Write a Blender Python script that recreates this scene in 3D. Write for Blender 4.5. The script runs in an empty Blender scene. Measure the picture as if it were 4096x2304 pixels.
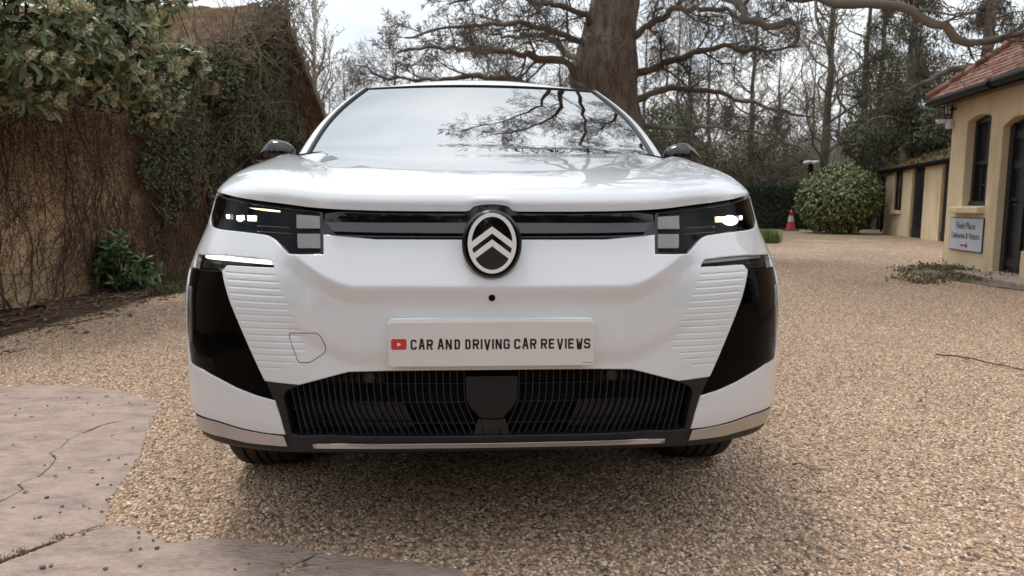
import bpy, math, random
import numpy as np
from mathutils import Vector, Matrix, noise
from mathutils.geometry import delaunay_2d_cdt

D2R = math.radians
scn = bpy.context.scene
col = scn.collection
rnd = random.Random(7)

# ------------------------------------------------------------------ camera
CAM = np.array([-0.0498, -1.7815, 1.0])
YAW, PITCH, ROLL, FPX = 0.05602, 0.11697, 0.00342, 2860.0
_fw = np.array([math.sin(YAW)*math.cos(PITCH), math.cos(YAW)*math.cos(PITCH), -math.sin(PITCH)])
_r0 = np.array([math.cos(YAW), -math.sin(YAW), 0.0])
_u0 = np.cross(_r0, _fw)
CR = _r0*math.cos(ROLL)+_u0*math.sin(ROLL)
CU = -_r0*math.sin(ROLL)+_u0*math.cos(ROLL)
CF = _fw
camd = bpy.data.cameras.new('camera'); cam = bpy.data.objects.new('camera', camd); col.objects.link(cam)
camd.sensor_width = 36.0; camd.lens = 36.0*FPX/4096.0
camd.clip_start = 0.05; camd.clip_end = 3000
M = Matrix(((CR[0], CU[0], -CF[0], CAM[0]), (CR[1], CU[1], -CF[1], CAM[1]), (CR[2], CU[2], -CF[2], CAM[2]), (0, 0, 0, 1)))
cam.matrix_world = M
camd.dof.use_dof = True; camd.dof.focus_distance = 2.1; camd.dof.aperture_fstop = 7.0
scn.camera = cam

# ------------------------------------------------------------------ world, sun, exposure
SUN_EL, SUN_AZ = D2R(73), D2R(-45)
w = bpy.data.worlds.new('World'); scn.world = w; w.use_nodes = True
nt = w.node_tree; nt.nodes.clear()
def wn(t, **k):
    n = nt.nodes.new(t)
    for a, b in k.items(): setattr(n, a, b)
    return n
out = wn('ShaderNodeOutputWorld'); bg = wn('ShaderNodeBackground')
sky = wn('ShaderNodeTexSky', sky_type='NISHITA'); sky.sun_disc = False
sky.sun_elevation = SUN_EL; sky.sun_rotation = SUN_AZ; sky.air_density = 1.0; sky.dust_density = 2.0
tc = wn('ShaderNodeTexCoord'); sep = wn('ShaderNodeSeparateXYZ')
nt.links.new(tc.outputs['Generated'], sep.inputs[0])
# cloud layer: the direction is flattened onto a plane overhead so the clouds run to the horizon
dv = wn('ShaderNodeMath', operation='ADD'); dv.inputs[1].default_value = 0.18
nt.links.new(sep.outputs['Z'], dv.inputs[0])
vx = wn('ShaderNodeMath', operation='DIVIDE'); vy = wn('ShaderNodeMath', operation='DIVIDE')
nt.links.new(sep.outputs['X'], vx.inputs[0]); nt.links.new(dv.outputs[0], vx.inputs[1])
nt.links.new(sep.outputs['Y'], vy.inputs[0]); nt.links.new(dv.outputs[0], vy.inputs[1])
cmb = wn('ShaderNodeCombineXYZ'); nt.links.new(vx.outputs[0], cmb.inputs[0]); nt.links.new(vy.outputs[0], cmb.inputs[1])
nz = wn('ShaderNodeTexNoise'); nz.inputs['Scale'].default_value = 1.15; nz.inputs['Detail'].default_value = 7; nz.inputs['Roughness'].default_value = 0.52
nz.inputs['Distortion'].default_value = 0.35
nt.links.new(cmb.outputs[0], nz.inputs['Vector'])
cr = wn('ShaderNodeValToRGB'); nt.links.new(nz.outputs['Fac'], cr.inputs[0])
e = cr.color_ramp.elements
e[0].position = 0.36; e[0].color = (6.2, 6.9, 7.7, 1); e[1].position = 0.62; e[1].color = (10.2, 10.4, 10.4, 1)
e2 = cr.color_ramp.elements.new(0.5); e2.color = (8.4, 8.9, 9.3, 1)
# overcast sky brightens towards the zenith
zr = wn('ShaderNodeMapRange'); zr.inputs['From Min'].default_value = 0.0; zr.inputs['From Max'].default_value = 1.0
zr.inputs['To Min'].default_value = 0.76; zr.inputs['To Max'].default_value = 1.35
nt.links.new(sep.outputs['Z'], zr.inputs['Value'])
vm = wn('ShaderNodeVectorMath', operation='SCALE'); nt.links.new(cr.outputs[0], vm.inputs[0]); nt.links.new(zr.outputs[0], vm.inputs['Scale'])
mx = wn('ShaderNodeMix', data_type='RGBA'); mx.inputs['Factor'].default_value = 0.9
nt.links.new(sky.outputs[0], mx.inputs['A']); nt.links.new(vm.outputs[0], mx.inputs['B'])
nt.links.new(mx.outputs['Result'], bg.inputs['Color']); bg.inputs['Strength'].default_value = 0.1
nt.links.new(bg.outputs[0], out.inputs[0])
sd = bpy.data.lights.new('sun', 'SUN'); so = bpy.data.objects.new('sun', sd); col.objects.link(so)
sd.energy = 1.25; sd.angle = D2R(16); sd.color = (1.0, 0.96, 0.9)
sdir = Vector((math.sin(SUN_AZ)*math.cos(SUN_EL), math.cos(SUN_AZ)*math.cos(SUN_EL), math.sin(SUN_EL)))
so.rotation_euler = sdir.to_track_quat('Z', 'Y').to_euler()
scn.view_settings.view_transform = 'Standard'; scn.view_settings.look = 'None'
scn.view_settings.exposure = 0.45; scn.view_settings.gamma = 1.0
scn.cycles.use_denoising = True
scn.cycles.max_bounces = 6; scn.cycles.transparent_max_bounces = 12
scn.cycles.diffuse_bounces = 3; scn.cycles.glossy_bounces = 3
scn.cycles.caustics_reflective = False; scn.cycles.caustics_refractive = False

# ------------------------------------------------------------------ helpers
def proj(P):
    d = np.asarray(P, float)-CAM
    z = d@CF
    return np.stack([2048+FPX*(d@CR)/z, 1152-FPX*(d@CU)/z], -1)
def ray(px, py):
    d = CR*(px-2048)/FPX+CU*(1152-py)/FPX+CF
    return d
K4 = 4096/2576.0
def gp(px, py, z=0.0):                       # a point of the photo (2576 wide) on the ground
    d = ray(px*K4, py*K4); t = (z-CAM[2])/d[2]
    return CAM+d*t
_fh = np.array([math.sin(YAW), math.cos(YAW), 0.0]); _rh = np.array([math.cos(YAW), -math.sin(YAW), 0.0])
def cf(X, Dp, z):                            # lateral and depth from the camera, height above ground
    return np.array([CAM[0], CAM[1], 0.0])+_rh*X+_fh*Dp+np.array([0, 0, z])
def at(px, py, Dp):                          # a point of the photo at a given depth
    d = ray(px*K4, py*K4); t = Dp/(d@_fh)
    return CAM+d*t
def tag(o, label=None, cat=None, group=None, kind=None):
    if label: o['label'] = label
    if cat: o['category'] = cat
    if group: o['group'] = group
    if kind: o['kind'] = kind
    return o
def empty(name, loc=(0, 0, 0), rz=0):
    o = bpy.data.objects.new(name, None); col.objects.link(o); o.location = loc; o.rotation_euler = (0, 0, rz)
    o.empty_display_size = 0.2
    return o
def mesh(name, V, F, mat=None, parent=None, smooth=True, mats=None, midx=None, normals=None, loc=None):
    me = bpy.data.meshes.new(name)
    me.from_pydata([tuple(map(float, v)) for v in V], [], [tuple(int(i) for i in f) for f in F])
    me.validate(verbose=False)
    o = bpy.data.objects.new(name, me); col.objects.link(o)
    if mats:
        for m in mats: me.materials.append(m)
        if midx is not None and len(midx) == len(me.polygons): me.polygons.foreach_set('material_index', midx)
    elif mat: me.materials.append(mat)
    if smooth: me.polygons.foreach_set('use_smooth', [True]*len(me.polygons))
    if normals is not None and len(normals) == len(me.vertices):
        me.normals_split_custom_set_from_vertices([tuple(map(float, n)) for n in normals])
    if parent: o.parent = parent; o.matrix_parent_inverse = Matrix.Translation(-Vector(parent.location)) if parent.rotation_euler.z == 0 else parent.matrix_basis.inverted()
    if loc is not None: o.location = loc
    me.update()
    return o
def fastmesh(name, V, F, mat=None, parent=None, smooth=True):
    # V (n,3) array, F (m,k) array of equal-size faces
    V = np.asarray(V, np.float32); F = np.asarray(F, np.int32)
    me = bpy.data.meshes.new(name)
    me.vertices.add(len(V)); me.vertices.foreach_set('co', V.ravel())
    k = F.shape[1]
    me.loops.add(F.size); me.loops.foreach_set('vertex_index', F.ravel())
    me.polygons.add(len(F)); me.polygons.foreach_set('loop_start', np.arange(0, F.size, k, dtype=np.int32))
    me.polygons.foreach_set('use_smooth', np.full(len(F), smooth))
    me.update(calc_edges=True)
    if mat: me.materials.append(mat)
    o = bpy.data.objects.new(name, me); col.objects.link(o)
    if parent: o.parent = parent; o.matrix_parent_inverse = Matrix.Translation(-Vector(parent.location)) if parent.rotation_euler.z == 0 else parent.matrix_basis.inverted()
    return o
class MB:                                     # collects shapes into one mesh
    def __init__(s): s.V = []; s.F = []
    def add(s, V, F):
        n = len(s.V); s.V += [tuple(v) for v in V]; s.F += [tuple(i+n for i in f) for f in F]; return s
    def box(s, c, sz, R=None):
        V = []
        for dx in (-.5, .5):
            for dy in (-.5, .5):
                for dz in (-.5, .5):
                    v = Vector((dx*sz[0], dy*sz[1], dz*sz[2]))
                    if R is not None: v = R@v
                    V.append(tuple(Vector(c)+v))
        return s.add(V, [(0, 1, 3, 2), (4, 6, 7, 5), (0, 4, 5, 1), (2, 3, 7, 6), (0, 2, 6, 4), (1, 5, 7, 3)])
    def tube(s, pts, rads, n=8, caps=True):
        pts = [Vector(p) for p in pts]; N = len(pts)
        if not hasattr(rads, '__len__'): rads = [rads]*N
        V = []; pn = None
        for i, p in enumerate(pts):
            t = (pts[min(i+1, N-1)]-pts[max(i-1, 0)]); t = t.normalized() if t.length > 1e-9 else Vector((0, 0, 1))
            if pn is None:
                a = Vector((0, 0, 1)) if abs(t.z) < .9 else Vector((1, 0, 0)); pn = t.cross(a).normalized()
            else:
                pn = (pn-t*pn.dot(t)); pn = pn.normalized() if pn.length > 1e-6 else t.orthogonal().normalized()
            b = t.cross(pn)
            for k in range(n):
                a = 2*math.pi*k/n
                V.append(tuple(p+(pn*math.cos(a)+b*math.sin(a))*rads[i]))
        F = [(i*n+k, i*n+(k+1) % n, (i+1)*n+(k+1) % n, (i+1)*n+k) for i in range(N-1) for k in range(n)]
        if caps: F += [tuple(range(n-1, -1, -1)), tuple((N-1)*n+k for k in range(n))]
        return s.add(V, F)
    def prism(s, poly, f, d0, d1):             # poly 2D -> f(x,y,d) 3D
        n = len(poly); V = [f(x, y, d0) for x, y in poly]+[f(x, y, d1) for x, y in poly]
        F = [tuple(range(n)), tuple(range(2*n-1, n-1, -1))]+[(i, (i+1) % n, (i+1) % n+n, i+n) for i in range(n)]
        return s.add(V, F)
    def build(s, name, mat, parent=None, smooth=False):
        return mesh(name, s.V, s.F, mat, parent, smooth)
def bevel(o, w=.003, seg=2):
    m = o.modifiers.new('bevel', 'BEVEL'); m.width = w; m.segments = seg; m.limit_method = 'ANGLE'; m.angle_limit = D2R(40)
    return o

# ------------------------------------------------------------------ materials
def mat(name, color, rough=.5, metal=0, coat=0, spec=.5, ior=None, emis=None, estr=0, coatr=.03):
    m = bpy.data.materials.new(name); m.use_nodes = True
    b = m.node_tree.nodes['Principled BSDF']
    b.inputs['Base Color'].default_value = (*color, 1); b.inputs['Roughness'].default_value = rough
    b.inputs['Metallic'].default_value = metal; b.inputs['Coat Weight'].default_value = coat; b.inputs['Coat Roughness'].default_value = coatr
    b.inputs['Specular IOR Level'].default_value = spec
    if ior: b.inputs['IOR'].default_value = ior
    if emis: b.inputs['Emission Color'].default_value = (*emis, 1); b.inputs['Emission Strength'].default_value = estr
    return m
def nd(m, t, **k):
    n = m.node_tree.nodes.new(t)
    for a, b in k.items(): setattr(n, a, b)
    return n
def lk(m, a, b): m.node_tree.links.new(a, b)
def noisy(m, cols, scale=5, detail=6, rough=.6, pos=(.3, .7), coord='Object', bump=0, bscale=None, bdist=.01, stretch=None, rrange=None):
    """cols: list of colours spread over a noise ramp, plus optional bump"""
    b = m.node_tree.nodes['Principled BSDF']
    t = nd(m, 'ShaderNodeTexCoord'); src = t.outputs[coord]
    if stretch:
        mp = nd(m, 'ShaderNodeMapping'); mp.inputs['Scale'].default_value = stretch; lk(m, src, mp.inputs[0]); src = mp.outputs[0]
    n = nd(m, 'ShaderNodeTexNoise'); n.inputs['Scale'].default_value = scale; n.inputs['Detail'].default_value = detail; n.inputs['Roughness'].default_value = rough
    lk(m, src, n.inputs['Vector'])
    r = nd(m, 'ShaderNodeValToRGB'); lk(m, n.outputs['Fac'], r.inputs[0])
    el = r.color_ramp.elements
    while len(el) < len(cols): el.new(.5)
    for i, c in enumerate(cols):
        el[i].position = pos[0]+(pos[1]-pos[0])*i/(len(cols)-1); el[i].color = (*c, 1)
    lk(m, r.outputs[0], b.inputs['Base Color'])
    if bump:
        n2 = nd(m, 'ShaderNodeTexNoise'); n2.inputs['Scale'].default_value = bscale or scale*3; n2.inputs['Detail'].default_value = 8
        lk(m, src, n2.inputs['Vector'])
        bm = nd(m, 'ShaderNodeBump'); bm.inputs['Strength'].default_value = bump; bm.inputs['Distance'].default_value = bdist
        lk(m, n2.outputs['Fac'], bm.inputs['Height']); lk(m, bm.outputs[0], b.inputs['Normal'])
    m['ramp'] = r.name
    return m

m_paint = mat('white_paint', (.64, .65, .68), .35, 0, 1.0, .4, coatr=.012); m_paint.node_tree.nodes['Principled BSDF'].inputs['Coat IOR'].default_value = 1.75
m_gloss = mat('gloss_black', (.001, .001, .0012), .06, 0, 0, .5, ior=1.14)
m_piano = mat('piano_black', (.004, .004, .005), .05, 0, 0, .55)
m_greybar = mat('grey_gloss', (.02, .02, .023), .10, 0, 0, .45)
m_matte = mat('black_plastic', (.008, .008, .009), .5, spec=.3)
m_matte2 = mat('dark_plastic', (.011, .011, .013), .42, spec=.35)
m_dark = mat('dark_inside', (.004, .004, .004), .8)
m_silver = mat('satin_aluminium', (.50, .50, .51), .30, 1.0)
m_white = mat('badge_white', (.78, .78, .78), .25, 0, .6)
m_led = mat('lamp_glow', (1, 1, 1), .3, emis=(1.0, .98, .92), estr=26)
m_ledsoft = mat('lamp_bar_glow', (1, 1, 1), .3, emis=(1.0, .98, .86), estr=1.35)
m_ledwarm = mat('warm_lamp_glow', (1, .9, .6), .3, emis=(1.0, .82, .45), estr=1.5)
m_chrome = mat('lamp_reflector', (.35, .35, .36), .30, .9); noisy(m_chrome, [(.10, .10, .11), (.5, .5, .52)], 60, 3)
m_fin = mat('grille_fin', (.016, .016, .018), .4, spec=.5)
m_duct = mat('duct_grey', (.035, .035, .038), .55)
m_blockg = mat('grey_light_block', (.36, .34, .34), .25, 0, .6)
m_cap = mat('mirror_cap_black', (.004, .004, .005), .05, 0, .25, .6)
m_rubber = mat('tyre_rubber', (.016, .015, .014), .75)
m_plate = mat('plate_white', (.60, .57, .54), .35)
noisy(m_plate, [(.60, .575, .555), (.64, .615, .60), (.65, .63, .61)], 9, 4, .5)
m_ink = mat('plate_ink', (.01, .01, .01), .4)
m_red = mat('logo_red', (.55, .03, .035), .4)
m_wht = mat('logo_white', (.7, .68, .66), .4)

def glass_mat(name, tint, k=.6, f0=.12, rough=.0):
    """clear cover: mirror reflection by Fresnel over a tinted see-through layer"""
    m = bpy.data.materials.new(name); m.use_nodes = True
    t = m.node_tree; t.nodes.clear()
    o = nd(m, 'ShaderNodeOutputMaterial'); mixn = nd(m, 'ShaderNodeMixShader'); g = nd(m, 'ShaderNodeBsdfGlossy'); tr = nd(m, 'ShaderNodeBsdfTransparent')
    fr = nd(m, 'ShaderNodeFresnel'); fr.inputs[0].default_value = k
    g.inputs['Roughness'].default_value = rough; g.inputs['Color'].default_value = (1, 1, 1, 1); tr.inputs[0].default_value = (*tint, 1)
    lk(m, fr.outputs[0], mixn.inputs[0]); lk(m, tr.outputs[0], mixn.inputs[1]); lk(m, g.outputs[0], mixn.inputs[2]); lk(m, mixn.outputs[0], o.inputs[0])
    return m
m_lens = glass_mat('lamp_lens', (.9, .9, .9), 1.16)
m_screen = glass_mat('windscreen_glass', (.03, .04, .038), 9.0)
m_sideglass = glass_mat('side_glass', (.1, .11, .11), 2.0)

# ------------------------------------------------------------------ car body surface
# plan curve (half), x to the side, y backwards
_ctl = [(0, .018), (.15, .020), (.3, .027), (.45, .045), (.57, .079), (.68, .13), (.77, .185), (.835, .25), (.878, .33), (.906, .43),
        (.921, .56), (.928, .75), (.932, 1.1), (.935, 1.6), (.935, 2.4), (.932, 3.2), (.922, 3.8), (.90, 4.15), (.84, 4.38), (.70, 4.50), (.4, 4.56), (0, 4.58)]
def _smoothcurve(ctl, n=4000):
    c = np.array(ctl); c = np.vstack([[-c[1, 0], c[1, 1]], c, [-c[-2, 0], c[-2, 1]]])
    out = []
    for i in range(1, len(c)-2):
        p0, p1, p2, p3 = c[i-1], c[i], c[i+1], c[i+2]
        # centripetal knots
        a = .5
        t0 = 0; t1 = t0+np.linalg.norm(p1-p0)**a; t2 = t1+np.linalg.norm(p2-p1)**a; t3 = t2+np.linalg.norm(p3-p2)**a
        t = np.linspace(t1, t2, 80, endpoint=False)[:, None]
        A1 = (t1-t)/(t1-t0)*p0+(t-t0)/(t1-t0)*p1; A2 = (t2-t)/(t2-t1)*p1+(t-t1)/(t2-t1)*p2; A3 = (t3-t)/(t3-t2)*p2+(t-t2)/(t3-t2)*p3
        B1 = (t2-t)/(t2-t0)*A1+(t-t0)/(t2-t0)*A2; B2 = (t3-t)/(t3-t1)*A2+(t-t1)/(t3-t1)*A3
        out.append((t2-t)/(t2-t1)*B1+(t-t1)/(t2-t1)*B2)
    out = np.vstack(out+[c[-2][None]])
    s = np.r_[0, np.cumsum(np.linalg.norm(np.diff(out, axis=0), axis=1))]
    ss = np.linspace(0, s[-1], n)
    x = np.interp(ss, s, out[:, 0]); y = np.interp(ss, s, out[:, 1])
    tx = np.gradient(x, ss); ty = np.gradient(y, ss)
    k = np.hanning(61); k /= k.sum()
    def sm(a, odd):
        pad = np.r_[(-a[30:0:-1] if odd else a[30:0:-1]), a, (-a[-2:-32:-1] if odd else a[-2:-32:-1])]
        return np.convolve(pad, k, 'valid')
    tx = sm(tx, False); ty = sm(ty, True); l = np.hypot(tx, ty); tx /= l; ty /= l
    return ss, x, y, ty, -tx
PS, PX, PY, PNX, PNY = _smoothcurve(_ctl)
SMAX = PS[-1]
def _tab(pts, sig=.006):
    z = np.linspace(.2, 1.3, 1101); q = np.interp(z, [p[0] for p in pts], [p[1] for p in pts])
    n = int(sig/.001*3); k = np.exp(-.5*(np.arange(-n, n+1)/(sig/.001))**2); k /= k.sum()
    q = np.convolve(np.pad(q, n, 'edge'), k, 'valid')
    return z, q
QZ, QC = _tab([(.36, -.028), (.385, -.012), (.41, -.002), (.50, 0), (.585, -.008), (.622, .0), (.66, .001), (.70, -.001), (.745, -.003), (.790, .008), (.84, -.013), (.88, -.029), (.905, -.038), (.95, -.056), (1.0, -.064), (1.1, -.075)], .005)
_, QO = _tab([(.36, -.015), (.40, .004), (.46, .006), (.55, .007), (.66, .007), (.74, .005), (.80, -.006), (.86, -.028), (.94, -.066), (1.0, -.084), (1.06, -.10), (1.15, -.14)], .02)
_, QS = _tab([(.30, -.05), (.36, -.02), (.46, -.004), (.60, 0), (.9, 0), (1.0, -.004), (1.08, -.014), (1.15, -.035)], .03)
def sstep(a, b, x):
    t = np.clip((x-a)/(b-a), 0, 1); return t*t*(3-2*t)
GROOVES = []                                  # (s0,z0,s1,z1) filled below, |s| side independent
def q_of(s, z):
    a = np.abs(s)
    x = np.interp(a, PS, PX)
    zz = z-.11*sstep(.34, .60, x)
    qc = np.interp(zz, QZ, QC); qo = np.interp(z, QZ, QO); qs = np.interp(z, QZ, QS)
    wo = sstep(.38, .62, x)
    q = qc*(1-wo)+qo*wo
    y = np.interp(a, PS, PY)
    ws = sstep(.40, 1.0, y)*(x > .5)
    q = q*(1-ws)+qs*ws
    for (s0, z0, s1, z1) in GROOVES:
        t = (a-s1)/(s0-s1)
        zc = z1+(z0-z1)*t
        m = sstep(-.002, .03, t)*sstep(1.002, .97, t)
        dz = (z-zc)
        q = q-.0015*m*np.where(dz > 0, np.exp(-(dz/.0013)**2), np.exp(-(dz/.0024)**2))
    return q
def S(s, z, off=0.0):
    s = np.asarray(s, float); z = np.asarray(z, float)
    a = np.abs(s); sg = np.where(s < 0, -1.0, 1.0)
    q = q_of(s, z)+off
    x = (np.interp(a, PS, PX)+np.interp(a, PS, PNX)*q)*sg
    y = np.interp(a, PS, PY)+np.interp(a, PS, PNY)*q
    return np.stack([x, y, z], -1)
def SN(s, z):
    e = .0008
    ds = S(s+e, z)-S(s-e, z); dz = S(s, z+e)-S(s, z-e)
    n = np.cross(ds, dz); n /= np.linalg.norm(n, axis=-1, keepdims=True)
    return n
# pixel -> surface parameters (left half of the car)
_gs = np.linspace(-1.25, .12, 686); _gz = np.linspace(.30, 1.12, 411)
_GS, _GZ = np.meshgrid(_gs, _gz, indexing='ij')
def _buildgrid():
    P = S(_GS, _GZ); N = SN(_GS, _GZ)
    face = ((CAM-P)*N).sum(-1) > 0
    return P, face
_GP, _GF = _buildgrid()
_GX = proj(_GP); _GX[~_GF] = 1e6
def unp(px, py):
    d = (_GX[..., 0]-px)**2+(_GX[..., 1]-py)**2
    i, j = np.unravel_index(np.argmin(d), d.shape)
    s, z = _gs[i], _gz[j]
    for _ in range(3):
        p0 = proj(S(s, z)); e = 1e-3
        J = np.stack([(proj(S(s+e, z))-p0)/e, (proj(S(s, z+e))-p0)/e], 1)
        r = np.array([px, py])-p0
        if abs(np.linalg.det(J)) < 1e5 or np.hypot(*r) > 12: break
        dlt = np.linalg.solve(J, r)
        if np.abs(dlt).max() > .02: break
        s += dlt[0]; z += dlt[1]
    return (float(s), float(z))
def U(pts, ox=0, oy=0, k=1.0): return [unp(ox+x/k, oy+y/k) for x, y in pts]
Z1 = (720, 700, 4.025); Z2 = (720, 960, 4.025); Z3 = (720, 1300, 4.025); Z4 = (720, 1560, 4.025); ZG = (1100, 1440, 2.927); ZB = (1760, 780, 4.026)
def resample(poly, step, closed=True):
    p = np.array(poly+[poly[0]] if closed else poly, float)
    out = []
    for a, b in zip(p[:-1], p[1:]):
        n = max(1, int(np.ceil(np.linalg.norm(b-a)/step)))
        for k in range(n): out.append(a+(b-a)*k/n)
    if not closed: out.append(p[-1])
    return np.array(out)
def rounded(poly, r=.006, n=4, closed=True):
    """round the corners of a closed polygon in parameter space"""
    p = [np.array(q, float) for q in poly]; N = len(p); out = []
    for i in range(N):
        a, b, c = p[i-1], p[i], p[(i+1) % N]
        la, lc = np.linalg.norm(a-b), np.linalg.norm(c-b)
        if la < 1e-6 or lc < 1e-6: continue
        rr = min(r, la*.4, lc*.4)
        s, e_ = b+(a-b)/la*rr, b+(c-b)/lc*rr
        for k in range(n+1):
            t = k/n; out.append(tuple((1-t)**2*s+2*t*(1-t)*b+t*t*e_))
    return out
def pip(P, poly):
    P = np.asarray(P); x, y = P[:, 0], P[:, 1]; inside = np.zeros(len(P), bool)
    q = np.asarray(poly); n = len(q); j = n-1
    for i in range(n):
        xi, yi = q[i]; xj, yj = q[j]
        if yi != yj:
            c = ((yi > y) != (yj > y)) & (x < (xj-xi)*(y-yi)/(yj-yi)+xi)
            inside ^= c
        j = i
    return inside
def segdist(P, poly, closed=True):
    q = np.asarray(poly); A = q; B = np.roll(q, -1, 0)
    if not closed: A = q[:-1]; B = q[1:]
    best = np.full(len(P), 1e9)
    for k in range(0, len(A), 64):
        a = A[k:k+64][None]; b = B[k:k+64][None]; p = P[:, None]
        ab = b-a; t = np.clip(((p-a)*ab).sum(-1)/np.maximum((ab**2).sum(-1), 1e-12), 0, 1)
        d = np.linalg.norm(p-(a+ab*t[..., None]), axis=-1).min(1)
        best = np.minimum(best, d)
    return best
def panel(name, outer, holes, mt, parent, off=0.0, grid=.012, step=.008, er=.0022, skirt=.012, extra=None, fn=S, fnn=SN):
    loops = [resample(outer, step)]+[resample(h, step) for h in holes]
    def inside(P):
        m = pip(P, loops[0])
        for h in loops[1:]: m &= ~pip(P, h)
        return m
    o = np.array(outer); lo, hi = o.min(0), o.max(0)
    gx = np.arange(lo[0]+grid/2, hi[0], grid); gy = np.arange(lo[1]+grid/2, hi[1], grid)
    G = np.stack(np.meshgrid(gx, gy, indexing='ij'), -1).reshape(-1, 2)
    if extra is not None and len(extra):
        dd = np.ones(len(G), bool)
        ex = np.array(extra)
        for (s0, z0, s1, z1) in GROOVES:
            for sg in (-1, 1):
                t = (sg*G[:, 0]-s1)/(s0-s1); zc = z1+(z0-z1)*t
                dd &= ~((t > -.05) & (t < 1.05) & (np.abs(G[:, 1]-zc) < .0075))
        G = np.vstack([G[dd], ex])
    # ring just inside the border
    rings = []
    for L in loops:
        t = np.roll(L, -1, 0)-np.roll(L, 1, 0); t /= np.maximum(np.linalg.norm(t, axis=1, keepdims=True), 1e-9)
        n = np.stack([-t[:, 1], t[:, 0]], 1)
        for sg in (1, -1): rings.append(L+n*sg*er*1.3)
    R = np.vstack(rings)
    allL = np.vstack(loops)
    def dist(P):
        d = np.full(len(P), 1e9)
        for L in loops: d = np.minimum(d, segdist(P, L))
        return d
    R = R[inside(R)]; R = R[dist(R) > er*1.1]
    G = G[inside(G)]; dG = dist(G); G = G[dG > max(er*2.2, grid*.33)]
    pts = np.vstack(loops+[R, G]); edges = []; base = 0
    for L in loops:
        edges += [(base+i, base+(i+1) % len(L)) for i in range(len(L))]; base += len(L)
    nb = base
    r = delaunay_2d_cdt([Vector(p) for p in pts], edges, [], 0, 1e-6)
    P = np.array([tuple(v) for v in r[0]]); F = np.array([f for f in r[2] if len(f) == 3])
    cen = P[F].mean(1); keep = inside(cen); F = F[keep]
    a = P[F]; area = (a[:, 1, 0]-a[:, 0, 0])*(a[:, 2, 1]-a[:, 0, 1])-(a[:, 1, 1]-a[:, 0, 1])*(a[:, 2, 0]-a[:, 0, 0])
    F[area < 0] = F[area < 0][:, ::-1]
    # boundary edges of the kept triangles
    cnt = {}
    for f in F:
        for i in range(3):
            e_ = (f[i], f[(i+1) % 3]); cnt[e_] = cnt.get(e_, 0)+1
    bnd = [e_ for e_ in cnt if (e_[1], e_[0]) not in cnt]
    bv = {}
    for (i, j) in bnd:
        t = P[j]-P[i]; l = np.linalg.norm(t)+1e-12; n = np.array([t[1], -t[0]])/l   # outward in (s,z)
        for k in (i, j): bv[k] = bv.get(k, np.zeros(2))+n
    V = fn(P[:, 0], P[:, 1], off); N = fnn(P[:, 0], P[:, 1])
    T = fn(P[:, 0]+1e-3, P[:, 1], off)-V; T /= np.linalg.norm(T, axis=1, keepdims=True)
    Nn = N.copy()
    for k, n in bv.items():
        n = n/(np.linalg.norm(n)+1e-9)
        V[k] = V[k]-N[k]*er
        od = T[k]*n[0]+np.array([0, 0, 1.0])*n[1]
        v = N[k]+od*1.1; Nn[k] = v/np.linalg.norm(v)
    nv = len(V); ids = {}; V2 = []; N2 = []; F2 = [tuple(f) for f in F]
    if skirt:
        for (i, j) in bnd:
            t = P[j]-P[i]; n = np.array([t[1], -t[0]])/(np.linalg.norm(t)+1e-12)
            od = T[i]*n[0]+np.array([0, 0, 1.0])*n[1]
            b = nv+len(V2)
            V2 += [V[i], V[j], V[j]-N[j]*skirt, V[i]-N[i]*skirt]; N2 += [od]*4
            F2.append((b+1, b, b+3, b+2))
        V = np.vstack([V, V2]); Nn = np.vstack([Nn, N2])
    used = np.unique(np.concatenate([np.array(f) for f in F2])); mp = -np.ones(len(V), int); mp[used] = np.arange(len(used))
    return mesh(name, V[used], [tuple(mp[list(f)]) for f in F2], mt, parent, True, normals=Nn[used])
def mir(poly): return [(-s, z) for s, z in poly]
def full(half):                               # half outline from centre to centre -> closed, mirrored
    return half+[(-s, z) for s, z in reversed(half) if abs(s) > 1e-4]

car = empty('car', (0, 0, 0))
tag(car, 'large white family car with lit headlamps standing on the gravel', 'car')

# --- outlines traced on the left side, in surface parameters
edge_px = [(590, 264), (680, 292), (760, 315), (1000, 370), (1400, 430), (1800, 480), (2200, 530), (2576, 555)]
BE = U(edge_px, *Z1)+[unp(1500, 843), unp(1640, 845), unp(1760, 845.5), unp(1862, 846)]
S_TIP = BE[0][0]
_bs = np.array([b[0] for b in BE]+[0.0]); _bz = np.array([b[1] for b in BE]+[BE[-1][1]])
def zE(s):
    a = -np.abs(s); return np.interp(a, _bs, _bz)
ARCH_W, ARCH_H = .062, .0185
def arch(s): 
    t = np.clip(1-(np.abs(s)/ARCH_W)**2, 0, 1); return ARCH_H*np.sqrt(t)*sstep(1.0, .75, np.abs(s)/ARCH_W)
HL = U([(604, 330), (800, 385), (1000, 433), (1250, 478), (1500, 513), (1750, 546), (2000, 573), (2288, 598), (2296, 900), (2306, 1262), (2000, 1270), (1745, 1264), (1690, 1213), (1600, 1112), (1510, 1018), (1440, 976), (1370, 955), (1200, 932), (900, 896), (640, 866), (545, 842), (495, 806), (480, 740), (487, 640), (520, 500), (560, 400)], *Z1)
HL = rounded(HL, .008)
DR = U([(275, 228), (700, 248), (1000, 270), (1425, 318), (1460, 340), (1516, 442), (1200, 430), (760, 404), (735, 414), (672, 492), (640, 470), (400, 462), (222, 445), (240, 330)], *Z2)
DR = rounded(DR, .004)
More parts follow.
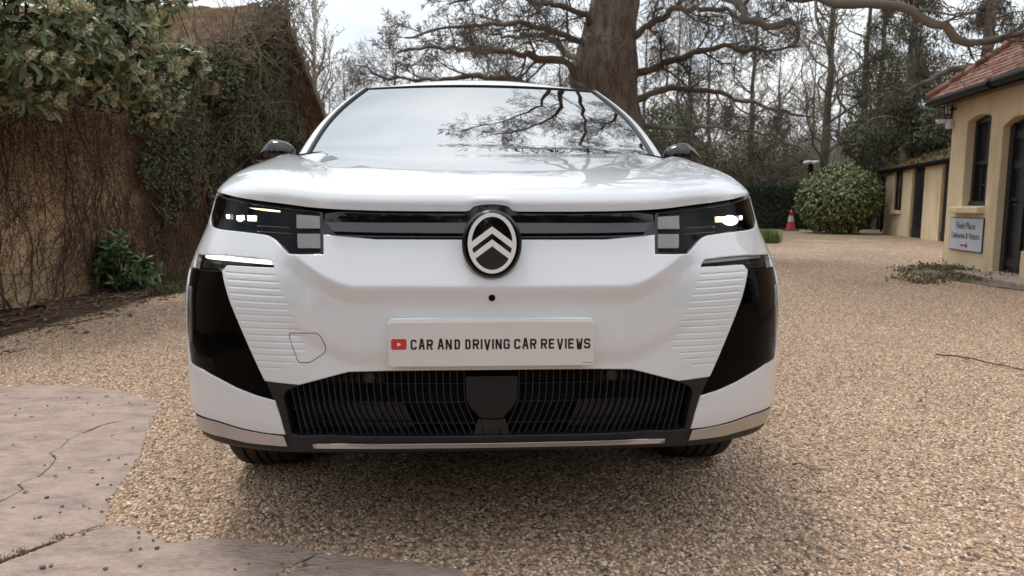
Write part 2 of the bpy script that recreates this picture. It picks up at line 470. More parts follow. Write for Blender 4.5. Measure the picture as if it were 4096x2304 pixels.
BLK = U([(155, 462), (400, 478), (668, 508), (780, 960)], *Z2)+U([(945, 0), (1010, 150), (1150, 470), (1300, 790), (1400, 990), (1495, 1216), (1200, 1136), (900, 1018), (600, 862), (350, 718), (160, 606), (130, 420), (105, 150), (98, 0)], *Z3)+U([(96, 1200), (98, 1000), (115, 700)], *Z2)
BLKH = U([(158, 440), (222, 438), (400, 455), (640, 462), (668, 486), (669, 508), (780, 960)], *Z2)+BLK[4:]
GR_TOP = [unp(1056.6, 1524.8), unp(1194.5, 1540.5), unp(1290, 1515), unp(1360, 1496.3), unp(1395, 1488), unp(1558, 1483.7), unp(1750, 1481.5), unp(1900, 1480.5)]
GR_TOP.append((0.0, GR_TOP[-1][1]))
PATCH_IN = U([(1495, 1222)], *Z3)+U([(1520, 178), (1560, 300), (1620, 480), (1692, 727)], *Z4)
PATCH_BOT = U([(1400, 705), (1000, 625), (600, 500), (265, 383)], *Z4)
BAND_BOT = [(0.0, unp(1900, 957)[1]), unp(1700, 957), unp(1500, 956), unp(1296, 954)]
for x in U([(710, 515, 1540, 568), (740, 627, 1605, 680), (765, 738, 1640, 795), (795, 850, 1690, 905), (825, 962, 1745, 1016), (860, 1073, 1795, 1120), (900, 1185, 1845, 1230), (940, 1295, 1890, 1338), (985, 1405, 1940, 1440)][0:0]): pass
_g2 = [(712, 517, 1540, 570), (740, 629, 1605, 682), (765, 740, 1640, 797), (795, 852, 1690, 907), (825, 964, 1745, 1018), (860, 1075, 1795, 1122), (900, 1187, 1845, 1232), (940, 1297, 1890, 1340), (985, 1407, 1940, 1442)]
_g3 = [(1030, 147, 1995, 180), (1070, 252, 2045, 289), (1115, 359, 2050, 397), (1160, 467, 1945, 502), (1205, 574, 1830, 602), (1255, 670, 1705, 705)]
_gr = []
for (a, b, c, d) in _g2:
    p = U([(a, b), (c, d)], *Z2); _gr.append((-p[0][0], p[0][1], -p[1][0], p[1][1]))
for (a, b, c, d) in _g3:
    p = U([(a, b), (c, d)], *Z3); _gr.append((-p[0][0], p[0][1], -p[1][0], p[1][1]))
GROOVES += _gr
extra = []
for (s0, z0, s1, z1) in GROOVES:
    n = int((s0-s1)/.009)
    for i in range(-1, n+2):
        t = i/n; zc = z1+(z0-z1)*t; s = s1+(s0-s1)*t
        for d in (.006, .0028, .0014, .0003, -.001, -.003, -.0055):
            for sg in (-1, 1): extra.append((sg*s, zc+d))

for a in np.arange(.28, .66, .0055):
    for zz in np.arange(.735, .915, .0055):
        if any(-.06 < (a-s1)/(s0-s1) < 1.05 and abs(zz-(z1+(z0-z1)*(a-s1)/(s0-s1))) < .009 for (s0, z0, s1, z1) in GROOVES): continue
        for sg in (-1, 1): extra.append((sg*(a+.0013*((zz*1000) % 2)), zz))
for a in np.arange(-.275, .276, .011):
    for zz in np.arange(.765, .822, .0035): extra.append((a, zz))
# white body: bumper, wings and sides in one skin; wheel arches, lamps and grille cut out
def s_at_y(y): return float(np.interp(y, PY[PX > .5][:3000], PS[PX > .5][:3000]))
_sy = [(s, y) for s, y in zip(PS, PY)]
def s_y(y):
    m = (PS > .9) & (PS < 5.2); return float(np.interp(y, PY[m], PS[m]))
def shoulder(y): return float(np.interp(y, [.40, .9, 1.42, 2.5, 4.3], [BE[0][1], 1.075, 1.105, 1.125, 1.14]))
WY, WR = 1.0, .385
halfo = list(BAND_BOT)
hl_low = [p for p in HL]
# body outline (left, negative s)
body = list(BAND_BOT)
body += U([(2306, 1262)], *Z1)                    # joins the lamp hole
top_tip = BE[0]
body = [(0.0, BAND_BOT[0][1])]+[(b[0], b[1]) for b in BAND_BOT[1:]]+[(HL[0][0], .97)]
HLo = U([(2304, 954), (2308, 1270), (2000, 1274), (1742, 1270), (1686, 1218), (1597, 1117), (1507, 1023), (1438, 981), (1370, 960), (1200, 937), (900, 901), (640, 871), (540, 846), (488, 808), (472, 740), (478, 640), (510, 500), (548, 400), (590, 318), (585, 285)], *Z1)
body = [(0.0, BAND_BOT[0][1])]+BAND_BOT[1:-1]+HLo
for y in (.6, .9, 1.42, 2.0, 2.8, 3.6, 4.2): body.append((-s_y(y), shoulder(y)))
body += [(-(SMAX-.7), 1.14), (-(SMAX-.002), 1.14), (-(SMAX-.002), .40), (-(SMAX-.8), .40)]
def archpts(yc, r=WR, zc=.35):
    o_ = []
    for k in range(19):
        a = math.pi*k/18; o_.append((-s_y(yc+r*math.cos(a)), max(.30, zc+r*math.sin(a))))
    return o_
sill = .30
body += [(-s_y(4.2), .36)]+archpts(3.71)+[(-s_y(3.2), sill), (-s_y(1.6), sill)]+archpts(WY)[:-1]
body += [(-s_y(WY-WR), .40), (-s_y(.50), .43)]
body += list(reversed(PATCH_BOT))+list(reversed(PATCH_IN))+list(GR_TOP)
body[-1] = (0.0, GR_TOP[-1][1])
b_full = body+[(-s, z) for s, z in reversed(body) if abs(s) > 1e-4]
P_body = panel('body', b_full, [DR, mir(DR), BLKH, mir(BLKH)], m_paint, car, grid=.013, extra=extra, skirt=.014, step=.009)

# dark band behind bonnet edge, lamps and between them
def zlow(s):
    return None
band = [(0.0, .86)]+[(-.3, .86), (-.44, .78), (-.57, .78), (-.70, .86), (S_TIP-.03, .86), (S_TIP-.03, BE[0][1]+.0)]+[(b[0], b[1]+.012) for b in BE]+[(0.0, BE[-1][1]+.03)]
band_full = band+[(-s, z) for s, z in reversed(band) if abs(s) > 1e-4]
panel('front_panel', band_full, [], m_gloss, car, off=-.016, grid=.02, skirt=0)
# gloss black strip between the lamps
hb = [(0.0, BE[-1][1]+.022), (-.055, BE[-1][1]+.012), (-.07, BE[-1][1]-.004)]+[(s, zE(s)-.005) for s in (-.2, -.3, -.4)]
hin = U([(2304, 605)], *Z1)[0]
hb += [(hin[0]+.003, hin[1]-.002), (hin[0]+.002, BAND_BOT[-1][1]+.001)]+[(b[0], b[1]+.0025) for b in reversed(BAND_BOT[:-1])]
panel('grille_strip', full([h for h in hb]), [], m_piano, car, off=-.004, grid=.02, skirt=.01)
# channelled light bars of the strip, two folded facets each side
def strip_patch(name, rows, mt, parent, ncol=40, sgn=1):
    """rows: list of (list of (s,z), offset); lofts between the rows"""
    V = []; R = len(rows)
    for pts, of in rows:
        P = np.array(pts); t = np.r_[0, np.cumsum(np.linalg.norm(np.diff(P, axis=0), axis=1))]; u = np.linspace(0, t[-1], ncol)
        s = np.interp(u, t, P[:, 0]); z = np.interp(u, t, P[:, 1])
        V.append(S(s*sgn, z, of))
    V = np.array(V).reshape(-1, 3)
    F = [(r*ncol+c, r*ncol+c+1, (r+1)*ncol+c+1, (r+1)*ncol+c) for r in range(R-1) for c in range(ncol-1)]
    if sgn < 0: F = [f[::-1] for f in F]
    return mesh(name, V, F, mt, parent, False)
ua = lambda L: [unp(*p) for p in L]
for sg in (1, -1):
    top = ua([(1316, 862), (1500, 863), (1700, 863), (1886, 862)]); tip = ua([(1303, 876), (1500, 878), (1700, 878), (1878, 876)])
    fold = ua([(1301, 888), (1500, 891), (1700, 891), (1868, 891)]); bot = ua([(1340, 925), (1500, 929), (1700, 931), (1861, 932)])
    und = ua([(1344, 931), (1500, 936), (1700, 938), (1858, 939)])
    o1 = strip_patch('upper_light_bar', [(top, .000), (tip, -.001), (fold, -.0025)], m_piano, car, sgn=sg)
    strip_patch('lower_light_bar', [(fold, -.0025), (bot, .010), (und, -.004)], m_greybar, car, sgn=sg)

# ---- badge
BC = np.array([0.0, .030, 0.0]); BC[2] = CAM[2]+0
_c = proj(np.array([0, .035, .9])); 
def badge_pt(px, py, y):                       # photo pixel on the plane y=const
    d = ray(px, py); t = (y-CAM[1])/d[1]; p = CAM+d*t
    return p
cB = badge_pt(1965.9, 973.4, .002); sc = (.03-CAM[1])/FPX*1.0
def bxy(zx, zy, y=.002):
    p = badge_pt(ZB[0]+zx/ZB[2], ZB[1]+zy/ZB[2], y); return (p[0]-cB[0], p[2]-cB[2])
bd = MB()
def ell(rx, rz, n=96): return [(rx*math.cos(2*math.pi*k/n), rz*math.sin(2*math.pi*k/n)) for k in range(n)]
RX, RZ = abs(bxy(1218, 778)[0]), (bxy(828, 295)[1]-bxy(828, 1262)[1])/2
def dome(name, rx, rz, y0, y1, mt, parent, cz=0, bulge=.0, n=96, rings=10):
    V = []; F = []
    prof = [(1.0, y0), (1.0, y1+.003), (.985, y1+.001), (.965, y1)]+[(.965*(1-i/rings), y1-bulge*(1-(1-i/rings)**2)) for i in range(1, rings+1)]
    for (k, y) in prof:
        for j in range(n):
            a = 2*math.pi*j/n; V.append((rx*max(k, .001)*math.cos(a), y, cB[2]+cz+rz*max(k, .001)*math.sin(a)))
    for i in range(len(prof)-1):
        for j in range(n): F.append((i*n+j, i*n+(j+1) % n, (i+1)*n+(j+1) % n, (i+1)*n+j))
    return mesh(name, V, F, mt, parent, True)
badge = dome('badge', RX+.0025, RZ+.003, .07, -.001, m_piano, car, bulge=.004)
# black surround bezel
bez = MB(); n = 96
r1x = abs(bxy(1315, 700)[0]); zc_b = (bxy(828, 240)[1]+bxy(828, 1345)[1])/2; r1z = (bxy(828, 240)[1]-bxy(828, 1345)[1])/2
prof = [(r1x, r1z, .095), (r1x, r1z, .013), (r1x-.004, r1z-.004, .0075), (r1x-.009, r1z-.009, .0065), (RX+.004, RZ+.0055, .012), (RX+.002, RZ+.0025, .02)]
V = []
for i, (a_, b_, y_) in enumerate(prof):
    cz = zc_b*(1-max(0, (i-3))/2.0) if i > 3 else zc_b
    for j in range(n):
        t = 2*math.pi*j/n; V.append((a_*math.cos(t), y_, cB[2]+cz+b_*math.sin(t)))
F = [(i*n+j, i*n+(j+1) % n, (i+1)*n+(j+1) % n, (i+1)*n+j) for i in range(len(prof)-1) for j in range(n)]
mesh('badge_surround', V, F, m_piano, car, True)
# white oval ring with two chevrons, one raised emblem
emb_loops = [[bxy(828, 488), bxy(487, 745), None], ]
outer = [(RX*math.cos(t), RZ*math.sin(t)) for t in np.linspace(0, 2*math.pi, 96, endpoint=False)]
ry_in, rz_in = RX-.0095, RZ-.0088
def arc(p, q, cw):                             # follow the inner ellipse between two of its points
    a = math.atan2(p[1]/rz_in, p[0]/ry_in); b = math.atan2(q[1]/rz_in, q[0]/ry_in)
    if cw:
        while b > a: b -= 2*math.pi
    else:
        while b < a: b += 2*math.pi
    return [(ry_in*math.cos(t), rz_in*math.sin(t)) for t in np.linspace(a, b, 40)]
def onell(x0, z0, dx, dz):                     # intersection of a line with the inner ellipse
    A = dx*dx/ry_in**2+dz*dz/rz_in**2; B = 2*(x0*dx/ry_in**2+z0*dz/rz_in**2); C_ = x0*x0/ry_in**2+z0*z0/rz_in**2-1
    t = (-B+math.sqrt(B*B-4*A*C_))/(2*A); return (x0+dx*t, z0+dz*t)
sl = (bxy(828, 505)[1]-bxy(490, 757)[1])/(bxy(828, 505)[0]-bxy(490, 757)[0])
zt = [bxy(828, y)[1] for y in (505, 618, 712, 822)]
ends = [onell(0, z, -1, -sl) for z in zt]
h1 = arc(ends[0], (-ends[0][0], ends[0][1]), True)+[(0, zt[0])]                  # above the upper chevron
h2 = [(0, zt[1]), (ends[1][0]*.985, ends[1][1]+.0), (ends[2][0]*.985, ends[2][1]), (0, zt[2]), (-ends[2][0]*.985, ends[2][1]), (-ends[1][0]*.985, ends[1][1])]
h3 = [(0, zt[3])]+arc(ends[3], (-ends[3][0], ends[3][1]), False)
def flatfn(yy):
    def f(s, z, off=0.0): return np.stack([s, np.full_like(s, yy)-off, z+cB[2]], -1)
    def g(s, z): return np.tile(np.array([0, -1.0, 0]), (len(s), 1))
    return f, g
ff, gg = flatfn(-.0065)
panel('emblem', outer, [rounded(h1, .0016), rounded(h2, .0012), rounded(h3, .0016)], m_white, badge, grid=.02, step=.004, er=.0006, skirt=.004, fn=ff, fnn=gg)

# ---- headlamps
def recess(name, poly, mt, parent, off, grid=.02): return panel(name, poly, [], mt, parent, off=off, grid=grid, skirt=0, er=0.0005)
def scale_poly(poly, k):
    c = np.mean(poly, 0); return [tuple(c+(np.array(p)-c)*k) for p in poly]
def blk_on(name, px, Zr, mt, parent, off, thick, sg, r=.003, grid=.02):
    P = rounded(U(px, *Zr), r); P = P if sg > 0 else mir(P)
    return panel(name, P, [], mt, parent, off=off, grid=grid, skirt=thick, step=.006, er=.0012)
for sg in (1, -1):
    pl = HL if sg > 0 else mir(HL)
    lamp = recess('headlight', pl, m_dark, car, -.030)
    lamp['label'] = 'lit headlamp, %s end of the grille strip' % ('left' if sg > 0 else 'right')
    panel('lamp_bezel', pl, [scale_poly(pl, .965)], m_piano, lamp, off=-.004, grid=.02, skirt=.02, er=.001)
    # inner trims
    blk_on('light_block', [(1835, 635), (2240, 660), (2240, 862), (1840, 862)], Z1, m_blockg, lamp, -.010, .010, sg)
    blk_on('light_block', [(1850, 942), (2250, 945), (2255, 1182), (1860, 1182)], Z1, m_blockg, lamp, -.010, .010, sg)
    blk_on('reflector', [(560, 615), (1185, 640), (1190, 800), (600, 800), (555, 760)], Z1, m_chrome, lamp, -.026, .004, sg, .001)
    blk_on('reflector', [(1195, 665), (1720, 735), (1720, 830), (1195, 800)], Z1, m_greybar, lamp, -.026, .004, sg)
    blk_on('reflector', [(620, 430), (1000, 500), (1550, 560), (1550, 600), (1100, 590), (620, 540)], Z1, m_greybar, lamp, -.022, .004, sg)
    blk_on('lamp_module', [(655, 622), (775, 632), (775, 722), (665, 716)], Z1, m_blockg, lamp, -.014, .010, sg, .001)
    blk_on('lamp_module', [(672, 640), (722, 645), (726, 690), (680, 688)], Z1, m_led, lamp, -.0125, .001, sg, .001)
    blk_on('lamp_module', [(1060, 672), (1130, 676), (1126, 715), (1064, 712)], Z1, m_led, lamp, -.0125, .001, sg, .001)
    for q in range(8): blk_on('reflector_rib', [(700+q*60, 812+q*5), (722+q*60, 814+q*5), (700+q*60, 872+q*5), (680+q*60, 868+q*5)], Z1, m_silver, lamp, -.016, .003, sg, .0005)
    blk_on('reflector', [(640, 735), (1180, 765), (1180, 800), (640, 775)], Z1, m_silver, lamp, -.020, .003, sg, .001)
    blk_on('trim_line', [(1180, 815), (1720, 842), (1720, 848), (1180, 821)], Z1, m_blockg, lamp, -.012, .002, sg, .0003)
    blk_on('trim_line', [(1180, 905), (1730, 942), (1730, 948), (1180, 911)], Z1, m_blockg, lamp, -.012, .002, sg, .0003)
    blk_on('lamp_module', [(840, 650), (960, 655), (965, 712), (850, 705)], Z1, m_led, lamp, -.014, .010, sg, .001)
    blk_on('lamp_module', [(1010, 648), (1170, 655), (1165, 745), (1020, 740)], Z1, m_ledwarm, lamp, -.014, .010, sg, .001)
    rx_, ry_ = (150, 88) if sg < 0 else (62, 50)
    el_ = [(905+rx_*math.cos(t), (712 if sg < 0 else 700)+ry_*math.sin(t)) for t in np.linspace(0, 2*math.pi, 20, endpoint=False)]
    blk_on('lamp_glow_disc', el_, Z1, m_ledsoft, lamp, -.0118, .0006, sg, .0005)  # soft emissive disc imitates the halo of glare around the lamp
    el_ = [(905+rx_*.62*math.cos(t), (712 if sg < 0 else 700)+ry_*.62*math.sin(t)) for t in np.linspace(0, 2*math.pi, 20, endpoint=False)]
    blk_on('lamp_glow_disc', el_, Z1, m_led, lamp, -.0108, .0006, sg, .0005)  # brighter core of the imitated glare, a smaller emissive disc
    if sg > 0: blk_on('light_guide', [(1050, 524), (1250, 538), (1555, 572), (1552, 594), (1350, 578), (1150, 550)], Z1, m_ledwarm, lamp, -.012, .004, sg, .001)
    panel('lens', scale_poly(pl, .985), [], m_lens, lamp, off=-.002, grid=.02, skirt=0, er=.0005)
    # daytime lamp below
    pd = DR if sg > 0 else mir(DR)
    dl = recess('running_light', pd, m_dark, car, -.022)
    dl['label'] = 'slim running lamp, lit white' if sg > 0 else 'slim running lamp, unlit and smoky grey'
    bar = [(362, 258), (380, 245), (700, 262), (1430, 330), (1458, 350), (1450, 385), (1425, 390), (700, 325), (385, 292), (365, 280)]
    blk_on('light_bar', bar, Z2, m_ledsoft if sg > 0 else m_blockg, dl, -.007 if sg > 0 else -.009, .006, sg, .002)
    blk_on('reflector', [(345, 345), (610, 370), (615, 405), (350, 385)], Z2, m_greybar, dl, -.012, .004, sg, .001)
    panel('lens', pd, [], m_lens, dl, off=-.004, grid=.02, skirt=0, er=.0003)
    # gloss black side panel
    pb = BLK if sg > 0 else mir(BLK)
    pn = panel('side_panel', pb, [], m_gloss, car, off=-.004, grid=.014, skirt=.01, er=.002)
    refl = [(139, 742), (163, 742), (163, 1400), (139, 1400)]
    P = U([(141, 742), (163, 742), (163, 1100), (164, 1368)], *Z2)+U([(168, 270), (146, 270)], *Z3)+U([(144, 1100)], *Z2)
    P = P if sg > 0 else mir(P)
    panel('reflector_strip', P, [], m_silver, pn, off=.0005, grid=.02, skirt=.005, er=.0006)
    cc = U([(460, 643)], *Z3)[0]
    ring = MB()
    pts = [S((cc[0]+.0135*math.cos(t))*sg, cc[1]+.0135*math.sin(t), -.0032) for t in np.linspace(0, 2*math.pi, 28)]
    ring.tube(pts, .0006, 5, False); ring.build('sensor', m_matte2, pn, True)
    # satin corner blade
    SC = U([(262, 392), (600, 512), (1000, 637), (1400, 713), (1672, 745), (1740, 910), (1500, 892), (1100, 850), (700, 755), (345, 630), (300, 545)], *Z4)
    panel('corner_blade', SC if sg > 0 else mir(SC), [], m_silver, car, off=.003, grid=.02, skirt=.012, er=.0012, step=.012)

# tow eye cover: thin shut line
TC = rounded(U([(1760, 130), (2205, 130), (2262, 180), (2346, 345), (2342, 420), (2290, 480), (2085, 606), (1920, 606), (1888, 560), (1820, 380), (1762, 205)], *Z3), .006)
tb = MB(); tp = resample(TC, .01); tp = np.vstack([tp, tp[:1]])
tb.tube([S(a, b, .0001) for a, b in tp], .0009, 5, False); tb.build('tow_cover', m_matte, car, True)
# camera dot
cd_ = unp(1967, 1191); p = S(0.0, cd_[1])
cb = MB(); cb.tube([(0, p[1]+.01, p[2]), (0, p[1]-.002, p[2]), (0, p[1]-.003, p[2]), (0, p[1]-.0015, p[2])], [.0085, .0085, .006, .004], 24)
cb.build('camera_lens', m_gloss, car, True)

# ---- lower bumper, dark plastic, with the grille opening
LIP = U([(208, 292), (222, 400), (265, 560), (330, 680), (450, 780), (800, 882), (1200, 950), (1750, 990), (2300, 999)], *Z4)+[unp(1400, 1807), unp(1600, 1806), unp(1800, 1804)]
lipz = LIP[-1][1]
val = [(0.0, GR_TOP[-1][1])]+list(reversed(GR_TOP[:-1]))+[(BLK[9][0], BLK[9][1])] if False else None
GT = list(reversed(GR_TOP))
outl = GT+PATCH_IN+PATCH_BOT[:0]+list(PATCH_BOT)+[(-s_y(.50), .45), (-s_y(.545), .40), (-s_y(.545), .36)]+LIP[2:]+[(0.0, lipz)]
OPEN = U([(1985, 125)], *ZG)+U([(1340, 137), (850, 153), (520, 236), (250, 316), (130, 362), (92, 415), (90, 470), (190, 882), (300, 898), (900, 905), (1985, 905)], *ZG)
OPEN[0] = (0.0, OPEN[0][1]); OPEN[-1] = (0.0, OPEN[-1][1])
OPENF = full(OPEN)
low = panel('lower_bumper', full(outl), [OPENF], m_matte2, car, off=-.003, grid=.016, skirt=.03, er=.003)
# grille: fins and cross slats inside the opening
gr = MB(); half_f = []
for i in range(27):
    xb = 265+i*82; sh = 90+90*min(1, i/10); lean = 40-33*min(1, i/20)
    ytop = np.interp(xb-sh, [60, 250, 520, 850, 3000], [372, 316, 236, 153, 128]); xm = xb-sh; ym = 500
    xt = xm-lean*(ym-ytop)/370
    ysm = np.linspace(ytop, 893, 15); sl1 = lean/max(60., ym-ytop); sl2 = (xb-xm)/(893.-ym)
    pts = [(xt+sl1*(y-ytop)+(sl2-sl1)*45*math.log1p(math.exp((y-ym)/45.)), y) for y in ysm]
    q = U(pts, *ZG); q = resample(q, .01, False); half_f.append(q)
def fin(q, sg, mb, w_=.0009, d0=-.012, d1=-.032):
    s = q[:, 0]*sg; z = q[:, 1]
    A = S(s-w_, z, d0); B = S(s+w_, z, d0); C_ = S(s+w_, z, d1); D_ = S(s-w_, z, d1)
    n = len(s); V = np.stack([A, B, C_, D_], 1).reshape(-1, 3)
    F = [(i*4+k, i*4+(k+1) % 4, (i+1)*4+(k+1) % 4, (i+1)*4+k) for i in range(n-1) for k in range(4)]
    mb.add(V, F)
for q in half_f:
    for sg in (1, -1): fin(q, sg, gr)
zs = [unp(1980, 1440+y/2.927)[1] for y in (300, 515, 765)]
for zz, s0 in zip(zs, (-.28, -.52, -.50)):
    s = np.linspace(s0, -s0, 90); A = S(s, np.full(90, zz+.0008), -.024); B = S(s, np.full(90, zz-.0008), -.024); C_ = S(s, np.full(90, zz-.0012), -.05); D_ = S(s, np.full(90, zz+.0012), -.05)
    V = np.stack([A, B, C_, D_], 1).reshape(-1, 3); gr.add(V, [(i*4+k, i*4+(k+1) % 4, (i+1)*4+(k+1) % 4, (i+1)*4+k) for i in range(89) for k in range(4)])
grille = gr.build('grille', m_fin, car)
panel('grille_backing', [(-.56, .36), (.56, .36), (.56, .60), (-.56, .60)], [], m_dark, grille, off=-.085, grid=.05, skirt=0)
# grey ducts seen behind the outer fins, sensor housings behind the top edge
for sg in (1, -1):
    P = U([(150, 540), (1440, 530), (1570, 760), (1600, 860), (200, 860)], *ZG); panel('air_duct', P if sg > 0 else mir(P), [], m_duct, grille, off=-.045, grid=.05, skirt=.0)
    P = U([(330, 290), (850, 165), (1260, 150), (1255, 315), (400, 300)], *ZG); hs = panel('sensor_housing', P if sg > 0 else mir(P), [], m_matte, grille, off=-.030, grid=.05, skirt=.0)
    c = U([(1088, 215)], *ZG)[0]; p = S(c[0]*sg, c[1], -.013); d = SN(np.array([c[0]*sg]), np.array([c[1]]))[0]
    sb = MB(); sb.tube([p-d*.025, p, p+d*.002, p+d*.0015, p-d*.003], [.0165, .0155, .0145, .0125, .011], 28); sb.tube([p-d*.01, p+d*.0005], [.010, .010], 24)
    sb.build('parking_sensor', m_matte2, car, True)
# radar block and the ribbed trim under it
def pc(px, py): return unp(px*K4, py*K4)
RB = [pc(1171, 949), pc(1237, 949)]; 
rb = [(0, pc(1237, 948)[1]), (pc(1171, 948)[0], pc(1171, 948)[1]), (pc(1173, 1005)[0], pc(1173, 1005)[1]), (pc(1180, 1022)[0], pc(1180, 1022)[1]), (pc(1210, 1054)[0], pc(1210, 1054)[1]), (0, pc(1237, 1055)[1])]
cx = .0
rb = [(min(0, s+.0), z) for s, z in rb]
panel('radar_cover', rounded(full(rb), .004), [], m_matte, car, off=-.004, grid=.02, skirt=.02, er=.002)
tr = [(0, pc(1237, 1058)[1]), (pc(1203, 1058)[0], pc(1203, 1058)[1]), (pc(1190, 1100)[0], pc(1190, 1100)[1]), (0, pc(1237, 1102)[1])]
trm = panel('centre_trim', full(tr), [], m_matte2, car, off=-.010, grid=.02, skirt=.01, er=.001)
tv = MB(); zt_, zb_ = pc(1237, 1064)[1], pc(1237, 1094)[1]
tv.tube([S(-.011, zt_, -.009), S(0.0, zb_+.004, -.009), S(.011, zt_, -.009)], .0012, 6)
for k in (-.03, -.026, .026, .03): tv.tube([S(k, zt_, -.009), S(k*.72, zb_, -.009)], .0008, 6)
tv.build('ribs', m_matte, trm, True)
# satin strip along the lip
SBR = [unp(1251, 1776), unp(1450, 1776.5), unp(1700, 1775.5), unp(1900, 1774)]; SBR2 = [unp(1900, 1791.5), unp(1700, 1793.5), unp(1450, 1795), unp(1255.4, 1794)]
sbp = [(0, SBR[-1][1])]+list(reversed(SBR[:-1]))+list(reversed(SBR2[1:]))+[(0, SBR2[0][1])]
panel('lip_strip', full(sbp), [], m_silver, low, off=.003, grid=.03, skirt=.008, er=.0012, step=.02)
# underside of the lip, rolls backwards
sv = np.linspace(-1.15, 1.15, 121); zl = np.interp(-np.abs(sv), [-1.3]+[a for a, b in LIP[3:]]+[0], [LIP[3][1]]+[b for a, b in LIP[3:]]+[lipz])
rows = [S(sv, zl+.004, -.004), S(sv, zl-.004, -.008), S(sv, zl-.010, -.03), S(sv, zl-.012, -.12), S(sv, zl-.012, -.35)]
V = np.array(rows).reshape(-1, 3); nC = len(sv)
mesh('lip_underside', V, [(r*nC+c, r*nC+c+1, (r+1)*nC+c+1, (r+1)*nC+c) for r in range(4) for c in range(nC-1)], m_matte2, low, True)
ub = MB(); ub.box((0, 2.3, .30), (1.5, 3.6, .06)); ub.box((0, .45, .45), (1.2, .06, .36)); ub.box((0, 1.2, .55), (1.1, 1.4, .4)); ub.build('underbody', m_dark, car)
for sg in (-1, 1):
    for yc in (WY, 3.71):
        lb = MB(); pts = []
        V = []; nA = 16
        for k in range(nA+1):
            a = math.pi*k/nA
            for x in (.925, .58): V.append((sg*x*.985 if x > .9 else sg*x, yc+(WR-.004)*math.cos(a), .35+(WR-.004)*math.sin(a)))
        lb.add(V, [(2*k, 2*k+1, 2*k+3, 2*k+2) for k in range(nA)]); lb.build('arch_liner', m_matte, car, True)
    fl = MB(); fl.box((sg*.900, .60, .335), (.07, .02, .06)); bevel(fl.build('air_deflector', m_matte, car), .006)

# ---- wheels
def wheel(x, y):
    sg = 1 if x > 0 else -1
    e_ = bpy.data.objects.new('wheel', None); col.objects.link(e_); e_.parent = car; e_.location = (x, y, .345)
    prof = [(-.118, .25), (-.122, .29), (-.116, .325), (-.102, .340), (-.080, .3455), (-.064, .3465), (-.0635, .339), (-.0535, .339), (-.053, .347), (-.022, .348), (-.0215, .340), (-.0115, .340), (-.011, .348),
            (.011, .348), (.0115, .340), (.0215, .340), (.022, .348), (.053, .347), (.0535, .339), (.0635, .339), (.064, .3465), (.080, .3455), (.102, .340), (.116, .325), (.122, .29), (.118, .25)]
    n = 72; V = []; 
    for (px, r) in prof:
        for k in range(n): a = 2*math.pi*k/n; V.append((px, r*math.cos(a), r*math.sin(a)))
    F = [(i*n+k, i*n+(k+1) % n, (i+1)*n+(k+1) % n, (i+1)*n+k) for i in range(len(prof)-1) for k in range(n)]
    o = mesh('tyre', V, F, m_rubber, None, False); o.parent = e_
    rb = MB()
    rb.tube([(sg*.02, 0, 0), (sg*.085, 0, 0), (sg*.095, 0, 0)], [.07, .07, .05], 24)
    for k in range(5):
        a = 2*math.pi*k/5; R = Matrix.Rotation(a, 3, 'X'); rb.box(R@Vector((sg*.085, .15, 0)), (.03, .2, .07), R)
    n = 48; V = []
    for (px, r) in ((-.11, .25), (-.10, .225), (0, .22), (sg*.10, .235), (sg*.115, .255)):
        for k in range(n): a = 2*math.pi*k/n; V.append((px, r*math.cos(a), r*math.sin(a)))
    rb.add(V, [(i*n+k, i*n+(k+1) % n, (i+1)*n+(k+1) % n, (i+1)*n+k) for i in range(4) for k in range(n)])
    o = rb.build('rim', m_silver, None, True); o.parent = e_
for x in (-.805, .805):
    for y in (WY, 3.71): wheel(x, y)

# ---- bonnet
def cr_tab(tab, n=400):
    T = np.array(tab); d = np.r_[0, np.cumsum(np.linalg.norm(np.diff(T, axis=0), axis=1)**.5)]; t = np.linspace(0, d[-1], n)
    out = np.zeros((n, 2))
    for k in range(2):
        y = T[:, k]; m = np.gradient(y, d)
        i = np.clip(np.searchsorted(d, t, 'right')-1, 0, len(d)-2); h = d[i+1]-d[i]; u = (t-d[i])/h
        out[:, k] = (2*u**3-3*u**2+1)*y[i]+(u**3-2*u**2+u)*h*m[i]+(-2*u**3+3*u**2)*y[i+1]+(u**3-u**2)*h*m[i+1]
    return out
BT = cr_tab([(0, 0), (.0, .07), (.003, .125), (.016, .20), (.045, .27), (.13, .38), (.31, .55), (.54, .735), (.76, .875), (.9, .95), (1, 1)])
nr, ncb = 110, 261
tt = np.sin(np.linspace(-1, 1, ncb)*math.pi/2*.92)/math.sin(math.pi/2*.92)
sE = tt*abs(S_TIP); zEe = np.array([zE(s) for s in sE])
k = np.hanning(9); k /= k.sum(); zEe = np.convolve(np.pad(zEe, 4, 'edge'), k, 'valid')
Ev = S(sE, zEe)
uK = .925*tt; zK = 1.231-.004*tt**2-.128*np.abs(tt)**14; yK = 1.46-.10*(1-tt**2)
ri = np.linspace(0, 1, nr)**1.15*(len(BT)-1); a_ = np.interp(ri, np.arange(len(BT)), BT[:, 0]); b_ = np.interp(ri, np.arange(len(BT)), BT[:, 1]); a_ = np.clip(a_, 0, 1); b_ = np.clip(b_, 0, 1)
BS = cr_tab([(0, 0), (.010, .05), (.035, .12), (.085, .22), (.17, .36), (.31, .52), (.54, .71), (.76, .86), (.9, .94), (1, 1)])
as_ = np.clip(np.interp(ri, np.arange(len(BS)), BS[:, 0]), 0, 1); bs_ = np.clip(np.interp(ri, np.arange(len(BS)), BS[:, 1]), 0, 1)
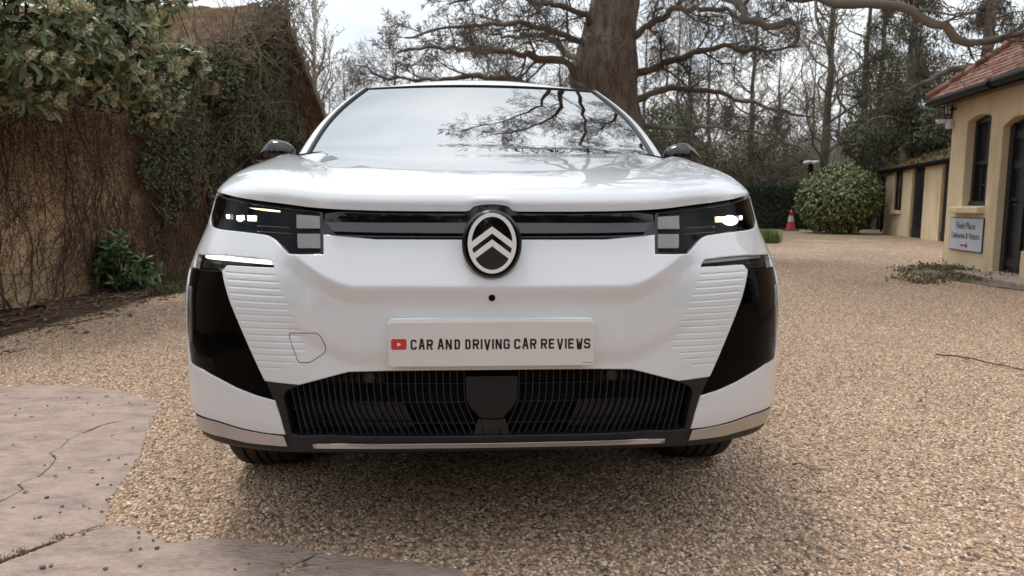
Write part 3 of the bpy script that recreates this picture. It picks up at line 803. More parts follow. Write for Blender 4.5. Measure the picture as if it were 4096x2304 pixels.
wt = sstep(.60, 1.0, np.abs(tt))[None]; A2 = a_[:, None]*(1-wt)+as_[:, None]*wt; B2 = b_[:, None]*(1-wt)+bs_[:, None]*wt
V = np.zeros((nr, ncb, 3))
V[..., 0] = Ev[None, :, 0]+(uK-Ev[:, 0])[None]*(A2**.9)
V[..., 1] = Ev[None, :, 1]+(yK-Ev[:, 1])[None]*A2
V[..., 2] = zEe[None]+(zK-zEe)[None]*B2
V[..., 2] += arch(sE)[None]*np.clip(1-b_/.16, 0, 1)[:, None]
ax = np.abs(V[..., 0]); yy = V[..., 1]
uv = .47+.30*np.clip((yy-.5)/.95, -.3, 1.1)
dep = .042*sstep(.34, 1.10, yy)
dep = dep*(1-.85*sstep(1.18, 1.42, yy)); V[..., 2] -= dep*np.exp(-((ax-uv)/.055)**2)-.18*dep*np.exp(-((ax-uv-.13)/.06)**2)
V[..., 2] -= .006*sstep(.2, .8, yy)*np.clip(1-(ax/np.maximum(uv, .1))**2, 0, 1)
V = V.reshape(-1, 3)
F = [(r*ncb+c, r*ncb+c+1, (r+1)*ncb+c+1, (r+1)*ncb+c) for r in range(nr-1) for c in range(ncb-1)]
F2 = []; nb = len(V); Vs = []
for c in range(ncb): v = V[c]; Vs.append((v[0]*.997, v[1]+.012, v[2]+.0015))
V = np.vstack([V, Vs]); F += [(nb+c, nb+c+1, c+1, c) for c in range(ncb-1)]
mesh('bonnet', V, F, m_paint, car, True)
# ---- windscreen, roof, pillars, side glass
def edge3(t):                                   # glass edge, left side negative x later
    return np.array([np.interp(t, [0, .25, 1], [.80, .758, .598])+.028*math.sin(math.pi*np.clip((t-.2)/.8, 0, 1)), np.interp(t, [0, .25, 1], [1.25, 1.53, 2.13]), np.interp(t, [0, .25, 1], [1.09, 1.232, 1.600])])
nt_, nx = 40, 61; V = []
ts = np.linspace(0, 1, nt_)
for t in ts:
    e_ = edge3(t); e_[2] += .018*math.sin(math.pi*t); b = .13-.02*t
    for x in np.linspace(-1, 1, nx):
        V.append((e_[0]*x, e_[1]-b*(1-x*x), e_[2]+(.006-.002*t)*(1-x*x)))
gridF = lambda R, C_: [(r*C_+c, r*C_+c+1, (r+1)*C_+c+1, (r+1)*C_+c) for r in range(R-1) for c in range(C_-1)]
ws = mesh('windscreen', V, gridF(nt_, nx), m_screen, car, True)
WS = np.array(V).reshape(nt_, nx, 3)
# black ceramic border just under the glass
fb = MB()
inner = WS.copy(); nrm = np.array([0, .45, -.89])*.006
bor = MB()
def strip(A, B): 
    n = len(A); bor.add(np.vstack([A, B]), [(i, i+1, n+i+1, n+i) for i in range(n-1)])
Wd = WS+nrm
strip(Wd[:, 0], Wd[:, 0]+(Wd[:, 3]-Wd[:, 0])*.8); strip(Wd[:, -1]+(Wd[:, -4]-Wd[:, -1])*.8, Wd[:, -1]); strip(Wd[-3], Wd[-1]); 
bor.build('glass_border', m_matte, ws, False)
# roof
ty = np.array([0, .04, .12, .25, .45, .8, 1.3, 1.9, 2.25]); 
zc = np.array([1.607, 1.626, 1.652, 1.677, 1.692, 1.700, 1.690, 1.645, 1.585])
ex = np.array([.598, .603, .612, .620, .63, .635, .63, .61, .58]); ez = np.array([1.600, 1.606, 1.614, 1.622, 1.63, 1.635, 1.625, 1.59, 1.545])
tf = np.linspace(0, 2.25, 50); xs = np.linspace(-1, 1, 61); V = []
def smi(x, xp, fp):
    m = np.gradient(fp, xp); i = np.clip(np.searchsorted(xp, x, 'right')-1, 0, len(xp)-2); h = xp[i+1]-xp[i]; u = (x-xp[i])/h
    return (2*u**3-3*u**2+1)*fp[i]+(u**3-2*u**2+u)*h*m[i]+(-2*u**3+3*u**2)*fp[i+1]+(u**3-u**2)*h*m[i+1]
for t in tf:
    for x in xs:
        w_ = smi(t, ty, ex); z0 = smi(t, ty, ez); z1 = smi(t, ty, zc)
        V.append((w_*x, 2.134+t-.11*(1-x*x)*math.exp(-t*1.2), z0+(z1-z0)*(1-abs(x)**2.3)+.003))
roof = mesh('roof', V, gridF(50, 61), m_paint, car, True)
RF = np.array(V).reshape(50, 61, 3)
m_seal = mat('rubber_seal', (.008, .008, .008), .5)
sl_ = MB(); sl_.tube(list(RF[0]+np.array([0, -.004, -.002])), .0045, 6, False)
for c in (0, -1): sl_.tube([p+np.array([(-1 if c == 0 else 1)*.006, .002, .002]) for p in WS[:, c]], .010, 8, False)
sl_.build('windscreen_seal', m_seal, car, True)
for sg in (-1, 1):
    # pillar and cant rail: curved section from seal outwards, swept up the screen edge and along the roof
    path = []
    for t in np.linspace(0, 1, 24): e_ = edge3(t); e_[2] += .018*math.sin(math.pi*t); path.append((e_, np.array([.062-.018*t, .03, .0])))
    for k in range(2, 50, 2): p = RF[k, -1]; path.append((np.array([abs(p[0]), p[1], p[2]]), np.array([.045, .0, 0])))
    V = []; n = 7
    for i, (e_, wd) in enumerate(path):
        tb_ = min(1, i/24)
        for k in range(n):
            a = k/(n-1)
            x = e_[0]+.012*(1-tb_)+wd[0]*math.sin(a*math.pi/2); y = e_[1]+wd[1]*a+.02*a*(1-tb_); z = e_[2]+.006+.008*math.sin(a*math.pi)-.055*a**2.5
            V.append((sg*x, y, z))
    F = gridF(len(path), n)
    mesh('roof_pillar', V, F if sg > 0 else [f[::-1] for f in F], m_paint, car, True)
    # side glass from rail to waistline
    V = []; rr = [v for v in path]
    for i, (e_, wd) in enumerate(path):
        top = np.array([(e_[0]+wd[0]+.010), e_[1]+wd[1]+.01, e_[2]-.045]); yb = e_[1]+wd[1]+.0
        bt = np.array([.90, yb, shoulder(yb)-.004])
        if bt[2] > top[2]-.004: bt = top-np.array([-.004, 0, .004])
        for k in range(6):
            a = k/5; q = top*(1-a)+bt*a; q[0] += .02*math.sin(a*math.pi); V.append((sg*q[0], q[1], q[2]))
    F = gridF(len(path), 6)
    mesh('side_window', V, F if sg > 0 else [f[::-1] for f in F], m_sideglass, car, True)
    # shelf that closes the shoulder to the glass
    V = []
    for y in np.linspace(1.30, 4.3, 30):
        z = shoulder(y); p = S(np.array([s_y(y)]), np.array([z]))[0]; V += [(sg*p[0], p[1], p[2]), (sg*.86, y, z+.012)]
    F = [(2*i, 2*i+1, 2*i+3, 2*i+2) for i in range(29)]
    mesh('waist_trim', V, F if sg < 0 else [f[::-1] for f in F], m_matte, car, True)
    # mirror: pod, stalk, glass
    V = []; n, m = 28, 18
    for i in range(m+1):
        u = i/m
        th = math.pi*u
        for k in range(n):
            ph = 2*math.pi*k/n
            x = -math.cos(th); rr_ = math.sin(th)**.75
            taper = 1-.25*max(0, x)-.05*max(0, -x)
            zz = math.sin(ph)*rr_*(.060 if math.sin(ph) > 0 else .022)*taper; yy_ = math.cos(ph)*rr_*.055
            xx = .985+.103*x
            zz += .030*(1-max(0, x)**1.5*1.2-(.25 if x < -.5 else 0)*(-x-.5)) if math.sin(ph) > 0 else 0
            zz = zz if math.sin(ph) > 0 else zz
            V.append((sg*xx, 1.70+yy_+.06*max(0, x), 1.208+zz))
    V = np.array(V).reshape(m+1, n, 3)
    F = [(i*n+k, i*n+(k+1) % n, (i+1)*n+(k+1) % n, (i+1)*n+k) for i in range(m) for k in range(n)]
    cap = mesh('door_mirror', V.reshape(-1, 3), F if sg > 0 else [f[::-1] for f in F], m_cap, car, True)
    st = MB(); st.tube([(sg*.90, 1.66, 1.13), (sg*.93, 1.68, 1.18), (sg*.96, 1.70, 1.205)], [.03, .025, .03], 12); st.build('mirror_stalk', m_matte, cap, True)
    st = MB(); st.tube([(sg*.965, 1.756, 1.225), (sg*.965, 1.760, 1.225)], [.055, .053], 24); mg = st.build('mirror_glass', m_silver, cap)
# door shut lines and handles on both sides
for sg in (-1, 1):
    for (ya, yb) in ((1.50, 2.50), (2.51, 3.36)):
        dl_ = MB(); z0, z1 = .40, shoulder(ya)-.03
        rr_ = .52 if yb > 3 else 0
        pts = [(ya, z1), (ya, z0+.03), (ya+.03, z0), (yb-.03-rr_*.6, z0), (yb-.25*(rr_ > 0)-.0, z0+.25*(rr_ > 0)), (yb, z1-.25), (yb, z1)]
        q = resample([(s_y(a)*sg, b) for a, b in pts], .03, False)
        dl_.tube([S(a, b, -.0006) for a, b in q], .0022, 5, False); dr_ = dl_.build('door', m_seal, car, True)
        hb_ = MB(); hb_.tube([S(s_y(yb-.26)*sg, .93, .004), S(s_y(yb-.22)*sg, .932, .014), S(s_y(yb-.10)*sg, .932, .014), S(s_y(yb-.06)*sg, .93, .004)], [.008, .012, .012, .008], 8)
        hb_.build('handle', m_paint, dr_, True)
    sk = MB(); sk.tube([S(s_y(y)*sg, .335, .004) for y in np.linspace(1.42, 3.30, 12)], .035, 8); sk.build('sill_cladding', m_matte, car, True)
# tail: closed rear
V = []; 
for t in np.linspace(0, 1, 8):
    for x in np.linspace(-1, 1, 21):
        a = RF[-1, int((x+1)/2*60)]; b = np.array([.86*x, 4.50-.12*x*x, 1.14]); V.append(tuple(a*(1-t)+b*t))
mesh('tailgate', V, gridF(8, 21), m_paint, car, True)
# cabin: dashboard, seats and steering wheel in dark trim
m_trim = mat('cabin_trim', (.02, .02, .021), .7)
cb = MB(); cb.box((0, 1.75, 1.02), (1.5, .45, .14)); cb.build('dashboard', m_trim, car)
for x in (-.38, .38):
    sb = MB(); sb.box((x, 2.75, .75), (.5, .5, .16)); sb.box((x, 3.02, 1.05), (.48, .14, .6)); sb.box((x, 3.05, 1.43), (.26, .10, .16)); bevel(sb.build('seat', m_trim, car), .04, 3)
sw = MB(); sw.tube([(.38+.18*math.cos(t), 2.18+.05*math.sin(t), 1.08+.17*math.sin(t)) for t in np.linspace(0, 2*math.pi, 33)], .014, 8, False); sw.build('steering_wheel', m_trim, car, True)
# scuttle panel between bonnet and screen
V = []
for (dy, dz) in ((0, -.012), (.10, -.05), (.25, -.09)):
    for x in np.linspace(-.9, .9, 21): V.append((x, 1.46-.10*(1-(x/.925)**2)+dy-.01, 1.236+dz-.1*abs(x/.9)**20))
mesh('scuttle', V, gridF(3, 21), m_matte, car, True)

# ---- number plate (stands on its own holder)
npl = empty('number_plate', (0, 0, .592)); npl.parent = car
PZ0, PZ1 = .592, .703; PW = .26
def rrect(w_, z0, z1, r, n=6):
    o = []
    for (cx, cz, a0) in ((w_-r, z1-r, 0), (-w_+r, z1-r, 90), (-w_+r, z0+r, 180), (w_-r, z0+r, 270)):
        for k in range(n+1): a = D2R(a0+90*k/n); o.append((cx+r*math.cos(a), cz+r*math.sin(a)))
    return o
def front(x, z, d): return (x, d, z)
def face(name, poly, y0, y1, mt): 
    b = MB(); b.prism(poly, front, y0, y1); o = b.build(name, mt, None); o.parent = npl; o.location = (0, 0, -.592); return o
bevel(face('plate_backing', rrect(PW-.0005, PZ0+.004, PZ1+.007, .010), .0035, .022, m_white), .0015)
bevel(face('plate', rrect(PW, PZ0, PZ1, .010), 0.0, .003, m_plate), .0006, 1)
def plx(zx, zy):                                # zoom-of-plate pixel -> plate plane
    d = ray(1520+zx/2.927, 1240+zy/2.927); t = (0-CAM[1])/d[1]; p = CAM+d*t; return p[0], p[2]
x0, zt0 = plx(128, 341); x1, zb0 = plx(312, 465)
lg = rrect((x1-x0)/2, zb0, zt0, .005); lg = [(x+(x0+x1)/2, z) for x, z in lg]
face('play_logo', lg, -.0004, .0002, m_red)
cxl, czl = (x0+x1)/2, (zt0+zb0)/2
face('play_arrow', [(cxl-.0038, czl+.0052), (cxl-.0038, czl-.0052), (cxl+.0062, czl)], -.0008, -.0002, m_wht)
# lettering: block characters drawn on a 5 x 7 frame with a pen of constant width
GL = {'A': [[(0, 0), (2, 7), (3, 7), (5, 0)], [(1.05, 2.3), (3.95, 2.3)]],
      'C': [[(5, 5.1), (5, 6.2), (4.2, 7), (.8, 7), (0, 6.2), (0, .8), (.8, 0), (4.2, 0), (5, .8), (5, 1.9)]],
      'R': [[(0, 0), (0, 7), (4.2, 7), (5, 6.3), (5, 4.1), (4.3, 3.4), (0, 3.4)], [(2.6, 3.4), (5, 0)]],
      'N': [[(0, 0), (0, 7)], [(5, 0), (5, 7)], [(0, 7), (5, 0)]],
      'D': [[(.6, 0), (.6, 7)], [(-.3, 7), (4, 7), (5, 6.1), (5, .9), (4, 0), (-.3, 0)]],
      'I': [[(0, 0), (0, 7)]], 'V': [[(0, 7), (2.3, 0), (2.7, 0), (5, 7)]],
      'G': [[(5, 5.1), (5, 6.2), (4.2, 7), (.8, 7), (0, 6.2), (0, .8), (.8, 0), (4.2, 0), (5, .8), (5, 3.3), (3, 3.3)]],
      'E': [[(5, 7), (0, 7), (0, 0), (5, 0)], [(0, 3.6), (4.3, 3.6)]],
      'W': [[(0, 7), (1.0, 0), (1.5, 0), (2.5, 4.6), (3.5, 0), (4.0, 0), (5, 7)]],
      'S': [[(5, 5.3), (5, 6.2), (4.2, 7), (.8, 7), (0, 6.2), (0, 4.3), (.8, 3.6), (4.2, 3.4), (5, 2.7), (5, .8), (4.2, 0), (.8, 0), (0, .8), (0, 1.7)]]}
def stroke(mb, pts, hw, y):
    P = [np.array(p, float) for p in pts]
    L, R = [], []
    for i, p in enumerate(P):
        a = P[i]-P[i-1] if i else P[1]-P[0]; b = P[i+1]-P[i] if i < len(P)-1 else a
        a = a/(np.linalg.norm(a)+1e-12); b = b/(np.linalg.norm(b)+1e-12); n1 = np.array([-a[1], a[0]]); n2 = np.array([-b[1], b[0]])
        m = n1+n2; m = m/(np.linalg.norm(m)+1e-9); k = hw/max(.35, m@n1)
        L.append(p+m*k); R.append(p-m*k)
    for i in range(len(P)-1):
        mb.add([(L[i][0], y, L[i][1]), (L[i+1][0], y, L[i+1][1]), (R[i+1][0], y, R[i+1][1]), (R[i][0], y, R[i][1])], [(3, 2, 1, 0)])
xs0 = plx(358, 400)[0]; xs1 = plx(2463, 400)[0]; zt_ = plx(1400, 340)[1]; zb_ = plx(1400, 457)[1]
xw = {'I': (20, 0)}
spans = {}
# measured left/right of each character in the photo
chars = [('C', 358, 430), ('A', 452, 526), ('R', 546, 620), ('A', 674, 750), ('N', 768, 842), ('D', 866, 938), ('D', 992, 1062), ('R', 1085, 1160), ('I', 1180, 1200), ('V', 1218, 1294), ('I', 1313, 1334), ('N', 1352, 1426), ('G', 1446, 1520),
         ('C', 1570, 1645), ('A', 1665, 1740), ('R', 1757, 1832), ('R', 1883, 1957), ('E', 1975, 2052), ('V', 2070, 2146), ('I', 2165, 2186), ('E', 2203, 2280), ('W', 2297, 2372), ('S', 2388, 2463)]
tx = MB(); H = zt_-zb_; pen = H*.092
for ch, a, b in chars:
    xa, xb = plx(a, 400)[0], plx(b, 400)[0]
    if ch == 'I': xm_ = (xa+xb)/2; stroke(tx, [(xm_, zb_), (xm_, zt_)], pen, -.0005); continue
    wd_ = xb-xa-2*pen
    for st_ in GL[ch]:
        pp = []
        for (gx_, gy_) in st_:
            zz = zb_+pen*(1-0)*(gy_ != 99)+(H-2*pen)*gy_/7
            if ch in 'AVWNR' and gy_ in (0, 7) and (ch != 'R' or gy_ == 0): zz = zb_ if gy_ == 0 else zt_
            if ch == 'N': zz = zb_ if gy_ == 0 else zt_
            pp.append((xa+pen+wd_*gx_/5, zz))
        stroke(tx, pp, pen, -.0005)
for xx in range(2376, 2480, 9):
    a = plx(xx, 613); stroke(tx, [(a[0], a[1]), (plx(xx+6, 613)[0], a[1])], .0007, -.0005)
o = tx.build('lettering', m_ink, None); o.parent = npl; o.location = (0, 0, -.592)
# =================================================================== surroundings
R_ = np.random.RandomState(11)
m_pebble = mat('pebble', (.3, .22, .15), .75)
oi = nd(m_pebble, 'ShaderNodeObjectInfo'); rp = nd(m_pebble, 'ShaderNodeValToRGB'); rp.color_ramp.interpolation = 'LINEAR'
lk(m_pebble, oi.outputs['Random'], rp.inputs[0]); el = rp.color_ramp.elements
cols = [(0, (0.085, 0.062, 0.052)), (0.1, (0.39, 0.24, 0.15)), (0.22, (0.6, 0.42, 0.285)), (0.36, (0.24, 0.145, 0.085)), (0.5, (0.6, 0.46, 0.335)), (0.62, (0.46, 0.3, 0.19)), (0.74, (0.17, 0.135, 0.115)), (0.86, (0.55, 0.36, 0.22)), (1.0, (0.76, 0.65, 0.52))]
while len(el) < len(cols): el.new(.5)
for i, (p, c) in enumerate(cols): el[i].position = p; el[i].color = (*c, 1)
lk(m_pebble, rp.outputs[0], m_pebble.node_tree.nodes['Principled BSDF'].inputs['Base Color'])

def gravel_mat(name, moss=0.0, scale=60):
    m = mat(name, (.3, .22, .15), .85); b = m.node_tree.nodes['Principled BSDF']
    t = nd(m, 'ShaderNodeTexCoord'); v = nd(m, 'ShaderNodeTexVoronoi'); v.inputs['Scale'].default_value = scale; lk(m, t.outputs['Object'], v.inputs['Vector'])
    sx = nd(m, 'ShaderNodeSeparateColor'); lk(m, v.outputs['Color'], sx.inputs[0])
    r = nd(m, 'ShaderNodeValToRGB'); lk(m, sx.outputs[0], r.inputs[0]); el = r.color_ramp.elements
    cc = [(0, (.10, .07, .055)), (.25, (.29, .185, .125)), (.5, (.46, .32, .225)), (.75, (.35, .225, .15)), (1, (.64, .51, .40))]
    while len(el) < len(cc): el.new(.5)
    for i, (p, c) in enumerate(cc): el[i].position = p; el[i].color = (*c, 1)
    dk = nd(m, 'ShaderNodeMapRange'); dk.inputs['From Min'].default_value = .0; dk.inputs['From Max'].default_value = .012*75/scale*.75; dk.inputs['To Min'].default_value = 1.05; dk.inputs['To Max'].default_value = .5
    lk(m, v.outputs['Distance'], dk.inputs['Value'])
    # large soft patches of finer, darker or mossy ground
    n = nd(m, 'ShaderNodeTexNoise'); n.inputs['Scale'].default_value = .55; n.inputs['Detail'].default_value = 5; lk(m, t.outputs['Object'], n.inputs['Vector'])
    mr = nd(m, 'ShaderNodeMapRange'); mr.inputs['From Min'].default_value = .35; mr.inputs['From Max'].default_value = .7; mr.inputs['To Min'].default_value = .78; mr.inputs['To Max'].default_value = 1.12; lk(m, n.outputs['Fac'], mr.inputs['Value'])
    sc_ = nd(m, 'ShaderNodeVectorMath', operation='SCALE'); lk(m, r.outputs[0], sc_.inputs[0]); lk(m, mr.outputs[0], sc_.inputs['Scale'])
    sep_ = nd(m, 'ShaderNodeSeparateXYZ'); lk(m, t.outputs['Object'], sep_.inputs[0])
    fy = nd(m, 'ShaderNodeMapRange'); fy.inputs['From Min'].default_value = 7; fy.inputs['From Max'].default_value = 20; fy.inputs['To Min'].default_value = -.25; fy.inputs['To Max'].default_value = .30; lk(m, sep_.outputs['Y'], fy.inputs['Value'])
    n3 = nd(m, 'ShaderNodeTexNoise'); n3.inputs['Scale'].default_value = 1.3; n3.inputs['Detail'].default_value = 7; n3.inputs['Roughness'].default_value = .65; lk(m, t.outputs['Object'], n3.inputs['Vector'])
    ad = nd(m, 'ShaderNodeMath', operation='ADD'); lk(m, n3.outputs['Fac'], ad.inputs[0]); lk(m, fy.outputs[0], ad.inputs[1])
    ms = nd(m, 'ShaderNodeMapRange'); ms.inputs['From Min'].default_value = .58; ms.inputs['From Max'].default_value = .80; ms.clamp = True; ms.inputs['To Max'].default_value = .75; lk(m, ad.outputs[0], ms.inputs['Value'])
    mi = nd(m, 'ShaderNodeMix', data_type='RGBA'); lk(m, ms.outputs[0], mi.inputs['Factor']); lk(m, sc_.outputs[0], mi.inputs['A']); mi.inputs['B'].default_value = (.155, .115, .06, 1)
    lk(m, mi.outputs['Result'], b.inputs['Base Color'])
    bm = nd(m, 'ShaderNodeBump'); bm.invert = True; bm.inputs['Strength'].default_value = .9; bm.inputs['Distance'].default_value = .012; lk(m, v.outputs['Distance'], bm.inputs['Height']); lk(m, bm.outputs[0], b.inputs['Normal'])
    return m
m_ground = gravel_mat('gravel_ground')
g = mesh('ground', [(-400, -400, 0), (400, -400, 0), (400, 400, 0), (-400, 400, 0)], [(0, 1, 2, 3)], m_ground, smooth=False)
tag(g, kind='structure')

def zpx(x, y): return (x/1.2036/K4, (1100+y/1.2036)/K4)     # reading of the lower left quarter
SLA = [(-500, 560), (0, 550), (200, 540), (430, 545), (600, 570), (720, 600), (775, 630), (765, 668), (722, 710), (706, 780), (690, 830), (640, 930), (560, 1030), (532, 1080), (520, 1150), (490, 1200), (400, 1235), (150, 1328), (0, 1385), (-500, 1560)]
SLB = [(-500, 1590), (0, 1405), (150, 1348), (400, 1252), (520, 1214), (650, 1224), (700, 1238), (760, 1272), (810, 1297), (870, 1292), (960, 1277), (1100, 1277), (1200, 1292), (1350, 1312), (1450, 1332), (1526, 1350), (1330, 1460), (1000, 1660), (300, 2100)]
SLC = [(1548, 1352), (1646, 1355), (1780, 1366), (1914, 1384), (2010, 1398), (2105, 1416), (2175, 1430), (2239, 1449), (2330, 1560), (2200, 1800), (1600, 2100), (380, 2100), (1020, 1675), (1350, 1462)]
def gpoly(L): return [tuple(gp(*zpx(x, y))[:2]) for x, y in L]
def wob(poly, step=.03, a=.006, seed=0):
    q = resample(poly, step); r = np.random.RandomState(seed); t = np.roll(q, -1, 0)-np.roll(q, 1, 0); t /= np.linalg.norm(t, axis=1, keepdims=True)+1e-9
    d = r.normal(0, a, len(q)); d = (d+np.roll(d, 1)+np.roll(d, -1))/2
    return [tuple(p) for p in q+np.stack([-t[:, 1], t[:, 0]], 1)*d[:, None]]
SL = [wob(gpoly(L), seed=i) for i, L in enumerate((SLA, SLB, SLC))]
crk = [(-300, 1260), (0, 1106), (60, 1075), (112, 1046), (90, 1020), (140, 998), (182, 985), (210, 960), (245, 930), (270, 892), (240, 866), (290, 840), (330, 800), (380, 775), (420, 762), (480, 735), (530, 722), (610, 711)]
ck = np.array(gpoly(crk)); t = np.roll(ck, -1, 0)-np.roll(ck, 1, 0); t[0] = ck[1]-ck[0]; t[-1] = ck[-1]-ck[-2]; t /= np.linalg.norm(t, axis=1, keepdims=True); nn = np.stack([-t[:, 1], t[:, 0]], 1)
wd = (np.where((np.arange(len(ck)) % 3) == 1, .0045, .0022)*np.linspace(1, .5, len(ck)))[:, None]; wd[-4:-1] = .007; wd[-1] = .0005
crack = [tuple(p) for p in ck+nn*wd]+[tuple(p) for p in (ck-nn*wd)[::-1]]
m_slab = mat('sandstone', (.3, .25, .22), .8)
noisy(m_slab, [(.125, .095, .078), (.28, .205, .172), (.42, .315, .265), (.32, .245, .21)], 4.5, 15, .88, (.32, .68), bump=1.0, bscale=40, bdist=.010, stretch=(1, 2.2, 1))
def slabfn(zt):
    def f(s, z, off=0.0): return np.stack([s, z, zt+np.array([.004*noise.noise((a*2.2, b*2.2, 3.1)) for a, b in zip(np.atleast_1d(s), np.atleast_1d(z))])+off], -1)
    def n_(s, z):
        e = .01; dx = (f(s+e, z)-f(s-e, z)); dy = f(s, z+e)-f(s, z-e); n = np.cross(dx, dy); return n/np.linalg.norm(n, axis=-1, keepdims=True)
    return f, n_
slab_lab = ['large pinkish sandstone slab with a long jagged crack across it', 'grey brown stone slab along the bottom left edge of the gravel', 'small stone slab nearest the camera, right of the straight joint']
for i, L in enumerate(SL):
    f_, n_ = slabfn(.010)
    o = panel('paving_slab', L, [crack] if i == 0 else [], m_slab, None, grid=.06, step=.03, er=.004, skirt=.03, fn=f_, fnn=n_)
    tag(o, slab_lab[i], 'paving slab', 'stone slabs at the edge of the gravel')
# thin dark bed seen in the crack
def inslab(P):
    m = np.zeros(len(P), bool)
    for L in SL: m |= pip(P, L)
    return m
# ---- gravel bed: grid sheet with a density value, pebbles spread by geometry nodes
xs_ = np.arange(-9, 17, .1); ys_ = np.arange(-1.3, 19, .1)
GX, GY = np.meshgrid(xs_, ys_, indexing='ij'); P = np.stack([GX.ravel(), GY.ravel()], 1)
fine = []
n1, n2 = len(xs_), len(ys_); V = np.c_[P, np.full(len(P), .004)]
idx = np.arange(n1*n2).reshape(n1, n2); F = np.stack([idx[:-1, :-1], idx[1:, :-1], idx[1:, 1:], idx[:-1, 1:]], -1).reshape(-1, 4)
cen = P[F].mean(1); rel = cen-CAM[:2]; Dc = rel@_fh[:2]; Xc = rel@_rh[:2]
vis = (Dc > 1.6) & (np.abs(Xc) < Dc*.76+.35) & ((Xc > -4.25) | (Dc < 4)) & (Dc < 20) & ~((np.abs(cen[:, 0]) < .9+(cen[:, 1]-2)*.25) & (cen[:, 1] > 3))
F = F[vis]; cen = cen[vis]
# cut the cells that touch the slabs into small ones, keep what lies outside
tch = inslab(cen)
for dx in (-.05, .05):
    for dy in (-.05, .05): tch |= inslab(cen+np.array([dx, dy]))
allin = inslab(cen)
for dx in (-.05, .05):
    for dy in (-.05, .05): allin &= inslab(cen+np.array([dx, dy]))
Fk = list(map(tuple, F[~tch])); Vl = [tuple(v) for v in V]
part = cen[tch & ~allin]; k = 8; h = .1/k
for c in part:
    q = np.array([(c[0]-.05+h*(i+.5), c[1]-.05+h*(j+.5)) for i in range(k) for j in range(k)])
    for (x, y) in q[~inslab(q)]:
        b = len(Vl); Vl += [(x-h/2, y-h/2, .004), (x+h/2, y-h/2, .004), (x+h/2, y+h/2, .004), (x-h/2, y+h/2, .004)]; Fk.append((b, b+1, b+2, b+3))
gv = mesh('gravel', Vl, Fk, m_ground, smooth=False)
Vn = np.array([tuple(v.co) for v in gv.data.vertices]); Dv = (Vn[:, :2]-CAM[:2])@_fh[:2]
den = np.interp(Dv, [1.6, 2.9, 4, 6, 9, 13, 20], [10500, 10500, 9000, 5200, 2300, 420, 10])
undercar = (np.abs(Vn[:, 0]) < .75) & (Vn[:, 1] > 1.0) & (Vn[:, 1] < 4.4); den[undercar] *= .02
at_ = gv.data.attributes.new('dens', 'FLOAT', 'POINT'); at_.data.foreach_set('value', den.astype(np.float32))
siz = np.interp(Dv, [0, 4, 9, 13], [1, .95, 1.1, 1.3]); at2 = gv.data.attributes.new('siz', 'FLOAT', 'POINT'); at2.data.foreach_set('value', siz.astype(np.float32))
tag(gv, 'loose tan and brown pea gravel covering the drive', 'gravel', kind='stuff')
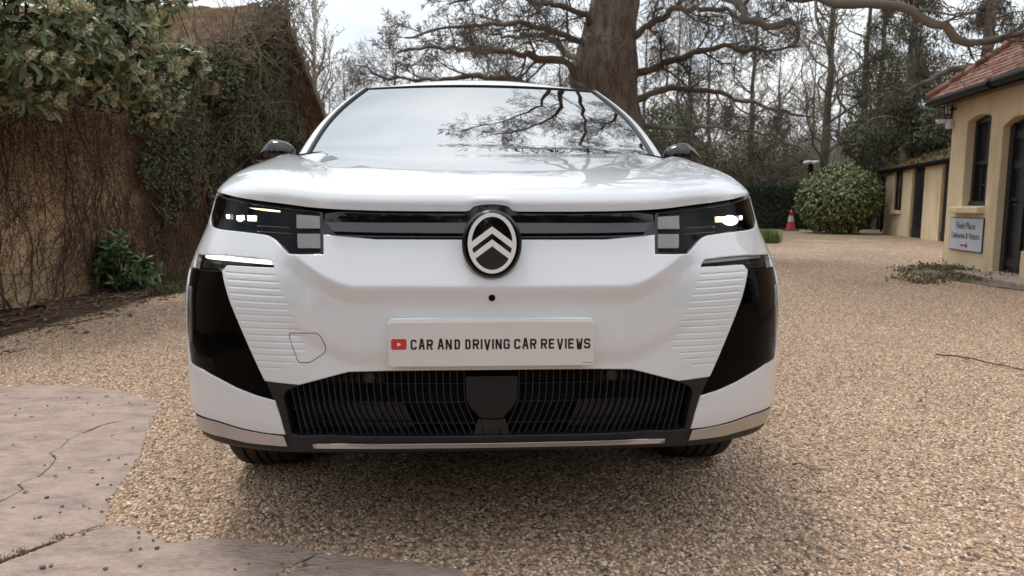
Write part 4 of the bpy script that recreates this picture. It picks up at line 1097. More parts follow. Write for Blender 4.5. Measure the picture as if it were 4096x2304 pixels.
def scatter(obj, denname, variants, mt, smin, smax, keep=True, seed=3, sizname=None, full_rot=True):
    ng = bpy.data.node_groups.new('scatter', 'GeometryNodeTree')
    ng.interface.new_socket('Geometry', in_out='INPUT', socket_type='NodeSocketGeometry'); ng.interface.new_socket('Geometry', in_out='OUTPUT', socket_type='NodeSocketGeometry')
    N = ng.nodes.new; Lk = ng.links.new
    gi, go = N('NodeGroupInput'), N('NodeGroupOutput')
    dp = N('GeometryNodeDistributePointsOnFaces'); dp.inputs['Seed'].default_value = seed
    na = N('GeometryNodeInputNamedAttribute'); na.data_type = 'FLOAT'; na.inputs['Name'].default_value = denname
    Lk(gi.outputs[0], dp.inputs['Mesh']); Lk(na.outputs[0], dp.inputs['Density'])
    g2i = N('GeometryNodeGeometryToInstance')
    for (sx_, sy_, sz_, amp, sd) in variants:
        ic = N('GeometryNodeMeshIcoSphere'); ic.inputs['Radius'].default_value = 1.0; ic.inputs['Subdivisions'].default_value = 2
        nz_ = N('ShaderNodeTexNoise'); nz_.noise_dimensions = '4D'; nz_.inputs['W'].default_value = sd; nz_.inputs['Scale'].default_value = .9; nz_.inputs['Detail'].default_value = 1
        sb = N('ShaderNodeVectorMath'); sb.operation = 'SUBTRACT'; Lk(nz_.outputs['Color'], sb.inputs[0]); sb.inputs[1].default_value = (.5, .5, .5)
        sc2 = N('ShaderNodeVectorMath'); sc2.operation = 'SCALE'; Lk(sb.outputs[0], sc2.inputs[0]); sc2.inputs['Scale'].default_value = amp
        sp = N('GeometryNodeSetPosition'); Lk(ic.outputs['Mesh'], sp.inputs['Geometry']); Lk(sc2.outputs[0], sp.inputs['Offset'])
        tr_ = N('GeometryNodeTransform'); Lk(sp.outputs[0], tr_.inputs['Geometry']); tr_.inputs['Scale'].default_value = (sx_, sy_, sz_)
        ss = N('GeometryNodeSetShadeSmooth'); Lk(tr_.outputs[0], ss.inputs[0]); sm_ = N('GeometryNodeSetMaterial'); Lk(ss.outputs[0], sm_.inputs[0]); sm_.inputs['Material'].default_value = mt
        Lk(sm_.outputs[0], g2i.inputs[0])
    io = N('GeometryNodeInstanceOnPoints'); Lk(dp.outputs['Points'], io.inputs['Points']); Lk(g2i.outputs[0], io.inputs['Instance']); io.inputs['Pick Instance'].default_value = True
    ri_ = N('FunctionNodeRandomValue'); ri_.data_type = 'INT'; ri_.inputs[4].default_value = 0; ri_.inputs[5].default_value = len(variants)-1; Lk(ri_.outputs[2], io.inputs['Instance Index'])
    rv = N('FunctionNodeRandomValue'); rv.data_type = 'FLOAT_VECTOR'; rv.inputs[0].default_value = (-.5, -.5, 0); rv.inputs[1].default_value = (.5, .5, 6.28); Lk(rv.outputs[0], io.inputs['Rotation'])
    rs = N('FunctionNodeRandomValue'); rs.data_type = 'FLOAT'; rs.inputs[2].default_value = smin; rs.inputs[3].default_value = smax
    if sizname:
        nb_ = N('GeometryNodeInputNamedAttribute'); nb_.data_type = 'FLOAT'; nb_.inputs['Name'].default_value = sizname
        mu = N('ShaderNodeMath'); mu.operation = 'MULTIPLY'; Lk(rs.outputs[1], mu.inputs[0]); Lk(nb_.outputs[0], mu.inputs[1]); Lk(mu.outputs[0], io.inputs['Scale'])
    else: Lk(rs.outputs[1], io.inputs['Scale'])
    jn = N('GeometryNodeJoinGeometry'); Lk(io.outputs[0], jn.inputs[0])
    if keep: Lk(gi.outputs[0], jn.inputs[0])
    Lk(jn.outputs[0], go.inputs[0])
    md = obj.modifiers.new('scatter', 'NODES'); md.node_group = ng
scatter(gv, 'dens', [(.0085, .0064, .0046, .8, 1.3), (.0072, .0066, .0050, .7, 4.1), (.0108, .0062, .0046, .9, 7.7), (.0066, .0055, .0046, .6, 9.2)], m_pebble, .48, 1.08, sizname='siz')
# stray stones lying on the slabs: countable, each one its own
sp_ = [(62, 828), (352, 664), (450, 686), (445, 690), (540, 612), (420, 630), (640, 747), (572, 895), (524, 905), (495, 993), (470, 1024), (535, 1025), (605, 925), (226, 1089), (290, 1160), (300, 1130), (192, 1185), (168, 1190), (64, 1137), (402, 1265), (668, 1256), (668, 1280), (738, 1295), (756, 1333), (676, 1335), (630, 1341), (206, 1428), (246, 1419), (508, 1434), (674, 1419), (1356, 1408), (1408, 1352), (1466, 1414), (1576, 1430), (1198, 1408), (1132, 1436), (75, 687), (130, 604), (322, 602), (295, 603), (590, 601), (700, 636), (215, 930), (262, 886), (335, 942), (172, 792), (95, 655), (30, 590), (490, 1155), (430, 1140), (115, 1065), (515, 1096), (230, 642), (610, 925)]
m_stones = [mat('stray_stone', c, .8) for c in ((.42, .32, .23), (.24, .16, .11), (.38, .22, .11), (.62, .56, .48), (.15, .12, .10))]
bm0 = []
for v_ in range(3):
    import bmesh
    b_m = bmesh.new(); bmesh.ops.create_icosphere(b_m, subdivisions=2, radius=1)
    for v in b_m.verts: v.co = Vector((v.co.x*1.0, v.co.y*.78, v.co.z*.55))*(1+.25*noise.noise(v.co*1.3+Vector((v_*5, 0, 0))))
    me = bpy.data.meshes.new('stray_stone'); b_m.to_mesh(me); b_m.free(); me.polygons.foreach_set('use_smooth', [True]*len(me.polygons)); bm0.append(me)
for i, (x, y) in enumerate(sp_):
    p = gp(*zpx(x, y)); s_ = rnd.uniform(.0035, .0068)*(1.5 if i in (13, 19, 23, 26) else 1)
    me = bm0[i % 3].copy() if i >= 3 else bm0[i]; me.materials.append(m_stones[rnd.randrange(5)])
    o = bpy.data.objects.new('stray_stone', me); col.objects.link(o); o.location = (p[0], p[1], .0105+s_*.42); o.scale = (s_, s_, s_); o.rotation_euler = (0, 0, rnd.uniform(0, 6))
    tag(o, 'small loose stone lying on the paving slabs', 'stone', 'loose stones scattered on the paving slabs')
# moss and dry grass in the joint
def blades(name, mt, base, n, h, spread, seed, parent=None, w_=.0025):
    r = np.random.RandomState(seed); base = np.array(base); P = base[r.randint(0, len(base), n)]+np.c_[r.normal(0, spread, (n, 2)), np.zeros(n)]
    a = r.uniform(0, 6.28, n); hh = r.uniform(.4, 1, n)*h; ln = r.uniform(.1, .7, n)*hh
    d = np.stack([np.cos(a), np.sin(a), np.zeros(n)], 1); sd_ = np.stack([-np.sin(a), np.cos(a), np.zeros(n)], 1)*w_
    m_ = P+d*ln[:, None]*.35+np.array([0, 0, 1])*hh[:, None]*.6; t_ = P+d*ln[:, None]+np.array([0, 0, 1])*hh[:, None]
    V = np.stack([P-sd_, P+sd_, m_+sd_*.7, m_-sd_*.7, t_], 1).reshape(-1, 3); k = np.arange(n)*5
    F = [tuple(x) for x in np.stack([k, k+1, k+2, k+3], 1)]+[tuple(x) for x in np.stack([k+3, k+2, k+4], 1)]
    return mesh(name, V, F, mt, parent, False)
m_drygrass = mat('dry_grass', (.22, .17, .07), .8); m_grass = mat('grass_green', (.075, .12, .022), .8); m_weed = mat('weed_green', (.07, .085, .03), .8)
jb = [gp(*zpx(x, y)) for x, y in [(0, 1390), (20, 1380), (60, 1360), (90, 1345), (100, 1350), (265, 1285), (280, 1275), (295, 1272)]]
tag(blades('joint_grass', m_drygrass, jb, 170, .022, .012, 5), 'dry mossy grass in the joint between the slabs', 'grass', kind='stuff')

# ---------------------------------------------------------- plants: generic generators
class Tubes:
    """many thin tapering tubes packed into one mesh"""
    def __init__(s): s.V = []; s.F4 = []; s.n = 0
    def add(s, pts, rads, n=4):
        pts = np.asarray(pts, float); rads = np.asarray(rads, float)*np.ones(len(pts))
        t = np.gradient(pts, axis=0); t /= np.linalg.norm(t, axis=1, keepdims=True)+1e-9
        ref = np.array([.31, .17, .93]) if abs(t[0][2]) < .8 else np.array([.9, .3, .1])
        a = np.cross(t, ref); a /= np.linalg.norm(a, axis=1, keepdims=True)+1e-9; b = np.cross(t, a)
        ang = np.arange(n)*2*math.pi/n
        V = pts[:, None]+(a[:, None]*np.cos(ang)[None, :, None]+b[:, None]*np.sin(ang)[None, :, None])*rads[:, None, None]
        N = len(pts); k = np.arange(n); i = np.arange(N-1)[:, None]
        F = np.stack([i*n+k, i*n+(k+1) % n, (i+1)*n+(k+1) % n, (i+1)*n+k], -1).reshape(-1, 4)+s.n
        s.V.append(V.reshape(-1, 3)); s.F4.append(F); s.n += N*n
    def build(s, name, mt, parent=None, smooth=True): return fastmesh(name, np.vstack(s.V), np.vstack(s.F4), mt, parent, smooth)
def wander(rs, p, d, L, nstep, amp, up=0.0, droop=0.0, kink=0):
    pts = [np.array(p, float)]; d = np.array(d, float); st = L/nstep
    for i in range(nstep):
        d = d+rs.normal(0, amp, 3)+np.array([0, 0, up-droop*i/nstep]); d /= np.linalg.norm(d)
        pts.append(pts[-1]+d*st)
    return np.array(pts)
def grow(T, rs, p, d, L, r, lvl, up=.03, amp=.22, kids=(5, 5, 4), ratio=.55, sides=(8, 5, 4, 3), rmin=.004, spread=.9, droop=0, bias=None, lo=.2):
    n = max(4, int(L/ (.16 if lvl > 1 else .3))); n = min(n, 14)
    pts = wander(rs, p, d, L, n, amp, up, droop)
    rr = np.linspace(r, max(r*.25, rmin), n+1); T.add(pts, rr, sides[min(lvl, len(sides)-1)])
    spawn(T, rs, pts, rr, L, lvl, up, amp, kids, ratio, sides, rmin, spread, droop, bias, lo)
    return pts
def spawn(T, rs, pts, rr, L, lvl, up, amp, kids, ratio, sides, rmin, spread, droop=0, bias=None, lo=.2):
    if lvl >= len(kids): return
    n = len(pts)-1
    for k in range(kids[lvl]):
        f = lo+(1-lo)*(k+rs.uniform(0, 1))/kids[lvl]; i = min(n-1, int(f*n)); fr = f*n-i
        q = pts[i]*(1-fr)+pts[i+1]*fr; t = pts[i+1]-pts[i]; t /= np.linalg.norm(t)+1e-9
        v = rs.normal(0, 1, 3); v -= t*(v@t); v /= np.linalg.norm(v)+1e-9
        if bias is not None: v = v+bias; v /= np.linalg.norm(v)+1e-9
        dd = t*(1.05-spread*.5)+v*spread; dd /= np.linalg.norm(dd)
        Lk_ = L*ratio*rs.uniform(.6, 1.25)*(1.15-.55*f); rk = max(rr[i]*(.40 if lvl < 2 else .5), rmin)
        grow(T, rs, q, dd, Lk_, rk, lvl+1, up, amp, kids, ratio, sides, rmin, spread, droop, bias, .15)
def guide(T, rs, pts, r0, r1, lvl=1, kids=(0, 9, 6, 4), sides=(8, 7, 4, 3), sub=4, jit=.035, **kw):
    """a limb along given points, roughened, then side growth"""
    P = np.array(pts, float); t = np.r_[0, np.cumsum(np.linalg.norm(np.diff(P, axis=0), axis=1))]; n = max(4, sub*len(P)); u = np.linspace(0, t[-1], n)
    Q = np.stack([smi(u, t, P[:, k]) if False else np.array([smi(x, t, P[:, k]) for x in u]) for k in range(3)], 1)
    Q[1:-1] += rs.normal(0, jit, (n-2, 3))*np.array([1, 1, .8]); rr = np.linspace(r0, r1, n); rr *= 1+.09*rs.normal(0, 1, n)
    T.add(Q, rr, sides[0]); L = t[-1]
    spawn(T, rs, Q, rr, L*kw.pop('klen', .5), lvl, kw.get('up', .02), kw.get('amp', .17), kids, kw.get('ratio', .60), sides, kw.get('rmin', .004), kw.get('spread', .72), kw.get('droop', 0), kw.get('bias', None), kw.get('lo', .12))
    return Q
def leaf_mesh(name, P, Dr, Up, L, W, mt, parent=None, fold=.25, droop=.25, detail=True):
    """P base, Dr direction, Up leaf normal; one mesh of many leaves"""
    P = np.asarray(P, float); Dr = Dr/np.linalg.norm(Dr, axis=1, keepdims=True)
    Sd = np.cross(Dr, Up); Sd /= np.linalg.norm(Sd, axis=1, keepdims=True)+1e-9; U_ = np.cross(Sd, Dr)
    L = (np.ones(len(P))*L)[:, None]; W = (np.ones(len(P))*W)[:, None]; n = len(P)
    if detail:
        c1 = P+Dr*L*.35+U_*L*.03; c2 = P+Dr*L*.72-U_*L*droop*.35; tp = P+Dr*L-U_*L*droop
        l1 = c1+Sd*W*.5+U_*W*fold; r1 = c1-Sd*W*.5+U_*W*fold; l2 = c2+Sd*W*.42+U_*W*fold; r2 = c2-Sd*W*.42+U_*W*fold
        V = np.stack([P, c1, c2, tp, l1, r1, l2, r2], 1).reshape(-1, 3); k = np.arange(n)*8
        tri = [(0, 1, 4), (0, 5, 1), (1, 2, 4), (2, 6, 4), (1, 5, 2), (5, 7, 2), (2, 3, 6), (2, 7, 3)]
        F = np.concatenate([np.stack([k+a, k+b, k+c], 1) for a, b, c in tri])
    else:
        m_ = P+Dr*L*.5; l1 = m_+Sd*W*.5+U_*W*fold; r1 = m_-Sd*W*.5+U_*W*fold; tp = P+Dr*L-U_*L*droop*.5
        V = np.stack([P, r1, tp, l1], 1).reshape(-1, 3); k = np.arange(n)*4; F = np.stack([k, k+1, k+2, k+3], 1)
    return fastmesh(name, V, F, mt, parent, detail)
def leaf_mat(name, cols, rough=.35, scale=3.0, spec=.5, trans=0.0):
    m = mat(name, cols[0], rough, spec=spec)
    b = m.node_tree.nodes['Principled BSDF']; ge = nd(m, 'ShaderNodeNewGeometry'); r = nd(m, 'ShaderNodeValToRGB'); lk(m, ge.outputs['Random Per Island'], r.inputs[0])
    el = r.color_ramp.elements
    while len(el) < len(cols): el.new(.5)
    for i, c in enumerate(cols): el[i].position = i/(len(cols)-1); el[i].color = (*c, 1)
    lk(m, r.outputs[0], b.inputs['Base Color'])
    return m
def unit(v): return v/(np.linalg.norm(v, axis=-1, keepdims=True)+1e-9)

m_laurel = leaf_mat('laurel_leaf', [(.075, .10, .035), (.11, .145, .055), (.10, .12, .055), (.18, .20, .085), (.30, .30, .13)], .30)
m_laurel2 = leaf_mat('laurel_bush_leaf', [(.06, .085, .025), (.10, .13, .04), (.16, .18, .06), (.24, .24, .10)], .4)
m_ivy = leaf_mat('ivy_leaf', [(.045, .058, .028), (.075, .09, .04), (.10, .11, .05), (.14, .12, .07)], .5)
m_hedge = leaf_mat('hedge_leaf', [(.022, .036, .02), (.036, .052, .028), (.05, .066, .034)], .5)
m_flower = leaf_mat('laurel_flower', [(.55, .50, .33), (.72, .66, .46), (.42, .40, .22)], .8)
m_stem = mat('stem', (.05, .045, .02), .8)
m_creep = mat('creeper_stem', (.06, .034, .026), .85); noisy(m_creep, [(.055, .030, .023), (.12, .067, .05), (.21, .135, .105)], 3.5, 5, .6)
m_creepbud = leaf_mat('creeper_leaf', [(.08, .04, .03), (.135, .066, .047), (.21, .125, .092), (.06, .036, .03)], .9)
m_bark = mat('oak_bark', (.12, .085, .06), .9)
noisy(m_bark, [(.04, .029, .022), (.115, .083, .062), (.18, .142, .11), (.12, .11, .075)], 4.2, 9, .7, (.3, .72), bump=1.0, bscale=5, bdist=.05, stretch=(2.5, 2.5, .6))
m_barkd = mat('dark_bark', (.08, .065, .05), .9); noisy(m_barkd, [(.07, .056, .044), (.125, .10, .078), (.17, .14, .11)], 3, 6, stretch=(2, 2, .5))
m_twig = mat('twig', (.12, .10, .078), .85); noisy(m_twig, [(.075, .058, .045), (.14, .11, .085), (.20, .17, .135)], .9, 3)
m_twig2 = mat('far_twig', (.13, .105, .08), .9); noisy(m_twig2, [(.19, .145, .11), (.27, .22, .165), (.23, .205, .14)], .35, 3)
m_birch = mat('birch_bark', (.35, .31, .26), .8); noisy(m_birch, [(.16, .13, .10), (.38, .34, .28), (.42, .39, .33)], 3, 4, stretch=(1, 1, .5))

def rosettes(rs, centres, dirs, nl, L, W, spread=1.0):
    P = []; Dr = []; Up = []; LL = []
    for c, d in zip(centres, dirs):
        d = d/np.linalg.norm(d); a0 = rs.uniform(0, 6.28); x = np.cross(d, [.3, .2, .9]); x /= np.linalg.norm(x); y = np.cross(d, x)
        n = rs.randint(nl-2, nl+3)
        for k in range(n):
            a = a0+2.4*k; h = k/n; el = spread*(1.25-.75*h)
            v = d*math.cos(el)+(x*math.cos(a)+y*math.sin(a))*math.sin(el)
            P.append(c-d*(.12*(1-h))*L*3+v*.006); Dr.append(v); Up.append(d*math.sin(el)*1.0-(x*math.cos(a)+y*math.sin(a))*math.cos(el)+rs.normal(0, .15, 3)); LL.append(L*rs.uniform(.65, 1.1)*(1-.3*h))
    LL = np.array(LL)
    return np.array(P), np.array(Dr), np.array(Up), LL, LL*W
def blob_tips(rs, blobs, n, inner=.75):
    """tips spread over lumpy ellipsoids"""
    C_ = []; D_ = []
    wgt = np.array([b[1][0]*b[1][2]+b[1][0]*b[1][1] for b in blobs]); wgt = wgt/wgt.sum()
    while len(C_) < n:
        b = blobs[rs.choice(len(blobs), p=wgt)]; v = unit(rs.normal(0, 1, 3)); r = rs.uniform(inner, 1.0)*(1+.22*noise.noise(Vector(v*2.0+np.array(b[0])*.7)))
        q = np.array(b[0])+v*np.array(b[1])*r
        if q[2] < .03: continue
        ok = True
        for b2 in blobs:
            if b2 is not b and (((q-np.array(b2[0]))/np.array(b2[1]))**2).sum() < .5: ok = False
        if ok: C_.append(q); D_.append(unit(v*.8+np.array([0, 0, .35])+rs.normal(0, .25, 3)))
    return np.array(C_), np.array(D_)
# =================================================================== left side: wall, creeper, laurel, barn
m_render = mat('ochre_render', (.5, .36, .19), .85)
noisy(m_render, [(.42, .30, .18), (.63, .485, .305), (.71, .565, .37), (.75, .605, .41)], 1.3, 8, .62, (.28, .72), bump=.35, bscale=30, bdist=.01, stretch=(1, 1, .35))
m_wallL = mat('old_ochre_wall', (.4, .28, .14), .9)
noisy(m_wallL, [(.44, .30, .16), (.70, .52, .30), (.80, .62, .38)], 1.6, 8, .62, (.3, .7), bump=.5, bscale=12, bdist=.03)
m_blackp = mat('black_metal', (.006, .006, .007), .5, spec=.12)
m_timber = mat('weathered_timber', (.09, .065, .045), .85); noisy(m_timber, [(.045, .03, .022), (.10, .072, .05), (.15, .12, .09)], 3, 6, stretch=(1, .3, 4))
m_tile = mat('clay_tile', (.25, .13, .08), .85)
def tile_mat(m, cols, mosscol, mlo=.52, mhi=.66):
    noisy(m, cols, 9, 5, .6, (.3, .7), bump=.5, bscale=40, bdist=.01)
    b = m.node_tree.nodes['Principled BSDF']; src0 = b.inputs['Base Color'].links[0].from_socket
    ge = nd(m, 'ShaderNodeNewGeometry'); m2 = nd(m, 'ShaderNodeMapRange'); m2.inputs['To Min'].default_value = .75; m2.inputs['To Max'].default_value = 1.2; lk(m, ge.outputs['Random Per Island'], m2.inputs['Value'])
    vs = nd(m, 'ShaderNodeVectorMath', operation='SCALE'); lk(m, src0, vs.inputs[0]); lk(m, m2.outputs[0], vs.inputs['Scale']); src = vs.outputs[0]
    t = nd(m, 'ShaderNodeTexCoord'); n = nd(m, 'ShaderNodeTexNoise'); n.inputs['Scale'].default_value = 1.1; n.inputs['Detail'].default_value = 7; n.inputs['Roughness'].default_value = .7; lk(m, t.outputs['Object'], n.inputs['Vector'])
    mr = nd(m, 'ShaderNodeMapRange'); mr.inputs['From Min'].default_value = mlo; mr.inputs['From Max'].default_value = mhi; lk(m, n.outputs['Fac'], mr.inputs['Value'])
    mi = nd(m, 'ShaderNodeMix', data_type='RGBA'); lk(m, mr.outputs[0], mi.inputs['Factor']); lk(m, src, mi.inputs['A']); mi.inputs['B'].default_value = (*mosscol, 1); lk(m, mi.outputs['Result'], b.inputs['Base Color'])
tile_mat(m_tile, [(.14, .095, .075), (.29, .19, .14), (.42, .30, .23)], (.22, .18, .07), .46, .62)
m_tilered = mat('red_clay_tile', (.35, .14, .08), .8); tile_mat(m_tilered, [(.14, .07, .05), (.27, .13, .09), (.36, .19, .135)], (.16, .13, .08), .62, .8)
m_tilemoss = mat('mossy_tile', (.15, .1, .05), .9); tile_mat(m_tilemoss, [(.10, .07, .05), (.19, .13, .085), (.23, .17, .12)], (.12, .095, .03), .38, .56)
WX = -4.5
def wpt(D, z, off=0.0): return cf(WX+off, D, z)
# garden wall
wl = MB(); V = []
nD, nZ = 60, 14
for i in range(nD+1):
    D = .5+(10.6-.5)*i/nD
    for j in range(nZ+1): z = 2.02*j/nZ; V.append(wpt(D, z+(.03*noise.noise((D, 0, 2)) if j == nZ else 0), .05*noise.noise((D*.9, z*.9, 0))))
wl.add(V, [(i*(nZ+1)+j, (i+1)*(nZ+1)+j, (i+1)*(nZ+1)+j+1, i*(nZ+1)+j+1) for i in range(nD) for j in range(nZ)])
V = []
for i in range(nD+1):
    D = .5+10.1*i/nD; V += [wpt(D, 2.03, -.02), wpt(D, 2.06, -.17), wpt(D, 2.0, -.32), wpt(D, 0, -.32)]
wl.add(V, [(i*4+k, (i+1)*4+k, (i+1)*4+k+1, i*4+k+1) for i in range(nD) for k in range(3)])
tag(wl.build('garden_wall', m_wallL, smooth=True), 'ochre rendered garden wall under bare creeper at the left', 'wall')
# soil and litter strip at its foot
V = []; F = []
for i in range(61):
    D = .5+15*i/60
    for j, o_ in enumerate((-.2, .25, .55, .8)): V.append(cf(WX+o_+(.14*noise.noise((D*1.3, 1, 0)) if j == 3 else 0)+.25*sstep(7, 9.5, D)*(j == 3), D, (.045, .04, .022, .0)[j]+.006*(j < 3)*noise.noise((D*5, j, 0))))
for i in range(60):
    for j in range(3): F.append((i*4+j, (i+1)*4+j, (i+1)*4+j+1, i*4+j+1)[::-1])
m_soil = mat('leaf_litter_soil', (.06, .045, .03), .95); noisy(m_soil, [(.028, .02, .014), (.07, .05, .033), (.13, .09, .055), (.08, .085, .03)], 9, 9, .75, (.3, .72), bump=1, bscale=35, bdist=.03)
tag(mesh('verge', V, F, m_soil), kind='structure')
# creeper on the wall
rs = np.random.RandomState(5)
T = Tubes()
def wallmask(D, z):                              # where the creeper is dense
    n = noise.noise((D*.8, z*.9, 7.7))*.7+noise.noise((D*2.1, z*2.2, 1.1))*.45
    return n+.25*sstep(1.55, 2.0, z)+.30*sstep(8.2, 9.2, D)
for i in range(1350):
    D = rs.uniform(3.2, 10.4); z = abs(rs.normal(.2, .35)) if rs.rand() < .45 else rs.uniform(.1, 1.9)
    if wallmask(D, z) < rs.uniform(-.55, .45): continue
    L = rs.uniform(.4, 1.7); n = int(L/.07); a = rs.normal(math.pi/2-.15, .45) if rs.rand() < .72 else rs.uniform(0, 6.28)
    p = [(D, z)]
    for k in range(n):
        a += rs.normal(0, .28)+(math.pi/2-a)*.03; D += math.cos(a)*.07; z += math.sin(a)*.07; p.append((D, z))
    p = np.array(p); p = p[p[:, 1] < 2.12]
    if len(p) < 4: continue
    o0 = rs.uniform(.03, .11); off = o0+np.cumsum(rs.normal(0, .007, len(p)))
    T.add([wpt(d, max(zz, 0), abs(o)) for (d, zz), o in zip(p, off)], np.linspace(rs.choice([.0055, .004, .003, .0025]), 0.0018, len(p)), 3)
for i in range(26):                              # woody main stems
    D = rs.uniform(4, 9.6); z = 0; a = math.pi/2+rs.normal(0, .25); p = [(D, z)]
    for k in range(22): a += rs.normal(0, .16)+(math.pi/2-a)*.05; D += math.cos(a)*.09; z += math.sin(a)*.09; p.append((D, z))
    T.add([wpt(d, zz, .05+.02*math.sin(k)) for k, (d, zz) in enumerate(p)], np.linspace(rs.uniform(.008, .014), .004, len(p)), 5)
creep = empty('creeper', tuple(wpt(7, 0, .05))); tag(creep, 'bare reddish brown creeper stems covering the ochre garden wall', 'climbing plant')
T.build('stems', m_creep, creep)
P = []; 
while len(P) < 62000:
    D = rs.uniform(3.2, 10.6, 4000); z = rs.uniform(.0, 2.15, 4000)
    for d, zz in zip(D, z):
        if wallmask(d, zz) > rs.uniform(-.55, .50): P.append(wpt(d, zz, rs.uniform(.02, .13)))
P = np.array(P[:62000]); n = len(P)
tw_ = rs.rand(n) < .72
leaf_mesh('dead_leaves', P, rs.normal(0, 1, (n, 3))*[1, 1, 1.3], rs.normal(0, 1, (n, 3))+_rh*1.2, np.where(tw_, rs.uniform(.04, .11, n), rs.uniform(.012, .03, n)), np.where(tw_, rs.uniform(.003, .006, n), rs.uniform(.008, .018, n)), m_creepbud, creep, detail=False)
# dark mat of stems along the top of the wall
T = Tubes()
for i in range(450):
    D = rs.uniform(2.5, 8.6); z = 2.0+rs.normal(.03, .10); p = wander(rs, wpt(D, z, rs.uniform(-.1, .12)), _fh*rs.choice([-1, 1])+np.array([0, 0, -.25])+rs.normal(0, .4, 3), rs.uniform(.3, .9), 7, .25)
    T.add(p, np.linspace(.005, .002, 8), 3)
T.build('top_tangle', m_creep, creep)

# laurel hanging over the wall
lau = empty('cherry_laurel', tuple(cf(-5.2, 7, 0))); tag(lau, 'large evergreen laurel in cream flower hanging over the garden wall', 'shrub')
def ab(px, py, D, r): p = at(px, py, D); return (p, r)
blobs = [ab(60, 60, 5.9, (.95, .9, .62)), ab(190, 110, 6.3, (.7, .7, .5)), ab(270, 120, 6.8, (.52, .6, .42)), ab(340, 215, 6.9, (.42, .42, .30)), ab(430, 165, 7.6, (.34, .4, .20)), ab(100, -60, 6.5, (1.2, 1.2, .7)), ab(190, -20, 7.0, (.72, .8, .5)),
         ab(-120, 60, 5.5, (1.1, 1.0, .7)), ab(385, 260, 7.2, (.25, .28, .24)), ab(250, 170, 6.4, (.5, .4, .3))]
C_, D_ = blob_tips(rs, blobs, 1500, .55)
toc = unit(CAM-C_); keep = ((D_*toc).sum(1) > -.5); C_, D_, toc = C_[keep], D_[keep], toc[keep]; D_ = unit(D_+toc*.35)
P, Dr, Up, LL, WW = rosettes(rs, C_, D_, 8, .15, .30)
leaf_mesh('foliage', P, Dr, Up, LL, WW, m_laurel, lau)
T = Tubes()
for c, d in zip(C_[::1], D_[::1]): T.add(np.array([c-d*.5+rs.normal(0, .05, 3)-np.array([0, 0, .05]), c-d*.22, c]), [.008, .006, .003], 4)
for b in blobs:
    for k in range(6): T.add(wander(rs, cf(-6+rs.normal(0, .3), 7.2+rs.normal(0, .4), 2.2), unit(np.array(b[0])-cf(-6, 7.2, 2.2)), .8*np.linalg.norm(np.array(b[0])-cf(-6, 7.2, 2.2)), 8, .04), np.linspace(.03, .008, 9), 5)
T.build('branches', m_stem, lau)
# flower spikes: short cylinders of tiny blossoms
fp = []; fd = []
sel = [i for i in range(len(C_)) if noise.noise(Vector(C_[i]*.9)) > -.1 and rs.rand() < .40]
for i in sel:
    for s_ in range(rs.randint(1, 4)):
        d = unit(D_[i]+rs.normal(0, .35, 3)+np.array([0, 0, .5])); L = rs.uniform(.07, .12)
        for k in range(60):
            h = rs.uniform(.15, 1)*L; v = unit(rs.normal(0, 1, 3)); fp.append(C_[i]+d*(h+.03)+v*rs.uniform(.005, .017)); fd.append(v+d*.3)
fp = np.array(fp); fd = np.array(fd)
leaf_mesh('flower_spikes', fp, fd, rs.normal(0, 1, fp.shape), .020, .017, m_flower, lau, detail=False)

# small laurel growing at the foot of the wall
sb_ = empty('young_laurel', tuple(cf(-4.25, 7.85, 0))); tag(sb_, 'small glossy green laurel bush growing at the foot of the wall', 'shrub')
c0 = cf(-4.30, 7.72, 0)
C_, D_ = blob_tips(rs, [(c0+np.array([0, 0, .34]), (.32, .30, .30)), (c0+np.array([.02, 0, .58]), (.14, .14, .16)), (c0+np.array([.25, 0, .30]), (.2, .2, .2)), (c0+np.array([-.22, 0, .32]), (.18, .18, .18))], 75, .4)
D_ = unit(D_+np.array([0, 0, .5])); P, Dr, Up, LL, WW = rosettes(rs, C_, D_, 8, .15, .33, .9)
m_young = leaf_mat('young_laurel_leaf', [(.06, .11, .035), (.09, .15, .05), (.12, .18, .065)], .35)
leaf_mesh('foliage', P, Dr, Up, LL, WW, m_young, sb_)
T = Tubes()
for c, d in zip(C_, D_): T.add(np.array([c0+rs.normal(0, .03, 3)*[1, 1, 0], c0*.5+c*.5+[0, 0, -.04], c]), [.008, .006, .003], 4)
T.build('branches', m_stem, sb_)

# barn: gable wall towards the drive, tiled roof
barn = empty('barn', tuple(cf(-5, 13, 0))); tag(barn, 'old barn with a steep mossy tiled roof, its gable smothered in ivy', 'barn')
DN, DRG, DF, ZEV, ZRG = 10.35, 13.2, 16.1, 2.75, 4.36
b = MB()
gx = -4.45
b.add([cf(gx, DN, 0), cf(gx, DF-.2, 0), cf(gx, DF-.2, ZEV), cf(gx, DRG, ZRG-.15), cf(gx, DN, ZEV)], [(0, 1, 2, 3, 4)])
b.add([cf(gx, DN, 0), cf(gx, DN, ZEV), cf(-12, DN, ZEV), cf(-12, DN, 0)], [(0, 1, 2, 3)]); b.add([cf(gx, DF-.2, 0), cf(gx, DF-.2, ZEV), cf(-12, DF-.2, ZEV), cf(-12, DF-.2, 0)], [(3, 2, 1, 0)])
b.build('walls', m_timber, barn)
b = MB()
for (z, t) in ((2.62, .18), (1.9, .12)): b.add([cf(gx+.06, DN, z), cf(gx+.06, DF, z), cf(gx+.06, DF, z+t), cf(gx+.06, DN, z+t), cf(gx, DN, z), cf(gx, DF, z), cf(gx, DF, z+t), cf(gx, DN, z+t)], [(0, 1, 2, 3), (0, 4, 5, 1), (3, 2, 6, 7), (1, 5, 6, 2)])
